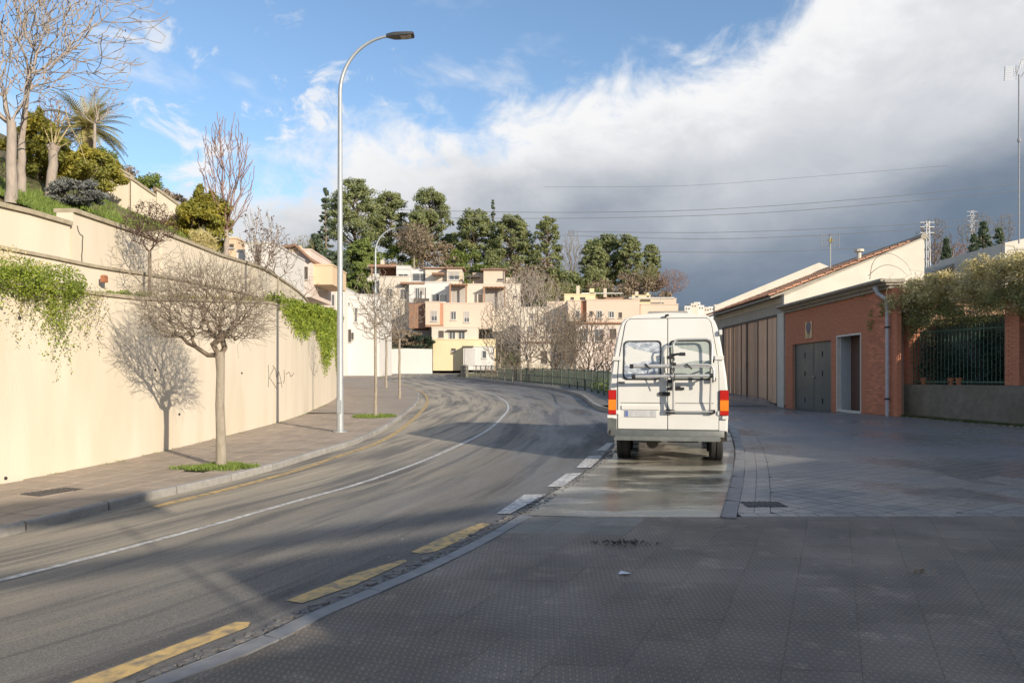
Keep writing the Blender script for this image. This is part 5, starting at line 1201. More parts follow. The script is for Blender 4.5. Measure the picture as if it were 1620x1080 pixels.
# ------------------------------------------------------------------ brick garage on the right
FX = 11.12                                   # plane of the street fronts
def fy(px): return FX * F / (px - CX)        # distance at which a bearing meets that plane
def fz(px, py): return EYE + (HZ - py) / F * fy(px)
def front_box(x_out, x_in, pxa, pxb, z0, z1, mb=None):
    mb = mb or MB(); y0, y1 = sorted((fy(pxa), fy(pxb))); mb.bx(FX - x_out, FX + x_in, y0, y1, z0, z1); return mb
yN, yF = 22.25, 30.85; ZT = 4.20; zb = lambda y: zg(FX, y) - .15
garage = empty('brick_garage', (FX, 26.5, .2), label='low orange-brick garage building with cornice, green metal door and white framed doorway', cat='building'); GO = Vector(garage.location)
def gp(mb, name, mat, parent=None, smooth=None, **k):
    o = mb.build(name, mat, parent or garage, smooth=smooth, **k)
    o.location = -GO if (parent is None or parent is garage) else (0, 0, 0); return o
gd = (fy(1254), fy(1315)); gd = (min(gd), max(gd)); gtop = fz(1285, 541.5)          # garage door
dd_ = sorted((fy(1324), fy(1363))); dtop = fz(1343, 528.5)                              # doorway
# backing wall with two openings
mb = MB(); xi0, xi1 = FX + .012, FX + .25
for y0, y1, z0, z1 in ((yN, dd_[0], zb(23), ZT), (dd_[0], dd_[1], dtop, ZT), (dd_[1], gd[0], zb(26), ZT), (gd[0], gd[1], gtop, ZT), (gd[1], yF, zb(30) - .1, ZT)): mb.bx(xi0, xi1, y0, y1, z0, z1)
mb.bx(FX + .25, 17, yN, yN + .25, zb(22), ZT); mb.bx(FX + .25, 17, yN + .25, yF, ZT - .25, ZT - .02); mb.bx(FX + .9, FX + 1.0, yN + .25, yF, 0, ZT - .25)
gp(mb, 'wall', M_mortar)
def brick_field():
    bl, bh, g = .25, .052, .012; cand = []; z = .1; row = 0
    while z + bh < ZT:
        y = yN - (.5 if row % 2 else 0) * (bl + g)
        while y < yF:
            y0, y1 = max(y, yN), min(y + bl, yF); segs = [(y0, y1)]
            for (a, b, zt_) in ((dd_[0], dd_[1], dtop), (gd[0], gd[1], gtop)):
                if z < zt_:
                    ns = []
                    for s0, s1 in segs:
                        if s1 <= a or s0 >= b: ns.append((s0, s1)); continue
                        if s0 < a: ns.append((s0, a))
                        if s1 > b: ns.append((b, s1))
                    segs = ns
            for s0, s1 in segs:
                if s1 - s0 > .03 and z + bh > zg(FX, s0): cand.append(((s0 + s1) / 2, z, s1 - s0))
            y += bl + g
        z += bh + g; row += 1
    cand.sort(key=lambda c: c[0]); full = MB().bx(-.006, .02, -bl / 2, bl / 2, 0, bh).mesh('brick'); full.materials.append(M_brick); n = 0; rest = MB()
    for c, z, L_ in cand:
        j = random.uniform(-.002, .003)
        if n < 300 and abs(L_ - bl) < 1e-4 and z > .5:
            o = bpy.data.objects.new('brick', full); COL.objects.link(o); o.parent = garage; o.location = Vector((FX + j, c, z)) - GO; n += 1
        else: rest.bx(FX - .006 + j, FX + .02, c - L_ / 2, c + L_ / 2, z, z + bh)
    gp(rest, 'bricks', M_brickb, kind='stuff')
brick_field()
mb = MB(); mb.bx(FX - .10, FX + .3, yN - .08, yF + .02, ZT, ZT + .10); mb.bx(FX - .22, FX + .3, yN - .16, yF + .02, ZT + .10, ZT + .17); mb.bx(FX - .30, FX + .3, yN - .22, yF + .02, ZT + .17, ZT + .27)
gp(mb, 'cornice', M_cornice)
gp(MB().bx(FX + .35, 17.2, yN, yF, ZT + .0, ZT + .12), 'flat_roof', M_cornice)
mb = MB(); mb.tube([(FX - .36, yN - .2, ZT + .24), (FX - .36, yF, ZT + .24)], .055, 8); gp(mb, 'gutter', M_cornice, smooth=60)
# side wall returns toward the fence
# garage door: two leaves in a recess
door = gp(MB().bx(FX + .10, FX + .13, gd[0] + .02, (gd[0] + gd[1]) / 2 - .01, zb(26) + .1, gtop - .01), 'garage_door_leaf', M_garage)
d2 = gp(MB().bx(FX + .10, FX + .13, (gd[0] + gd[1]) / 2 + .01, gd[1] - .02, zb(28), gtop - .01), 'garage_door_leaf', M_garage)
ym = (gd[0] + gd[1]) / 2
mb = MB(); mb.bx(FX + .088, FX + .10, ym - .05, ym - .012, .45, gtop - .05); mb.bx(FX + .088, FX + .10, gd[0] + .03, gd[0] + .07, .45, gtop - .05); mb.bx(FX + .088, FX + .10, gd[1] - .07, gd[1] - .03, .4, gtop - .05); gp(mb, 'door_rib', M_garage)
for yy in (gd[0] + (gd[1] - gd[0]) * .27, gd[0] + (gd[1] - gd[0]) * .72):
    for zz in (.75, 1.75, 2.45): gp(MB().bx(FX + .08, FX + .098, yy - .02, yy + .02, zz - .10, zz + .10), 'hinge', M_rubber)
o = gp(MB().tube([(FX + .098, ym - .10, 1.62), (FX + .03, ym - .10, 1.62)], [.035, .045], 10), 'knob', M_galv, smooth=50)
# doorway: white frame, pale reveal, dark wooden door set in
mb = MB(); fr = .055
mb.bx(FX - .025, FX + .10, dd_[0] + .004, dd_[0] + fr, zb(23) + .15, dtop); mb.bx(FX - .025, FX + .10, dd_[1] - fr, dd_[1] - .004, zb(24) + .15, dtop); mb.bx(FX - .025, FX + .10, dd_[0] + fr, dd_[1] - fr, dtop - fr, dtop); mb.bx(FX - .03, FX + .10, dd_[0] + fr, dd_[1] - fr, zg(FX, 24) + .01, zg(FX, 24) + .09)
gp(mb, 'door_frame', M_whitep)
gp(MB().bx(FX + .10, FX + .52, dd_[1] - .09, dd_[1] - .03, .2, dtop - .03), 'reveal', M_reveal); gp(MB().bx(FX + .10, FX + .52, dd_[0] + .03, dd_[0] + .09, .2, dtop - .03), 'reveal', M_reveal)
dw = gp(MB().bx(FX + .44, FX + .48, dd_[0] + .09, dd_[1] - .09, .2, dtop - .03), 'entrance_door', M_doorw)
for zz in (.75, 1.25, 1.75, 2.25):
    for k_ in (0, 1):
        y0 = dd_[0] + .17 + k_ * (dd_[1] - dd_[0] - .3) / 2; mb = MB(); mb.bx(FX + .42, FX + .439, y0, y0 + (dd_[1] - dd_[0] - .42) / 2, zz - .2, zz + .2); gp(mb, 'door_panel', M_doorw)
# sign (no parking disc and lettering)
sy0, sy1 = sorted((fy(1275.5), fy(1285.5))); sz1, sz0 = fz(1280, 509), fz(1280, 534.5); sg = empty('parking_sign', (FX - .02, (sy0 + sy1) / 2, sz0), label='small cream and orange no-parking sign fixed on the brick wall above the garage door', cat='sign'); so_ = Vector(sg.location)
def sp(mb, name, mat, smooth=None): o = mb.build(name, mat, sg, smooth=smooth); o.location = -so_; return o
M_sign = pm('sign_cream', (.72, .56, .30), (.66, .48, .24), 6, .5)
sp(MB().bx(FX - .035, FX - .012, sy0, sy1, sz0, sz1), 'plate', M_sign); cy = (sy0 + sy1) / 2; cz = sz1 - (sz1 - sz0) * .33; rr_ = (sy1 - sy0) * .38
sp(MB().tube([(FX - .035, cy, cz), (FX - .039, cy, cz)], rr_, 24), 'red_ring', pm('sign_red', (.26, .07, .05), (.2, .06, .05), 8, .5)); sp(MB().tube([(FX - .039, cy, cz), (FX - .042, cy, cz)], rr_ * .76, 24), 'blue_disc', pm('sign_blue', (.10, .10, .16), (.08, .08, .14), 8, .5))
def text(s, size, loc, rot, mat, parent, name='lettering', off=None):
    c = bpy.data.curves.new(name, 'FONT'); c.body = s; c.size = size; c.align_x = 'CENTER'; c.extrude = .0015; o = bpy.data.objects.new(name, c); COL.objects.link(o); o.rotation_euler = rot
    c.materials.append(mat); bpy.context.view_layer.update(); me = bpy.data.meshes.new_from_object(o.evaluated_get(bpy.context.evaluated_depsgraph_get())); bpy.data.objects.remove(o)
    o = bpy.data.objects.new(name, me); COL.objects.link(o); o.rotation_euler = rot; o.parent = parent; o.location = Vector(loc) - (off or Vector()); return o
zz = sz0 + (sz1 - sz0) * .17
text('VADO', .115, (FX - .037, cy, zz + .01), (R(90), 0, R(-90)), M_ink, sg, off=so_); text('PERMANENTE', .05, (FX - .037, cy, zz - .06), (R(90), 0, R(-90)), M_ink, sg, off=so_)
# drainpipe at the near corner
dp = empty('drainpipe', (FX - .12, fy(1410), zg(FX, fy(1410))), label='grey downpipe with a white bent top at the near corner of the brick garage', cat='pipe'); yd = fy(1410); o0 = Vector(dp.location)
for mb, nm, mt_ in ((MB().tube([(FX - .12, yd, zg(FX, yd) + .02), (FX - .12, yd, 3.75)], .05, 12), 'pipe', M_pvc), (MB().tube([(FX - .12, yd, 3.75), (FX - .13, yd + .03, 3.9), (FX - .25, yd + .3, 4.1), (FX - .3, yd + .36, 4.3)], [.05, .055, .06, .085], 12), 'spout', M_pvc)):
    o = mb.build(nm, mt_, dp, smooth=50); o.location = -o0
for zz in (.95, 3.05): o = MB().tube([(FX - .12, yd, zz), (FX - .12, yd, zz + .05)], .075, 12).build('bracket', M_rubber, dp); o.location = -o0

# ------------------------------------------------------------------ taller building with the wooden gate behind
gb = empty('gate_building', (FX, 35, .6), label='cream building with wide wooden gate, tiled eave and white gable behind the brick garage', cat='building'); BO = Vector(gb.location)
def bp_(mb, name, mat, parent=None, smooth=None, **k):
    o = mb.build(name, mat, parent or gb, smooth=smooth, **k); o.location = -BO if parent is None else (0, 0, 0); return o
y1, y2 = 31.0, 41.6; ga, gbb = fy(1232) + .15, fy(1143) - .0; gh = 4.25; ez = 5.0
mb = MB(); mb.bx(FX, FX + .3, y1 + .3, ga, .3, ez); mb.bx(FX, FX + .3, gbb, y2, .3, ez); mb.bx(FX, FX + .3, ga, gbb, gh, ez); bp_(mb, 'wall', M_rendc)
mb = MB(); mb.bx(FX - .03, FX - .003, y1 - .02, ga - .05, .3, ez - .75); bp_(mb, 'corner_strip', M_rendw)
# gate: planks in a dark frame, two leaves
mb = MB(); mb.bx(FX - .01, FX + .09, ga, ga + .09, .45, gh); mb.bx(FX - .01, FX + .09, gbb - .09, gbb, .45, gh); mb.bx(FX - .01, FX + .09, ga + .09, gbb - .09, gh - .09, gh); yy = (ga + gbb) / 2; mb.bx(FX - .02, FX + .09, yy - .04, yy + .04, .5, gh - .09); mb.bx(FX + .0, FX + .09, ga + .09, gbb - .09, .42, .52)
gf = bp_(mb, 'gate_frame', M_gatef); n = 13; L_ = (gbb - ga - .18) / n; pl_ = MB().bx(0, .045, 0, L_ - .05, .52, gh - .092).mesh('plank'); pl_.materials.append(M_gatew)
for i in range(n):
    yy = ga + .09 + i * L_
    if i in (2, 4, 8, 10): bp_(MB().bx(FX + .0, FX + .03, yy - .02, yy + .015, .5, gh - .1), 'gate_bar', M_gatef)
    o = bpy.data.objects.new('plank', pl_); COL.objects.link(o); o.parent = gb; o.location = Vector((FX + .03 + random.uniform(0, .006), yy + .009, 0)) - BO
bp_(MB().tube([(FX - .02, (ga + gbb) / 2 - .25, 2.3), (FX - .09, (ga + gbb) / 2 - .25, 2.28), (FX - .09, (ga + gbb) / 2 - .25, 2.05)], .02, 6), 'gate_handle', M_rubber)
# party walls: near gable and far gable, both running back from the street
rx, rz = 16.85, 7.28
def gable(yp, th, lift, x1):
    mb = MB(); pr = [(FX, .5), (FX, ez - .08 + lift), (rx, rz + lift), (x1, rz + lift - (x1 - rx) * .4 if x1 > rx else rz), (x1, .5)]
    if x1 <= rx: pr = [(FX, .5), (FX, ez - .08 + lift), (rx, rz + lift), (rx, .5)]
    n = len(pr); mb.add([(x, yp, z) for x, z in pr] + [(x, yp + th, z) for x, z in pr], [tuple(range(n)), tuple(range(2 * n - 1, n - 1, -1))] + [(i, n + i, n + (i + 1) % n, (i + 1) % n) for i in range(n)]); return mb
bp_(gable(y1, .25, .02, rx), 'gable_wall', M_rendw); bp_(gable(y2, .3, .62, 18), 'gable_wall', M_rendw)
o = gable(y1 - .03, .31, .022, rx)
cp = MB(); cp.add([(FX - .02, y1 - .04, ez - .058), (rx + .03, y1 - .04, rz + .022), (rx + .03, y1 + .29, rz + .022), (FX - .02, y1 + .29, ez - .058), (FX - .02, y1 - .04, ez + .0), (rx + .03, y1 - .04, rz + .08), (rx + .03, y1 + .29, rz + .08), (FX - .02, y1 + .29, ez + .0)], [(3, 2, 1, 0), (4, 5, 6, 7), (0, 1, 5, 4), (1, 2, 6, 5), (2, 3, 7, 6), (3, 0, 4, 7)]); bp_(cp, 'gable_coping', M_rendc)
# roof slope
mb = MB(); mb.add([(FX - .45, y1 + .29, ez - .14), (rx, y1 + .29, rz - .05), (rx, y2, rz - .05), (FX - .45, y2, ez - .14), (FX - .45, y1 + .29, ez - .06), (rx, y1 + .29, rz + .03), (rx, y2, rz + .03), (FX - .45, y2, ez - .06)], [(3, 2, 1, 0), (4, 5, 6, 7), (0, 1, 5, 4), (1, 2, 6, 5), (2, 3, 7, 6), (3, 0, 4, 7)]); bp_(mb, 'roof_deck', M_cornice)
slope = Vector((rx - FX + .45, 0, rz - ez + .09)); sl_ = slope.length; su = slope.normalized()
def tile_mesh(Lt=.42, r=.105):
    mb = MB(); vv = []; n = 6
    for e, (d, rr) in enumerate(((0, r), (Lt, r * .82))):
        for k in range(n + 1): a = math.pi * k / n; vv.append(Vector((0, math.cos(a) * rr, math.sin(a) * rr * .8)) + Vector((d, 0, .028 if e == 0 else 0)))
        for k in range(n + 1): a = math.pi * k / n; vv.append(Vector((0, math.cos(a) * (rr - .018), math.sin(a) * (rr - .018) * .8)) + Vector((d, 0, .028 if e == 0 else 0)))
    m = 2 * (n + 1)
    fs = [(k, k + 1, m + k + 1, m + k) for k in range(n)] + [(n + 1 + k + 1, n + 1 + k, m + n + 1 + k, m + n + 1 + k + 1) for k in range(n)] + [(k + 1, k, n + 1 + k, n + 2 + k) for k in range(n)]
    mb.add(vv, fs); return mb
tm = tile_mesh().mesh('roof_tile'); tm.materials.append(M_tile); shade(tm, 50); cnt = 0; rest = MB(); rot = math.atan2(su.z, su.x)
ny = int((y2 - y1 - .35) / .215); nxr = int(sl_ / .36); base_v = [v.co.copy() for v in tm.vertices]; base_f = [tuple(p.vertices) for p in tm.polygons]; Mr = Matrix.Rotation(-rot, 4, 'Y')
for i in range(nxr):
    for j in range(ny):
        p0 = Vector((FX - .50, y1 + .42 + j * .215, ez - .05)) + su * (i * .36) + Vector((0, 0, random.uniform(-.006, .006)))
        if cnt < 298:
            o = bpy.data.objects.new('roof_tile', tm); COL.objects.link(o); o.parent = gb; o.location = p0 - BO; o.rotation_euler = (0, -rot, random.uniform(-.03, .03)); cnt += 1
        else: rest.add([Mr @ v + p0 for v in base_v], base_f)
me = rest.mesh('roof_tiles'); shade(me, 50); o = link('roof_tiles', me, pm('roof_tile_mass', (.55, .29, .17), (.34, .19, .12), 3, .85, .2), gb, kind='stuff'); o.location = -BO
mb = MB(); mb.tube([(rx, y1, rz + .08), (rx, y2 + .3, rz + .08)], .14, 8); bp_(mb, 'ridge_cap', M_cornice, smooth=60)
mb = MB(); mb.bx(FX - .02, FX - .003, y1 + .3, y2, ez - .32, ez - .1); bp_(mb, 'eave_band', M_rendw)
# small pale chimney cowl on the ridge
q = at(1359, 399, 33); ch = MB().tube([(q.x, 33, q.z - .5), (q.x, 33, q.z), (q.x, 33, q.z + .02), (q.x, 33, q.z + .12)], [.09, .09, .2, .2], 10).build('chimney', M_rendw, gb); ch.location = -BO

# next building to the right, gable wall to the street side of the picture edge
nb = empty('neighbour_house', (19, 34, .6), label='white house with a grey sloping roof edge at the right edge behind the creeper', cat='house'); NO = Vector(nb.location)
pr = [at(1462, 470, 36), at(1470, 434, 36), at(1592, 388, 36), at(1592, 640, 36), at(1462, 640, 36)]
mb = MB(); n = 5; mb.add([(p.x, 36, p.z) for p in pr] + [(p.x, 40, p.z) for p in pr], [tuple(range(n)), tuple(range(2 * n - 1, n - 1, -1))] + [(i, n + i, n + (i + 1) % n, (i + 1) % n) for i in range(n)]); o = mb.build('wall', M_rendw, nb); o.location = -NO; shade(o.data, 20)
a, b = at(1468, 438, 35.9), at(1593, 389, 35.9); mb = MB(); mb.add([(a.x, 35.7, a.z), (b.x, 35.7, b.z), (b.x, 40, b.z), (a.x, 40, a.z), (a.x, 35.7, a.z + .18), (b.x, 35.7, b.z + .18), (b.x, 40, b.z + .18), (a.x, 40, a.z + .18)], [(3, 2, 1, 0), (4, 5, 6, 7), (0, 1, 5, 4), (1, 2, 6, 5), (2, 3, 7, 6), (3, 0, 4, 7)]); o = mb.build('roof', M_cornice, nb); o.location = -NO
pr = [at(1590, 384, 32), at(1700, 360, 32), at(1700, 640, 32), at(1590, 640, 32)]
mb = MB(); n = 4; mb.add([(p.x, 32, p.z) for p in pr] + [(p.x, 37, p.z) for p in pr], [tuple(range(n)), tuple(range(2 * n - 1, n - 1, -1))] + [(i, n + i, n + (i + 1) % n, (i + 1) % n) for i in range(n)]); o = mb.build('wall', M_rendw, nb); o.location = -NO; shade(o.data, 20)

# ------------------------------------------------------------------ fence wall with iron railing
FA, FB = Vector((11.55, 22.1, 0)), Vector((13.55, 16.2, 0)); ft = (FB - FA).normalized(); fn = Vector((-ft.y, ft.x, 0)); fn = fn if fn.x > 0 else -fn; fl = (FB - FA).length
fw = empty('garden_fence', (FA.x, FA.y, zg(FA.x, FA.y)), label='old concrete wall with brick pillars and green iron railing under the creeper', cat='fence'); FO = Vector(fw.location)
rzf = math.atan2(ft.y, ft.x); WT = 1.40
def fbox(s0, s1, d0, d1, z0, z1, mb=None):
    mb = mb or MB(); p = FA + ft * ((s0 + s1) / 2) + fn * ((d0 + d1) / 2); mb.box((p.x, p.y, (z0 + z1) / 2), (s1 - s0, abs(d1 - d0), z1 - z0), rzf); return mb
def fpt(mb, name, mat, parent=None, smooth=None, **k): o = mb.build(name, mat, parent or fw, smooth=smooth, **k); o.location = -FO if parent is None else (0, 0, 0); return o
fpt(fbox(-.2, fl, 0, .35, 0, WT), 'concrete_wall', M_conc)
def pillar(s0, s1, zt):
    pil = fpt(fbox(s0, s1, .01, .40, WT + .001, zt), 'pillar', M_mortar); z = WT + .01; row = 0
    rest = MB(); p0 = None
    while z + .052 < zt:
        nb_ = 2; w = (s1 - s0 + .02) / nb_; sh = .5 * w if row % 2 else 0
        fbox(s0 - .012, s0 - .012 + w * .5 - .006 if row % 2 else s0 - .012 + w - .006, -.004, .41, z, z + .052, rest); fbox(s0 - .012 + (w * .5 + .006 if row % 2 else w + .006), s1 + .012, -.004, .41, z, z + .052, rest)
        z += .064; row += 1
    rest2 = fpt(rest, 'bricks', M_brickb, kind='stuff')
    fpt(fbox(s0 - .05, s1 + .05, -.045, .45, zt + .001, zt + .09), 'pillar_cap', M_brickb)
s_at = lambda px: min(np.linspace(-1, fl, 300), key=lambda s: abs((FA + ft * s).x - (px - CX) / F * (FA + ft * s).y))
sP1, sP2 = s_at(1421), s_at(1436); sQ1, sQ2 = s_at(1590), s_at(1612)
pillar(sP1, sP2 + .05, 3.25); pillar(sQ1, sQ2, 3.55)
pb = MB(); pb.bx(FX, FX + .14, yN - .32, yN - .005, 0, ZT); gp(pb, 'corner_pier', M_brickb)
# rails and balusters
s0, s1 = sP2 + .06, sQ1 - .02; fpt(fbox(s0, s1, .14, .17, WT + .06, WT + .10), 'rail', M_green); fpt(fbox(s0, s1, .14, .17, 2.88, 2.92), 'rail', M_green)
nb_ = int((s1 - s0) / .118); c0 = FA + ft * s0 + fn * .155; bar = MB().tube([(0, 0, WT + .02), (0, 0, 3.02)], .0105, 6).add([(-.012, 0, 3.02), (.012, 0, 3.02), (0, 0, 3.09)], [(0, 1, 2)]).mesh('baluster'); bar.materials.append(M_green)
for i in range(nb_ + 1):
    p = c0 + ft * ((s1 - s0) * i / nb_); o = bpy.data.objects.new('baluster', bar); COL.objects.link(o); o.parent = fw; o.location = Vector((p.x, p.y, 0)) - FO
fpt(fbox(s0 - .1, fl, .9, .93, 1.0, 3.3), 'backing_screen', M_screen)
# plants between railing and screen
def garden_plants():
    rng = np.random.default_rng(8); C = []
    for i in range(40):
        s = rng.uniform(s0, s1); p = FA + ft * s + fn * rng.uniform(.35, .75); q = rng.normal(size=(160, 3)) * np.array([.16, .12, .22]); C.append(q + np.array([p.x, p.y, rng.choice([1.7, 1.8, 2.0, 2.5])]))
    C = np.concatenate(C); C = C[C[:, 2] > 1.42]; link('garden_plants', quads_mesh('garden_plants', leaf_quads(C, .045, rng, aspect=.9)), M_darkleaf, label='dark leafy plants seen through the green iron railing', cat='plant')
garden_plants()
for s in (s0 + .35, s0 + 1.25, s0 + 1.5):
    p = FA + ft * s + fn * .18; MB().tube([(0, 0, 0), (0, 0, .18), (0, 0, .19)], [.07, .10, .085], 12).build('flower_pot', M_terra, loc=(p.x, p.y, WT + .001), label=['terracotta flower pot beside the left brick pillar behind the railing', 'terracotta flower pot left of the pair under the railing middle', 'terracotta flower pot right of the pair under the railing middle'][[s0 + .35, s0 + 1.25, s0 + 1.5].index(s)], cat='flower pot', group='pots behind the railing')
# creeper over the fence
def creeper():
    rng = np.random.default_rng(12); C1 = []; C2 = []; twigs = MB(); e = empty('creeper', (FA.x, FA.y, WT), label='big tangled creeper, yellow on top and olive below, slumped over the iron railing', cat='creeper'); off = np.array(e.location)
    for i in range(270):
        s = rng.uniform(-.35, fl + .3); t = rng.uniform(0, 1); top = 4.68 - .45 * abs(s - 3.2) / 3 if s > .3 else 4.25; z = 3.15 + (top - 3.15) * t ** .9
        p = FA + ft * s + fn * rng.uniform(-.45, .75); r = rng.uniform(.22, .42); m = 330; q = rng.normal(size=(m, 3)); q /= np.linalg.norm(q, axis=1, keepdims=True); q *= (rng.uniform(.15, 1, m) ** .5)[:, None] * r; q[:, 2] *= .75
        (C1 if z > 3.62 + rng.normal() * .2 else C2).append(q + np.array([p.x, p.y, z]))  # sunlit top painted in: upper clumps take the yellow leaf colour
        a = Vector((p.x, p.y, z)); twigs.tube([a, a + Vector((rng.normal() * .3, rng.normal() * .3, rng.uniform(-.1, .4))), a + Vector((rng.normal() * .6, rng.normal() * .5, rng.uniform(-.2, .55)))], [.008, .006, .003], 4)
    for i in range(26):
        s = rng.choice([rng.uniform(-.3, 1.0), rng.uniform(3.6, 5.2)]); p = FA + ft * s + fn * rng.uniform(-.3, .1); Ln = rng.uniform(.2, .9); m = 60; t = np.linspace(0, 1, m); C2.append(np.stack([p.x + rng.normal(size=m) * .05, p.y + rng.normal(size=m) * .05, 3.3 - t * Ln], 1))
    o = link('sunlit_dry_leaves', quads_mesh('sunlit_dry_leaves', leaf_quads(np.concatenate(C1) - off, .042, rng, aspect=.7)), M_dryleaf, e)
    o = link('green_leaves', quads_mesh('green_leaves', leaf_quads(np.concatenate(C2) - off, .034, rng, aspect=.7)), pm('olive_leaf', (.38, .38, .14), (.21, .22, .085), 1.5, .65, backtr=.2), e)
    o = twigs.build('twigs', M_twig3, e); o.location = -Vector(off)
    mb = MB()
    for pl in ([(1401, 478), (1405, 455), (1430, 445), (1470, 436)], [(1376, 442), (1380, 418), (1392, 404), (1412, 402), (1435, 418), (1442, 434)], [(1374, 436), (1388, 424), (1404, 419), (1422, 424), (1436, 436)], [(1500, 490), (1515, 497), (1531, 506)], [(1590, 445), (1608, 452), (1624, 462)]):
        q = catmull([(a, b) for a, b in pl], 4); o = MB().tube([at(v.x, v.y, 21.6) for v in q], [.011 - .008 * k_ / len(q) for k_ in range(len(q))], 5).build('runner', M_twig, e); o.location = -Vector(off)

creeper()
def wall_vines():
    rng = np.random.default_rng(14); C = []
    for px, py, L_, w in ((1399, 450, .85, .07), (1398, 475, .5, .05), (1381, 490, .5, .05), (1378, 505, .35, .05), (1369, 455, .3, .04)):
        y = fy(px); z = fz(px, py); m = int(90 * L_ / .5); t = rng.uniform(0, 1, m); C.append(np.stack([FX - .03 - rng.uniform(0, .06, m), y + rng.normal(size=m) * w + .05 * np.sin(t * 7), z - t * L_], 1))
    link('wall_vine', quads_mesh('wall_vine', leaf_quads(np.concatenate(C), .03, rng, aspect=.9)), M_shrub, label='thin green vine straggling down the brick wall beside the downpipe', cat='vine')
wall_vines()
# moss and weeds at the foot of the concrete wall
cen = [((FA + ft * s - fn * random.uniform(.0, .35)).x, (FA + ft * s - fn * random.uniform(.0, .35)).y) for s in np.linspace(-.3, fl, 90)]
grass('weeds', cen, (.16, .12), 9000, .07, 'dark weeds and moss along the foot of the old concrete wall', zoff=.03, mat=pm('weed', (.10, .13, .04), (.06, .075, .03), 5, .8))
o = stones('litter', [FA - fn * .2, FB - fn * .35], .22, 240, .02, .06, .03); tag(o, 'dead leaves and grit below the old concrete wall', 'litter'); o.data.materials.clear(); o.data.materials.append(M_brown)

# ------------------------------------------------------------------ green iron fence beyond the van
gf_ = empty('iron_fence', (FARK.p[0].x, FARK.p[0].y, .5), label='dark green iron fence lining the road behind the van', cat='fence'); IO = Vector(gf_.location)
foff = FARK.offset(-1.0); seg = [(p, FARK.s[i]) for i, p in enumerate(foff) if 24 < p.y < 52]
def fence_run(parent, off, a, b, curve, dist, hgt, mat, post_every=2.2, bal=.16):
    u = a; rails = MB(); P1 = []
    while u <= b: P1.append(curve.at(u, dist)); u += .5
    for hh in (hgt, hgt * .55, .16): o = MB().tube([(p.x, p.y, zg(p.x, p.y) + .12 + hh) for p in P1], .022, 6).build('rail', mat, parent); o.location = -off
    u = a
    while u <= b:
        p = curve.at(u, dist); z = zg(p.x, p.y) + .12; o = MB().tube([(p.x, p.y, z - .1), (p.x, p.y, z + hgt + .06)], .045, 8).build('post', mat, parent); o.location = -off; u += post_every
    u = a; c = 0; 
    while u <= b and bal:
        p = curve.at(u, dist); z = zg(p.x, p.y) + .12; o = MB().tube([(p.x, p.y, z + .16), (p.x, p.y, z + hgt)], .008, 4, cap=False).build('baluster', mat, parent); o.location = -off; u += bal; c += 1
ua1 = FARK.near(3.9, 26)[0]; ub1 = FARK.near(0, 55)[0]; fence_run(gf_, IO, ua1, ub1, FARK, -1.0, 1.05, M_iron, 2.0, .62)
gf2 = empty('metal_railing', (0, 58, 1.2), label='weathered grey railing continuing the fence toward the bend', cat='railing'); fence_run(gf2, Vector(gf2.location), ub1 + .3, FARK.near(-3.2, 74)[0], FARK, -1.0, 1.15, M_railr, 2.4, .5)
# low barrier at the bend
ba = empty('road_barrier', (-5, 82, 1.7), label='low grey slatted barrier at the tip of the bend', cat='barrier'); bo = Vector(ba.location); u0 = FARK.near(-3.6, 75)[0]; u1 = FARK.near(-6.3, 100)[0]
for z0, z1 in ((.05, .45), (.55, .80), (.90, 1.1)):
    A = [FARK.at(u, -.5) for u in np.linspace(u0, u1, 24)]; mb = MB(); vv = []
    for i, p in enumerate(A):
        q = FARK.at(u0 + (u1 - u0) * i / 23, -.66); z = zg(p.x, p.y) + .1; vv += [(p.x, p.y, z + z0), (p.x, p.y, z + z1), (q.x, q.y, z + z1), (q.x, q.y, z + z0)]
    n = 23; mb.add(vv, [(4 * i + k, 4 * i + (k + 1) % 4, 4 * i + 4 + (k + 1) % 4, 4 * i + 4 + k) for i in range(n) for k in range(4)] + [(0, 1, 2, 3), (4 * n + 3, 4 * n + 2, 4 * n + 1, 4 * n)]); o = mb.build('barrier_rail', M_barrier, ba); o.location = -bo
for u in np.linspace(u0 + .4, u1 - .4, 9): p = FARK.at(u, -.72); z = zg(p.x, p.y); o = MB().box((p.x, p.y, z + .65), (.14, .14, 1.3)).build('post', M_barrier, ba); o.location = -bo
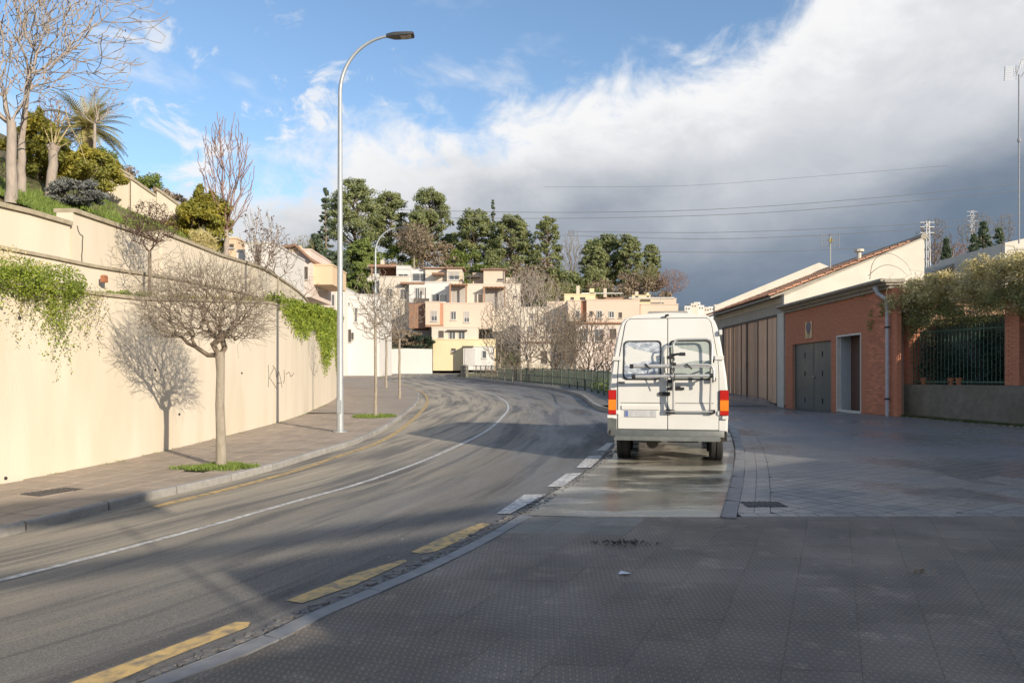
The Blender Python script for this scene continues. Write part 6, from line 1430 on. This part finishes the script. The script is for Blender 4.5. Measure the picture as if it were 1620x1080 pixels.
# reed screen and hedge behind the fence
rs = empty('reed_screen', (0, 55, 1), label='pale reed screen strip running behind the green fence', cat='screen'); mb = MB(); Rr_ = [FARK.at(u, -3.4) for u in np.linspace(FARK.near(3.5, 36)[0], FARK.near(-3, 74)[0], 60)]
for a, b in zip(Rr_, Rr_[1:]): c = (a + b) / 2; mb.box((c.x, c.y, zg(c.x, c.y) + .55), ((b - a).length, .05, 1.0), math.atan2((b - a).y, (b - a).x))
o = mb.build('reeds', pm('reed', (.62, .58, .38), (.40, .41, .26), 3, .9, .3, 20, stretch=(3, 3, .3)), rs); o.location = -Vector(rs.location)
def hedge_run():
    rng = np.random.default_rng(77); C = []
    for u in np.linspace(FARK.near(3.4, 30)[0], FARK.near(2.6, 40)[0], 30): p = FARK.at(u, -1.9 + rng.normal() * .15); q = rng.normal(size=(150, 3)) * np.array([.25, .25, .16]); C.append(q + np.array([p.x, p.y, zg(p.x, p.y) + .40]))
    link('low_hedge', quads_mesh('low_hedge', leaf_quads(np.concatenate(C), .07, rng, aspect=.9)), M_shrub, label='low dark hedge just behind the green fence beside the van', cat='hedge')
    C = []
    for u in np.linspace(FARK.near(3, 40)[0], FARK.near(-5, 84)[0], 110): p = FARK.at(u, -4.6 + rng.normal() * .9); q = rng.normal(size=(60, 3)) * np.array([.7, .7, .45]); C.append(q + np.array([p.x, p.y, zg(p.x, p.y) + .7]))
    link('dry_brush', quads_mesh('dry_brush', leaf_quads(np.concatenate(C), .16, rng, aspect=.25)), M_brown, label='dry brown brush under the bare trees behind the fence', cat='brush', kind='stuff')
hedge_run()

# ------------------------------------------------------------------ van
def van():
    base = G(1056, 736.2); yaw = -math.atan2(base.x, base.y) - .012; zb_ = zg(base.x, base.y) + .004
    V = empty('camper_van', (base.x, base.y, zb_), yaw, label='white high-roof camper van parked in the bay seen from behind', cat='van')
    prof = [(.90, .36), (.965, .44), (.972, .75), (.967, 1.12), (.945, 1.35), (.905, 1.62), (.868, 1.85), (.832, 2.05), (.80, 2.17), (.765, 2.26), (.70, 2.325), (.58, 2.37), (.32, 2.40), (0, 2.412)]
    lean = lambda z: .13 * max(0, (z - 1.15) / 1.25) ** 1.5
    hw = lambda z: float(np.interp(z, [q[1] for q in prof], [q[0] for q in prof]))
    rings = []
    def ring(y, sx=1, zmax=9, zs=1, dy=None, up=0):
        out = []
        for x, z in prof: zz = min(z * zs, zmax); out.append((x * sx, y + (dy(z) if dy else 0), zz + up))
        return out
    rings.append(ring(.03, .965, dy=lambda z: lean(z))); rings.append(ring(.05, .99, dy=lambda z: lean(z) * .95)); rings.append(ring(.12, 1.0, dy=lambda z: lean(z) * .6)); rings.append(ring(.9)); rings.append(ring(3.4)); rings.append(ring(3.9, .985, 2.34)); rings.append(ring(4.4, .97, 1.85)); rings.append(ring(4.8, .95, 1.30)); rings.append(ring(5.3, .88, 1.05)); rings.append(ring(5.45, .80, .9))
    vv = []; n = len(prof); m = 2 * n - 1
    for r_ in rings: vv += r_ + [(-x, y, z) for x, y, z in r_[:-1][::-1]]
    fs = [(i * m + k, i * m + k + 1, (i + 1) * m + k + 1, (i + 1) * m + k) for i in range(len(rings) - 1) for k in range(m - 1)] + [(i * m + m - 1, i * m, (i + 1) * m, (i + 1) * m + m - 1) for i in range(len(rings) - 1)]
    fs += [(k, k + 1, m - 2 - k, m - 1 - k) for k in range(n - 1) if k + 1 < m - 2 - k] ; e = (len(rings) - 1) * m; fs += [(e + k, e + k + 1, e + m - 2 - k, e + m - 1 - k) for k in range(n - 1) if k + 1 < m - 2 - k] + [(n - 2, n - 1, n), (e + n - 2, e + n - 1, e + n)]
    mb = MB(); mb.add(vv, fs); mb.build('body', M_van, V, smooth=35)
    # rear doors, a little proud of the body
    def door(sg):
        zs = [.475, .9, 1.15, 1.4, 1.62, 1.85, 2.05, 2.16, 2.235, 2.29, 2.312]; out = [(.845, .845)] ; mb = MB(); vv = []
        for z in zs:
            xo = min(.815, hw(z) - .105) if z < 2.16 else {2.16: .71, 2.235: .695, 2.29: .66, 2.312: .61}[z]; xi = .005; y = .03 + lean(z)
            vv += [(sg * xi, y - .014, z), (sg * xo, y - .014, z), (sg * xo, y + .03, z), (sg * xi, y + .03, z)]
        k = len(zs); mb.add(vv, [(4 * i + j, 4 * i + (j + 1) % 4, 4 * i + 4 + (j + 1) % 4, 4 * i + 4 + j) for i in range(k - 1) for j in range(4)] + [(0, 1, 2, 3), (4 * k - 1, 4 * k - 2, 4 * k - 3, 4 * k - 4)])
        me = mb.mesh('rear_door'); bm = bmesh.new(); bm.from_mesh(me); bmesh.ops.recalc_face_normals(bm, faces=bm.faces); bmesh.ops.bevel(bm, geom=[e for e in bm.edges if e.calc_face_angle(0) > .8], offset=.006, segments=2, affect='EDGES'); bm.to_mesh(me); bm.free(); shade(me, 40)
        o = link('rear_door', me, M_van, V)
        # dark sheet behind it, painted in as the shadow line of the gap
        mb = MB(); vv = []
        for z in zs:
            xo = (min(.815, hw(z) - .105) if z < 2.16 else {2.16: .71, 2.235: .695, 2.29: .66, 2.312: .61}[z]) + .011; y = .03 + lean(z); z_ = z + (.011 if z == zs[-1] else 0) - (.011 if z == zs[0] else 0); vv += [(0, y - .002, z_), (sg * xo, y - .002, z_), (sg * xo, y + .01, z_), (0, y + .01, z_)]
        mb.add(vv, [(4 * i + j, 4 * i + (j + 1) % 4, 4 * i + 4 + (j + 1) % 4, 4 * i + 4 + j) for i in range(k - 1) for j in range(4)] + [(0, 1, 2, 3), (4 * k - 1, 4 * k - 2, 4 * k - 3, 4 * k - 4)])
        mb.build('door_gap_shade', M_rubber, V); return o
    dl = door(-1); dr_ = door(1); ry = lambda z: .03 + lean(z) - .014
    def rrect(x0, x1, z0, z1, r, n=5):
        out = []
        for cx_, cz_, a0 in ((x1 - r, z1 - r, 0), (x0 + r, z1 - r, 90), (x0 + r, z0 + r, 180), (x1 - r, z0 + r, 270)):
            for k in range(n + 1): a = R(a0 + 90 * k / n); out.append((cx_ + r * math.cos(a), cz_ + r * math.sin(a)))
        return out
    def win(x0, x1, z0, z1, mat, skew, par, nm):
        po = rrect(x0, x1, z0, z1, .07); po = [(x + skew * (z - z0) / (z1 - z0), z) for x, z in po]; cx_ = (x0 + x1) / 2 + skew / 2; cz_ = (z0 + z1) / 2; k = len(po)
        def sc(s, d): return [(cx_ + (x - cx_) * s, ry(z) - d, cz_ + (z - cz_) * s) for x, z in po]
        mb = MB(); mb.add(sc(1.0, -.004) + sc(.99, .012) + sc(.93, .014) + sc(.915, -.002), [(r_ * k + i, r_ * k + (i + 1) % k, (r_ + 1) * k + (i + 1) % k, (r_ + 1) * k + i) for r_ in range(3) for i in range(k)]); g_ = mb.build('window_seal', M_rubber, par, smooth=50)
        mb = MB(); mb.add(sc(.93, .004), [tuple(range(k))]); o = mb.build(nm, mat, par)
        return g_
    win(-.735, -.105, 1.29, 1.95, M_foil, .01, dl, 'window_foil'); win(.045, .715, 1.29, 1.95, M_curt, -.02, dr_, 'window_curtain')
    for x0, x1, z0, z1 in ((-.735, -.105, 1.29, 1.95), (.045, .715, 1.29, 1.95)):
        po = rrect(x0 + .03, x1 - .03, z0 + .03, z1 - .03, .05); mb = MB(); mb.add([(x, ry(z) - .009, z) for x, z in po], [tuple(range(len(po)))])
        mb.build('window_glass', pm('clear_glass', (.8, .85, .85), (.8, .85, .85), 3, .03, alpha=.16), dl if x0 < 0 else dr_)
    # creases, handles, hinges
    for sg, par in ((-1, dl), (1, dr_)):
        mb = MB(); mb.bx(sg * .12 if sg > 0 else -.77, .74 if sg > 0 else -.10, ry(.9) - .004, ry(.9) + .004, .905, .915); mb.build('crease', M_grey, par)
        for zz in (1.655, .755):
            mb = MB(); x = .80 * sg if zz < 1 else .76 * sg; mb.bx(min(x, x + sg * .14), max(x, x + sg * .14), ry(zz) - .022, ry(zz) + .004, zz - .035, zz + .03); mb.build('hinge', M_van, par)
    mb = MB(); mb.bx(-.125, .045, ry(1.06) - .035, ry(1.06), 1.035, 1.095); mb.bx(-.14, -.10, ry(1.06) - .03, ry(1.06), 1.045, 1.085); mb.build('lock_handle', M_rubber, dl)
    mb = MB(); mb.bx(.0, .27, ry(1.15) - .03, ry(1.15), 1.13, 1.17); mb.bx(.06, .21, ry(1.15) - .045, ry(1.15), 1.155, 1.19); mb.build('door_handle', M_rubber, dr_)
    mb = MB(); mb.bx(-.80, -.70, ry(1.26) - .02, ry(1.26), 1.235, 1.265); mb.build('badge', M_grey, dl)
    # lamps
    for sg in (-1, 1):
        x0, x1 = sorted((sg * .838, sg * .968)); tl = MB().bx(x0 - .004, x1 - .0, -.005, .14, .715, 1.125).build('tail_light', M_rubber, V)
        for z0, z1, mt_ in ((.965, 1.12, M_red), (.83, .963, M_orange), (.79, .828, M_orange), (.72, .788, M_red)): MB().prism([(x0, -.018), (x1 + sg * .004, -.012), (x1 + sg * .004, .13), (x0, .13)], z0, z1, bev=.006).build('lens', mt_, tl)
        MB().prism([(sg * .86 - .05, -.045), (sg * .86 + .05, -.045), (sg * .86 + .05, .02), (sg * .86 - .05, .02)] if sg < 0 else [(.72, -.045), (.83, -.045), (.83, .02), (.72, .02)], .385, .455, bev=.008).build('reflector', M_red, V)
        MB().bx(sg * .93 - .055, sg * .93 + .035 if sg > 0 else sg * .93 + .055, -.02, .10, .655, .705).build('corner_hinge', M_van, V)
        # side cladding and wheel
        if sg < 0: MB().prism([(-.985, -.01), (-.835, -.01), (-.835, .1), (-.985, .9)], .40, .645, bev=.01).build('corner_cladding', M_grey, V)
    mb = MB(); pts_ = [(-.985, .25), (-.985, .06), (-.93, -.04), (-.80, -.07), (0, -.085), (.80, -.07), (.90, -.03), (.93, .10), (.93, .3), (.80, .3), (-.80, .3)]; mb.prism(pts_, .36, .465, bev=.012); mb.build('bumper', M_grey, V, smooth=40)
    mb = MB(); mb.prism([(-.86, -.15), (-.3, -.175), (.3, -.175), (.82, -.15), (.85, .0), (-.9, .0)], .298, .365, bev=.02); mb.build('step', pm('worn_step', (.19, .20, .19), (.10, .11, .105), 4, .45, .2, 20), V, smooth=40)
    mb = MB(); 
    for i in range(3):
        for j in range(3): mb.box((.93, .0 + .0, .33 + j * .05), (.02, .02, .02))
    mb.bx(.84, .945, .0, .2, .29, .46); mb.build('broken_corner', M_under, V)
    # wheels, single with visible tread
    def wheel(x, y, w=.22, r=.335):
        mb = MB(); n = 28; vv = []; secs_ = [(-w / 2, r * .80), (-w / 2, r * .93), (-w * .38, r), (-.03, r), (-.022, r - .012), (.0, r - .012), (.01, r), (w * .38, r), (w / 2, r * .93), (w / 2, r * .80)]
        for dx, rr in secs_:
            for k in range(n): a = 2 * math.pi * k / n; vv.append((x + dx, y + math.cos(a) * rr, .335 + math.sin(a) * rr))
        s_ = len(secs_); mb.add(vv, [(i * n + k, i * n + (k + 1) % n, (i + 1) * n + (k + 1) % n, (i + 1) * n + k) for i in range(s_ - 1) for k in range(n)]); w_ = mb.build('wheel', M_tyre, V, smooth=40)
        mb = MB(); mb.tube([(x - w * .45, y, .335), (x - w * .3, y, .335), (x + w * .3, y, .335), (x + w * .45, y, .335)], [r * .8, r * .74, r * .74, r * .8], 20); mb.build('rim', M_rust, w_)
    wheel(-.775, .95); wheel(.815, .95); wheel(-.80, 4.45); wheel(.80, 4.45)
    mb = MB(); mb.bx(-.80, .80, .3, 4.9, .34, .42); mb.bx(-.50, -.42, .2, 4.6, .25, .34); mb.bx(.42, .50, .2, 4.6, .25, .34); mb.tube([(-.7, .95, .335), (.7, .95, .335)], .05, 8); mb.tube([(0, .95, .335), (0, .951, .335)], .14, 8); mb.build('chassis', M_under, V)
    MB().tube([(-.25, .15, .24), (-.25, 1.5, .24)], .10, 10).build('silencer', M_rust, V, smooth=50)
    mb = MB(); mb.bx(-.45, -.10, .10, .3, .25, .31); mb.bx(.0, .42, .16, .36, .25, .30); mb.build('spare_carrier', M_rust, V)
    for sg, x in ((-1, -.775), (1, .815)): MB().prism([(x - .14, 1.32), (x + .14, 1.32), (x + .14, 1.335), (x - .14, 1.335)], .12, .45).build('mud_flap', M_tyre, V)
    # plate
    pl = MB().bx(-.70, -.18, ry(.73) - .012, ry(.73), .675, .785).build('number_plate', M_plate, dl); MB().bx(-.69, -.645, ry(.73) - .015, ry(.73) - .0125, .68, .78).build('blue_band', M_plateb, pl)
    MB().bx(-.75, -.13, ry(.84) - .02, ry(.84), .80, .865).build('plate_lamp', M_van, dl)
    # roof hatch and mirror stub on the right
    mb = MB(); mb.prism([(-.36, .85), (.34, .85), (.34, 1.55), (-.36, 1.55)], 2.405, 2.50, bev=.03); rh = mb.build('roof_hatch', pm('hatch', (.35, .33, .29), (.28, .26, .23), 5, .5), V, smooth=50)
    MB().tube([(-.03, .14, 2.345), (-.03, .10, 2.36), (.02, .10, 2.37)], .018, 6).build('roof_clip', M_rubber, V)
    mb = MB(); mb.prism([(.83, .05), (.875, .05), (.885, .75), (.84, .75)], 2.03, 2.11, bev=.02); mb.build('rain_rail', M_van, V)
    mb = MB(); mb.prism([(-1.13, 4.35), (-.94, 4.35), (-.94, 4.47), (-1.13, 4.47)], 1.45, 1.78, bev=.03); mb.prism([(1.13, 4.35), (.94, 4.35), (.94, 4.47), (1.13, 4.47)], 1.45, 1.78, bev=.03); mb.build('mirror', M_blackp, V)
    for sg in (-1, 1):
        mb = MB(); vv = []
        for y in (.6, 3.3): 
            for z in (1.25, 1.85): vv.append((sg * (hw(z) + .006), y, z))
        mb.add(vv, [(0, 1, 3, 2)]); mb.build('side_window', M_glass, V)
    mb = MB(); mb.add([(-.80, 4.08, 2.16), (.80, 4.08, 2.16), (.88, 4.72, 1.36), (-.88, 4.72, 1.36)], [(0, 1, 2, 3)]); mb.build('windscreen', M_glass, V)
    # bike carrier hung on the right door: a thing of its own
    B = empty('bike_carrier', (base.x, base.y, zb_), yaw, label='folded aluminium bike carrier hanging on the rear doors of the white van', cat='bike carrier')
    def T(name, p, r_, mat=M_alu, par=B, n=10): return MB().tube(p, r_, n).build(name, mat, par, smooth=60)
    yb = -.10; yo = -.26
    fr_ = [(.105, -.045, .80), (.105, yb, 1.0), (.105, yb + .0, 1.5), (.095, yb + .02, 1.87), (.12, yb + .03, 1.93), (.17, yb + .04, 1.955), (.62, yb + .04, 1.955), (.685, yb + .03, 1.93), (.71, yb + .02, 1.86), (.70, yb + .0, 1.5), (.68, yb, 1.0), (.675, -.045, .80)]
    T('frame_tube', fr_, .017)
    T('lower_bar', [(-.03, -.05, .775), (.72, -.05, .775)], .015)
    T('upper_rail', [(-.56, yo, 1.515), (.06, yo, 1.515)], .032, n=12); T('upper_rail', [(.08, yo, 1.535), (.62, yo, 1.535), (.69, yo, 1.52), (.725, yo, 1.46), (.73, yo, 1.28)], .019)
    T('lower_rail', [(-.53, yo + .02, 1.345), (.70, yo + .02, 1.36)], .028, n=12); T('inner_rail', [(.08, yo, 1.50), (.68, yo, 1.50)], .014)
    for x, z in ((-.57, 1.515), (-.54, 1.345), (.70, 1.36)): MB().tube([(x - .03, yo + .0 if z > 1.4 else yo + .02, z), (x + .03, yo if z > 1.4 else yo + .02, z)], .037, 10).build('end_cap', M_blackp, B)
    for x in (-.30, .35): T('strap', [(x - .05, yo - .035, 1.55), (x, yo - .045, 1.50), (x + .04, yo - .03, 1.47)], .014, M_blackp)
    T('arch', [(-.05, yb, 1.30), (-.06, yb, 1.75), (-.03, yb, 1.82), (.06, yb, 1.84), (.10, yb, 1.83)], .013)
    T('mast', [(.10, yb - .03, .80), (.10, yb - .05, 1.80)], .021)
    T('clamp_arm', [(.06, yo, 1.66), (.12, yo - .05, 1.70), (.22, yo - .06, 1.71)], .02, M_blackp)
    for x, y_, z, s_ in ((.04, yo - .01, 1.655, .05), (.235, yo - .06, 1.705, .05), (.10, yo, 1.55, .04), (.08, yo + .05, 1.70, .035)): mb = MB(); mb.prism([(x - s_, y_ - .03), (x + s_, y_ - .03), (x + s_, y_ + .03), (x - s_, y_ + .03)], z - s_ * .55, z + s_ * .55, bev=.012); mb.build('clamp', M_blackp, B)
    for x0, x1, z in ((-.03, .12, .775), (.66, .76, .775), (.0, .12, 1.27), (.68, .77, 1.30), (.70, .74, 1.42), (.70, .745, 1.60)): MB().bx(x0, x1, -.06, -.0, z - .03, z + .03).build('bracket', M_blackp, B)
    T('cable', [(.10, yo - .03, 1.65), (.06, yo - .05, 1.5), (.12, yo - .06, 1.38), (.10, yo - .02, 1.27)], .008, M_blackp)
    for x in (.105, .68):
        T('standoff', [(x, yb, 1.5), (x, yo, 1.515)], .014); T('standoff', [(x, yb, 1.36), (x, yo + .02, 1.36)], .014)
van()
for o in list(bpy.data.objects):
    if o.parent and o.parent.name.startswith('camper_van') and o.name.split('.')[0] not in ('wheel', 'mud_flap'): o.location.z += .117
    if o.name in ('camper_van', 'bike_carrier'):
        o.scale = (.94,) * 3
        if o.name == 'bike_carrier': o.location.z += .117 * .94

# ------------------------------------------------------------------ antennas, masts, wires
def antenna(name, label, px, pyb, pyt, d, kind, r=.025):
    b = at(px, pyb, d); t = at(px, pyt, d); e = empty(name, b, label=label, cat='antenna'); H = t.z - b.z
    MB().tube([(0, 0, 0), (0, 0, H)], r, 8).build('mast', M_metal if kind != 'tv' else M_whitep, e)
    if kind == 'tv':
        for dz in (-.1, -.34, -.6): MB().tube([(-.42, 0, H + dz), (.42, 0, H + dz)], .012, 6).build('boom', M_metal, e)
        for i in range(8):
            x = -.42 + .84 * i / 7; MB().tube([(x, -.03, H - .68 if i in (0, 7) else H - .6), (x, -.03, H - .02 if i in (0, 7) else H - .1)], .014 if i in (0, 7) else .007, 5).build('element', M_metal, e)
        MB().box((0, -.05, H - .35), (.14, .08, .2)).build('junction_box', pm('yellow_box', (.5, .42, .2)), e)
    return e, b, H
antenna('roof_antenna', 'short wide television antenna on the tiled roof above the wooden gate', 1313.5, 430, 369, 36, 'tv', .03)
e, b, H = antenna('tall_antenna', 'tall thin television mast at the right edge of the picture', 1612, 385, 118, 30, 'mast', .028)
MB().tube([(0, 0, H * .6), (-.0, 0, H)], .02, 8).build('mast_top', M_metal, e); MB().tube([(0, 0, H * .60), (0, 0, H * .62)], .06, 8).build('collar', M_metal, e)
for q in ([(-.1, 0, H - .05), (.08, 0, H + .55), (.55, .1, H + .85)], [(-.1, 0, H - .05), (-.12, 0, H + .35)], [(.08, 0, H - .1), (.5, 0, H + .55)]): MB().tube(q, .016, 6).build('boom', M_metal, e)
MB().tube([(-.58, 0, H - .25), (-.55, 0, H + .32)], .018, 6).build('reflector_bar', M_metal, e)
for k_ in range(8): MB().tube([(-.56, 0, H - .2 + k_ * .07), (.0, .1, H - .14 + k_ * .075)], .006, 4).build('element', M_metal, e)
for k_ in range(9): x = -.02 + k_ * .07; MB().tube([(x, -.0, H + .15 + k_ * .07), (x + .05, .0, H + .55 + k_ * .06)], .007, 4).build('element', M_metal, e)
def pylon(px, pyb, pyt, d, w, label, seed):
    b = at(px, pyb, d); H = (pyb - pyt) / F * d; e = empty('lattice_mast', b, label=label, cat='pylon'); hw_ = w / 2 / F * d; mb = MB()
    for sx, sy in ((-1, -1), (1, -1), (1, 1), (-1, 1)): MB().tube([(sx * hw_, sy * hw_, 0), (sx * hw_ * .6, sy * hw_ * .6, H)], .028, 4).build('leg', M_metal, e)
    n = int(H / (hw_ * 2)); lat = MB()
    for i in range(n):
        k0, k1 = hw_ * (1 - .4 * i / n), hw_ * (1 - .4 * (i + 1) / n); z0, z1 = H * i / n, H * (i + 1) / n; s = 1 if i % 2 else -1
        for y in (-1, 1): lat.tube([(-k0 * s, y * k0, z0), (k1 * s, y * k1, z1)], .018, 4); lat.tube([(y * k0, -k0 * s, z0), (y * k1, k1 * s, z1)], .018, 4)
    lat.build('bracing', M_metal, e, kind='stuff')
    for f_ in (.98, .9, .8): MB().tube([(-hw_ * 3.2, 0, H * f_), (hw_ * 3.2, 0, H * f_)], .03, 4).build('crossarm', M_metal, e)
pylon(1467, 440, 350, 60, 7, 'pale lattice mast just right of the white gable wall', 1); pylon(1538, 415, 333, 140, 5, 'distant lattice mast above the bare trees on the right', 2)
wires = [([(620, 332), (860, 336), (1110, 332), (1360, 315), (1600, 292), (1700, 280)], 'uppermost overhead wire across the dark cloud'), ([(700, 345), (940, 345), (1180, 338), (1400, 322), (1620, 301), (1700, 292)], 'overhead wire close below the uppermost one'), ([(900, 366), (1110, 368), (1300, 362), (1467, 353), (1620, 338)], 'overhead wire reaching the pale lattice mast'), ([(880, 372), (1110, 378), (1300, 372), (1467, 361), (1620, 350)], 'lower of the two overhead wires meeting the lattice mast'), ([(1020, 398), (1180, 399), (1350, 393), (1500, 383)], 'lowest overhead wire over the town'), ([(860, 296), (1080, 294), (1240, 283), (1500, 262)], 'faint high overhead wire in the grey cloud')]
for i, (pl, lab) in enumerate(wires):
    q = catmull([(a, b) for a, b in pl], 60); r_ = .052 if i < 5 else .03; MB().tube([at(p.x, p.y, 110) for p in q], r_ * .72, 5).build('overhead_wire', M_wire, label=lab, cat='wire', group='overhead wires')
# vegetation on the right skyline
RV = [(1475, 345, 440, 60, 70, M_twig, 'bare brown trees behind the lattice mast', 500), (1545, 335, 420, 60, 90, M_twig3, 'pale bare tree above the dark conifers at right', 600), (1590, 335, 400, 30, 100, M_twig3, 'thin bare tree near the right picture edge', 300), (1500, 380, 430, 70, 80, M_twig2, 'rusty bare bushes above the grey roof edge', 600)]
for i, (px, t, b, w, d, mt_, lab, n) in enumerate(RV): far_bare(px, t, b, w, d, lab, 400 + i, mt_, n, rm=.02, group='bare trees on the right skyline', low=.15)
for i, (px, t, b, w, d, lab) in enumerate([(1556, 352, 425, 34, 60, 'dark conifer behind the grey roof edge'), (1580, 362, 425, 30, 62, 'dark conifer next to the right white house'), (1497, 378, 430, 20, 58, 'small dark conifer beside the lattice mast'), (1540, 372, 430, 24, 60, 'low dark conifer in the gap left of the taller one')]): pine(px, t, b, w, d, lab, 420 + i, M_cedar, conical=True, n=3200, size=.16)
# small things on the ground
q = G(988, 909, .03); mb = MB(); mb.add([(q.x - .05, q.y, zg(q.x, q.y) + .038), (q.x + .02, q.y - .02, zg(q.x, q.y) + .045), (q.x + .055, q.y + .03, zg(q.x, q.y) + .036), (q.x - .02, q.y + .05, zg(q.x, q.y) + .05)], [(0, 1, 2, 3)])
mb.build('paper_scrap', M_paper, label='crumpled white scrap of paper on the dark ribbed paving', cat='paper')
q = G(984, 862, .03); rngl = np.random.default_rng(3); C = rngl.normal(size=(160, 3)) * np.array([.13, .05, .0]) + np.array([q.x, q.y, zg(q.x, q.y) + .045]); C[:, 2] += rngl.uniform(0, .02, 160)
link('leaf_litter', quads_mesh('leaf_litter', leaf_quads(C, .018, rngl)), pm('wet_leaf', (.035, .03, .03), (.02, .018, .018), 9, .6), label='clump of dark wet leaves on the paving behind the van', cat='leaves', kind='stuff')
q = G(1462, 905, .03); C = rngl.normal(size=(14, 3)) * np.array([.05, .02, 0]) + np.array([q.x, q.y, zg(q.x, q.y) + .045]); link('dead_leaves', quads_mesh('dead_leaves', leaf_quads(C, .025, rngl)), M_brown, label='few curled dead leaves on the ribbed paving at right', cat='leaves')
o = stones('paving_grit', [V2(-1, 5), V2(1, 5.6), V2(3, 5.2), V2(5, 6), V2(6, 7)], 1.9, 260, .004, .016, .031); tag(o, 'scattered grit and crumbs on the dark foreground paving', 'grit')
def cover(px, py, w, l, h, label, rot=0):
    q = G(px, py, h); e = empty('access_cover', (q.x, q.y, zg(q.x, q.y) + h), rot, label=label, cat='manhole cover'); MB().bx(-w, w, -l, l, -.02, .004).build('frame', M_cover, e)
    mb = MB()
    for i in range(7):
        for j in range(5): mb.box((-w * .82 + w * 1.64 * i / 6, -l * .75 + l * 1.5 * j / 4, .007), (w * .16, l * .2, .007))
    mb.build('studs', M_cover, e, kind='stuff')
cover(1207, 797, .22, .15, .032, 'small iron access cover in the wet paving beside the bay kerb'); cover(84, 777, .28, .16, .092, 'weathered iron access cover in the left sidewalk', R(66))

# ------------------------------------------------------------------ unseen blocks added behind the camera, shaped to throw the shade
def tq(t, q): return (-.64 * t + .768 * q, .768 * t + .64 * q)
def shade_block(name, label, t0, t1, q0, q1, z1, mat, z0=-.5, parent=None):
    mb = MB(); P4 = [tq(t0, q0), tq(t1, q0), tq(t1, q1), tq(t0, q1)]; mb.prism(P4, z0, z1); return mb.build(name, mat, parent, label=label, cat='house' if label else None)
s1_ = shade_block('shade_house', 'low unseen house behind the camera, shaped to throw the foreground shade', -14, -7, -4, 2.0, 3.8, M_rendc)
for a_, b_, z_ in ((2.0, 7.4, 4.45), (7.4, 11.69, 4.72)): shade_block('shade_wing', None, -14, -7, a_, b_, z_, M_rendc, parent=s1_)  # unseen, heights set by how far their shade should reach
shade_block('shade_house', 'tall unseen house behind the camera to the right, shaped to throw shade', -15, -7, 11.7, 32, 7.4, M_rendw)
tp = shade_block('shade_beam', None, -7.1, -6.9, -4, 7.0, 4.74, M_gatef, z0=4.60, parent=s1_)  # invented beam, placed to lay a band of shade across the road
shade_block('shade_beam', None, -7.1, -6.9, -4, 2.4, 5.82, M_gatef, z0=5.36, parent=s1_)  # second invented beam, for the shade band over the left kerb
for q_ in (-3.8, -1, 1.8, 4.6, 6.8): shade_block('terrace_post', None, -7.1, -6.9, q_, q_ + .04, 4.52 if q_ > 2.3 else 5.22, M_gatef, z0=3.9, parent=s1_)  # thin unseen posts that go with the added shade beams
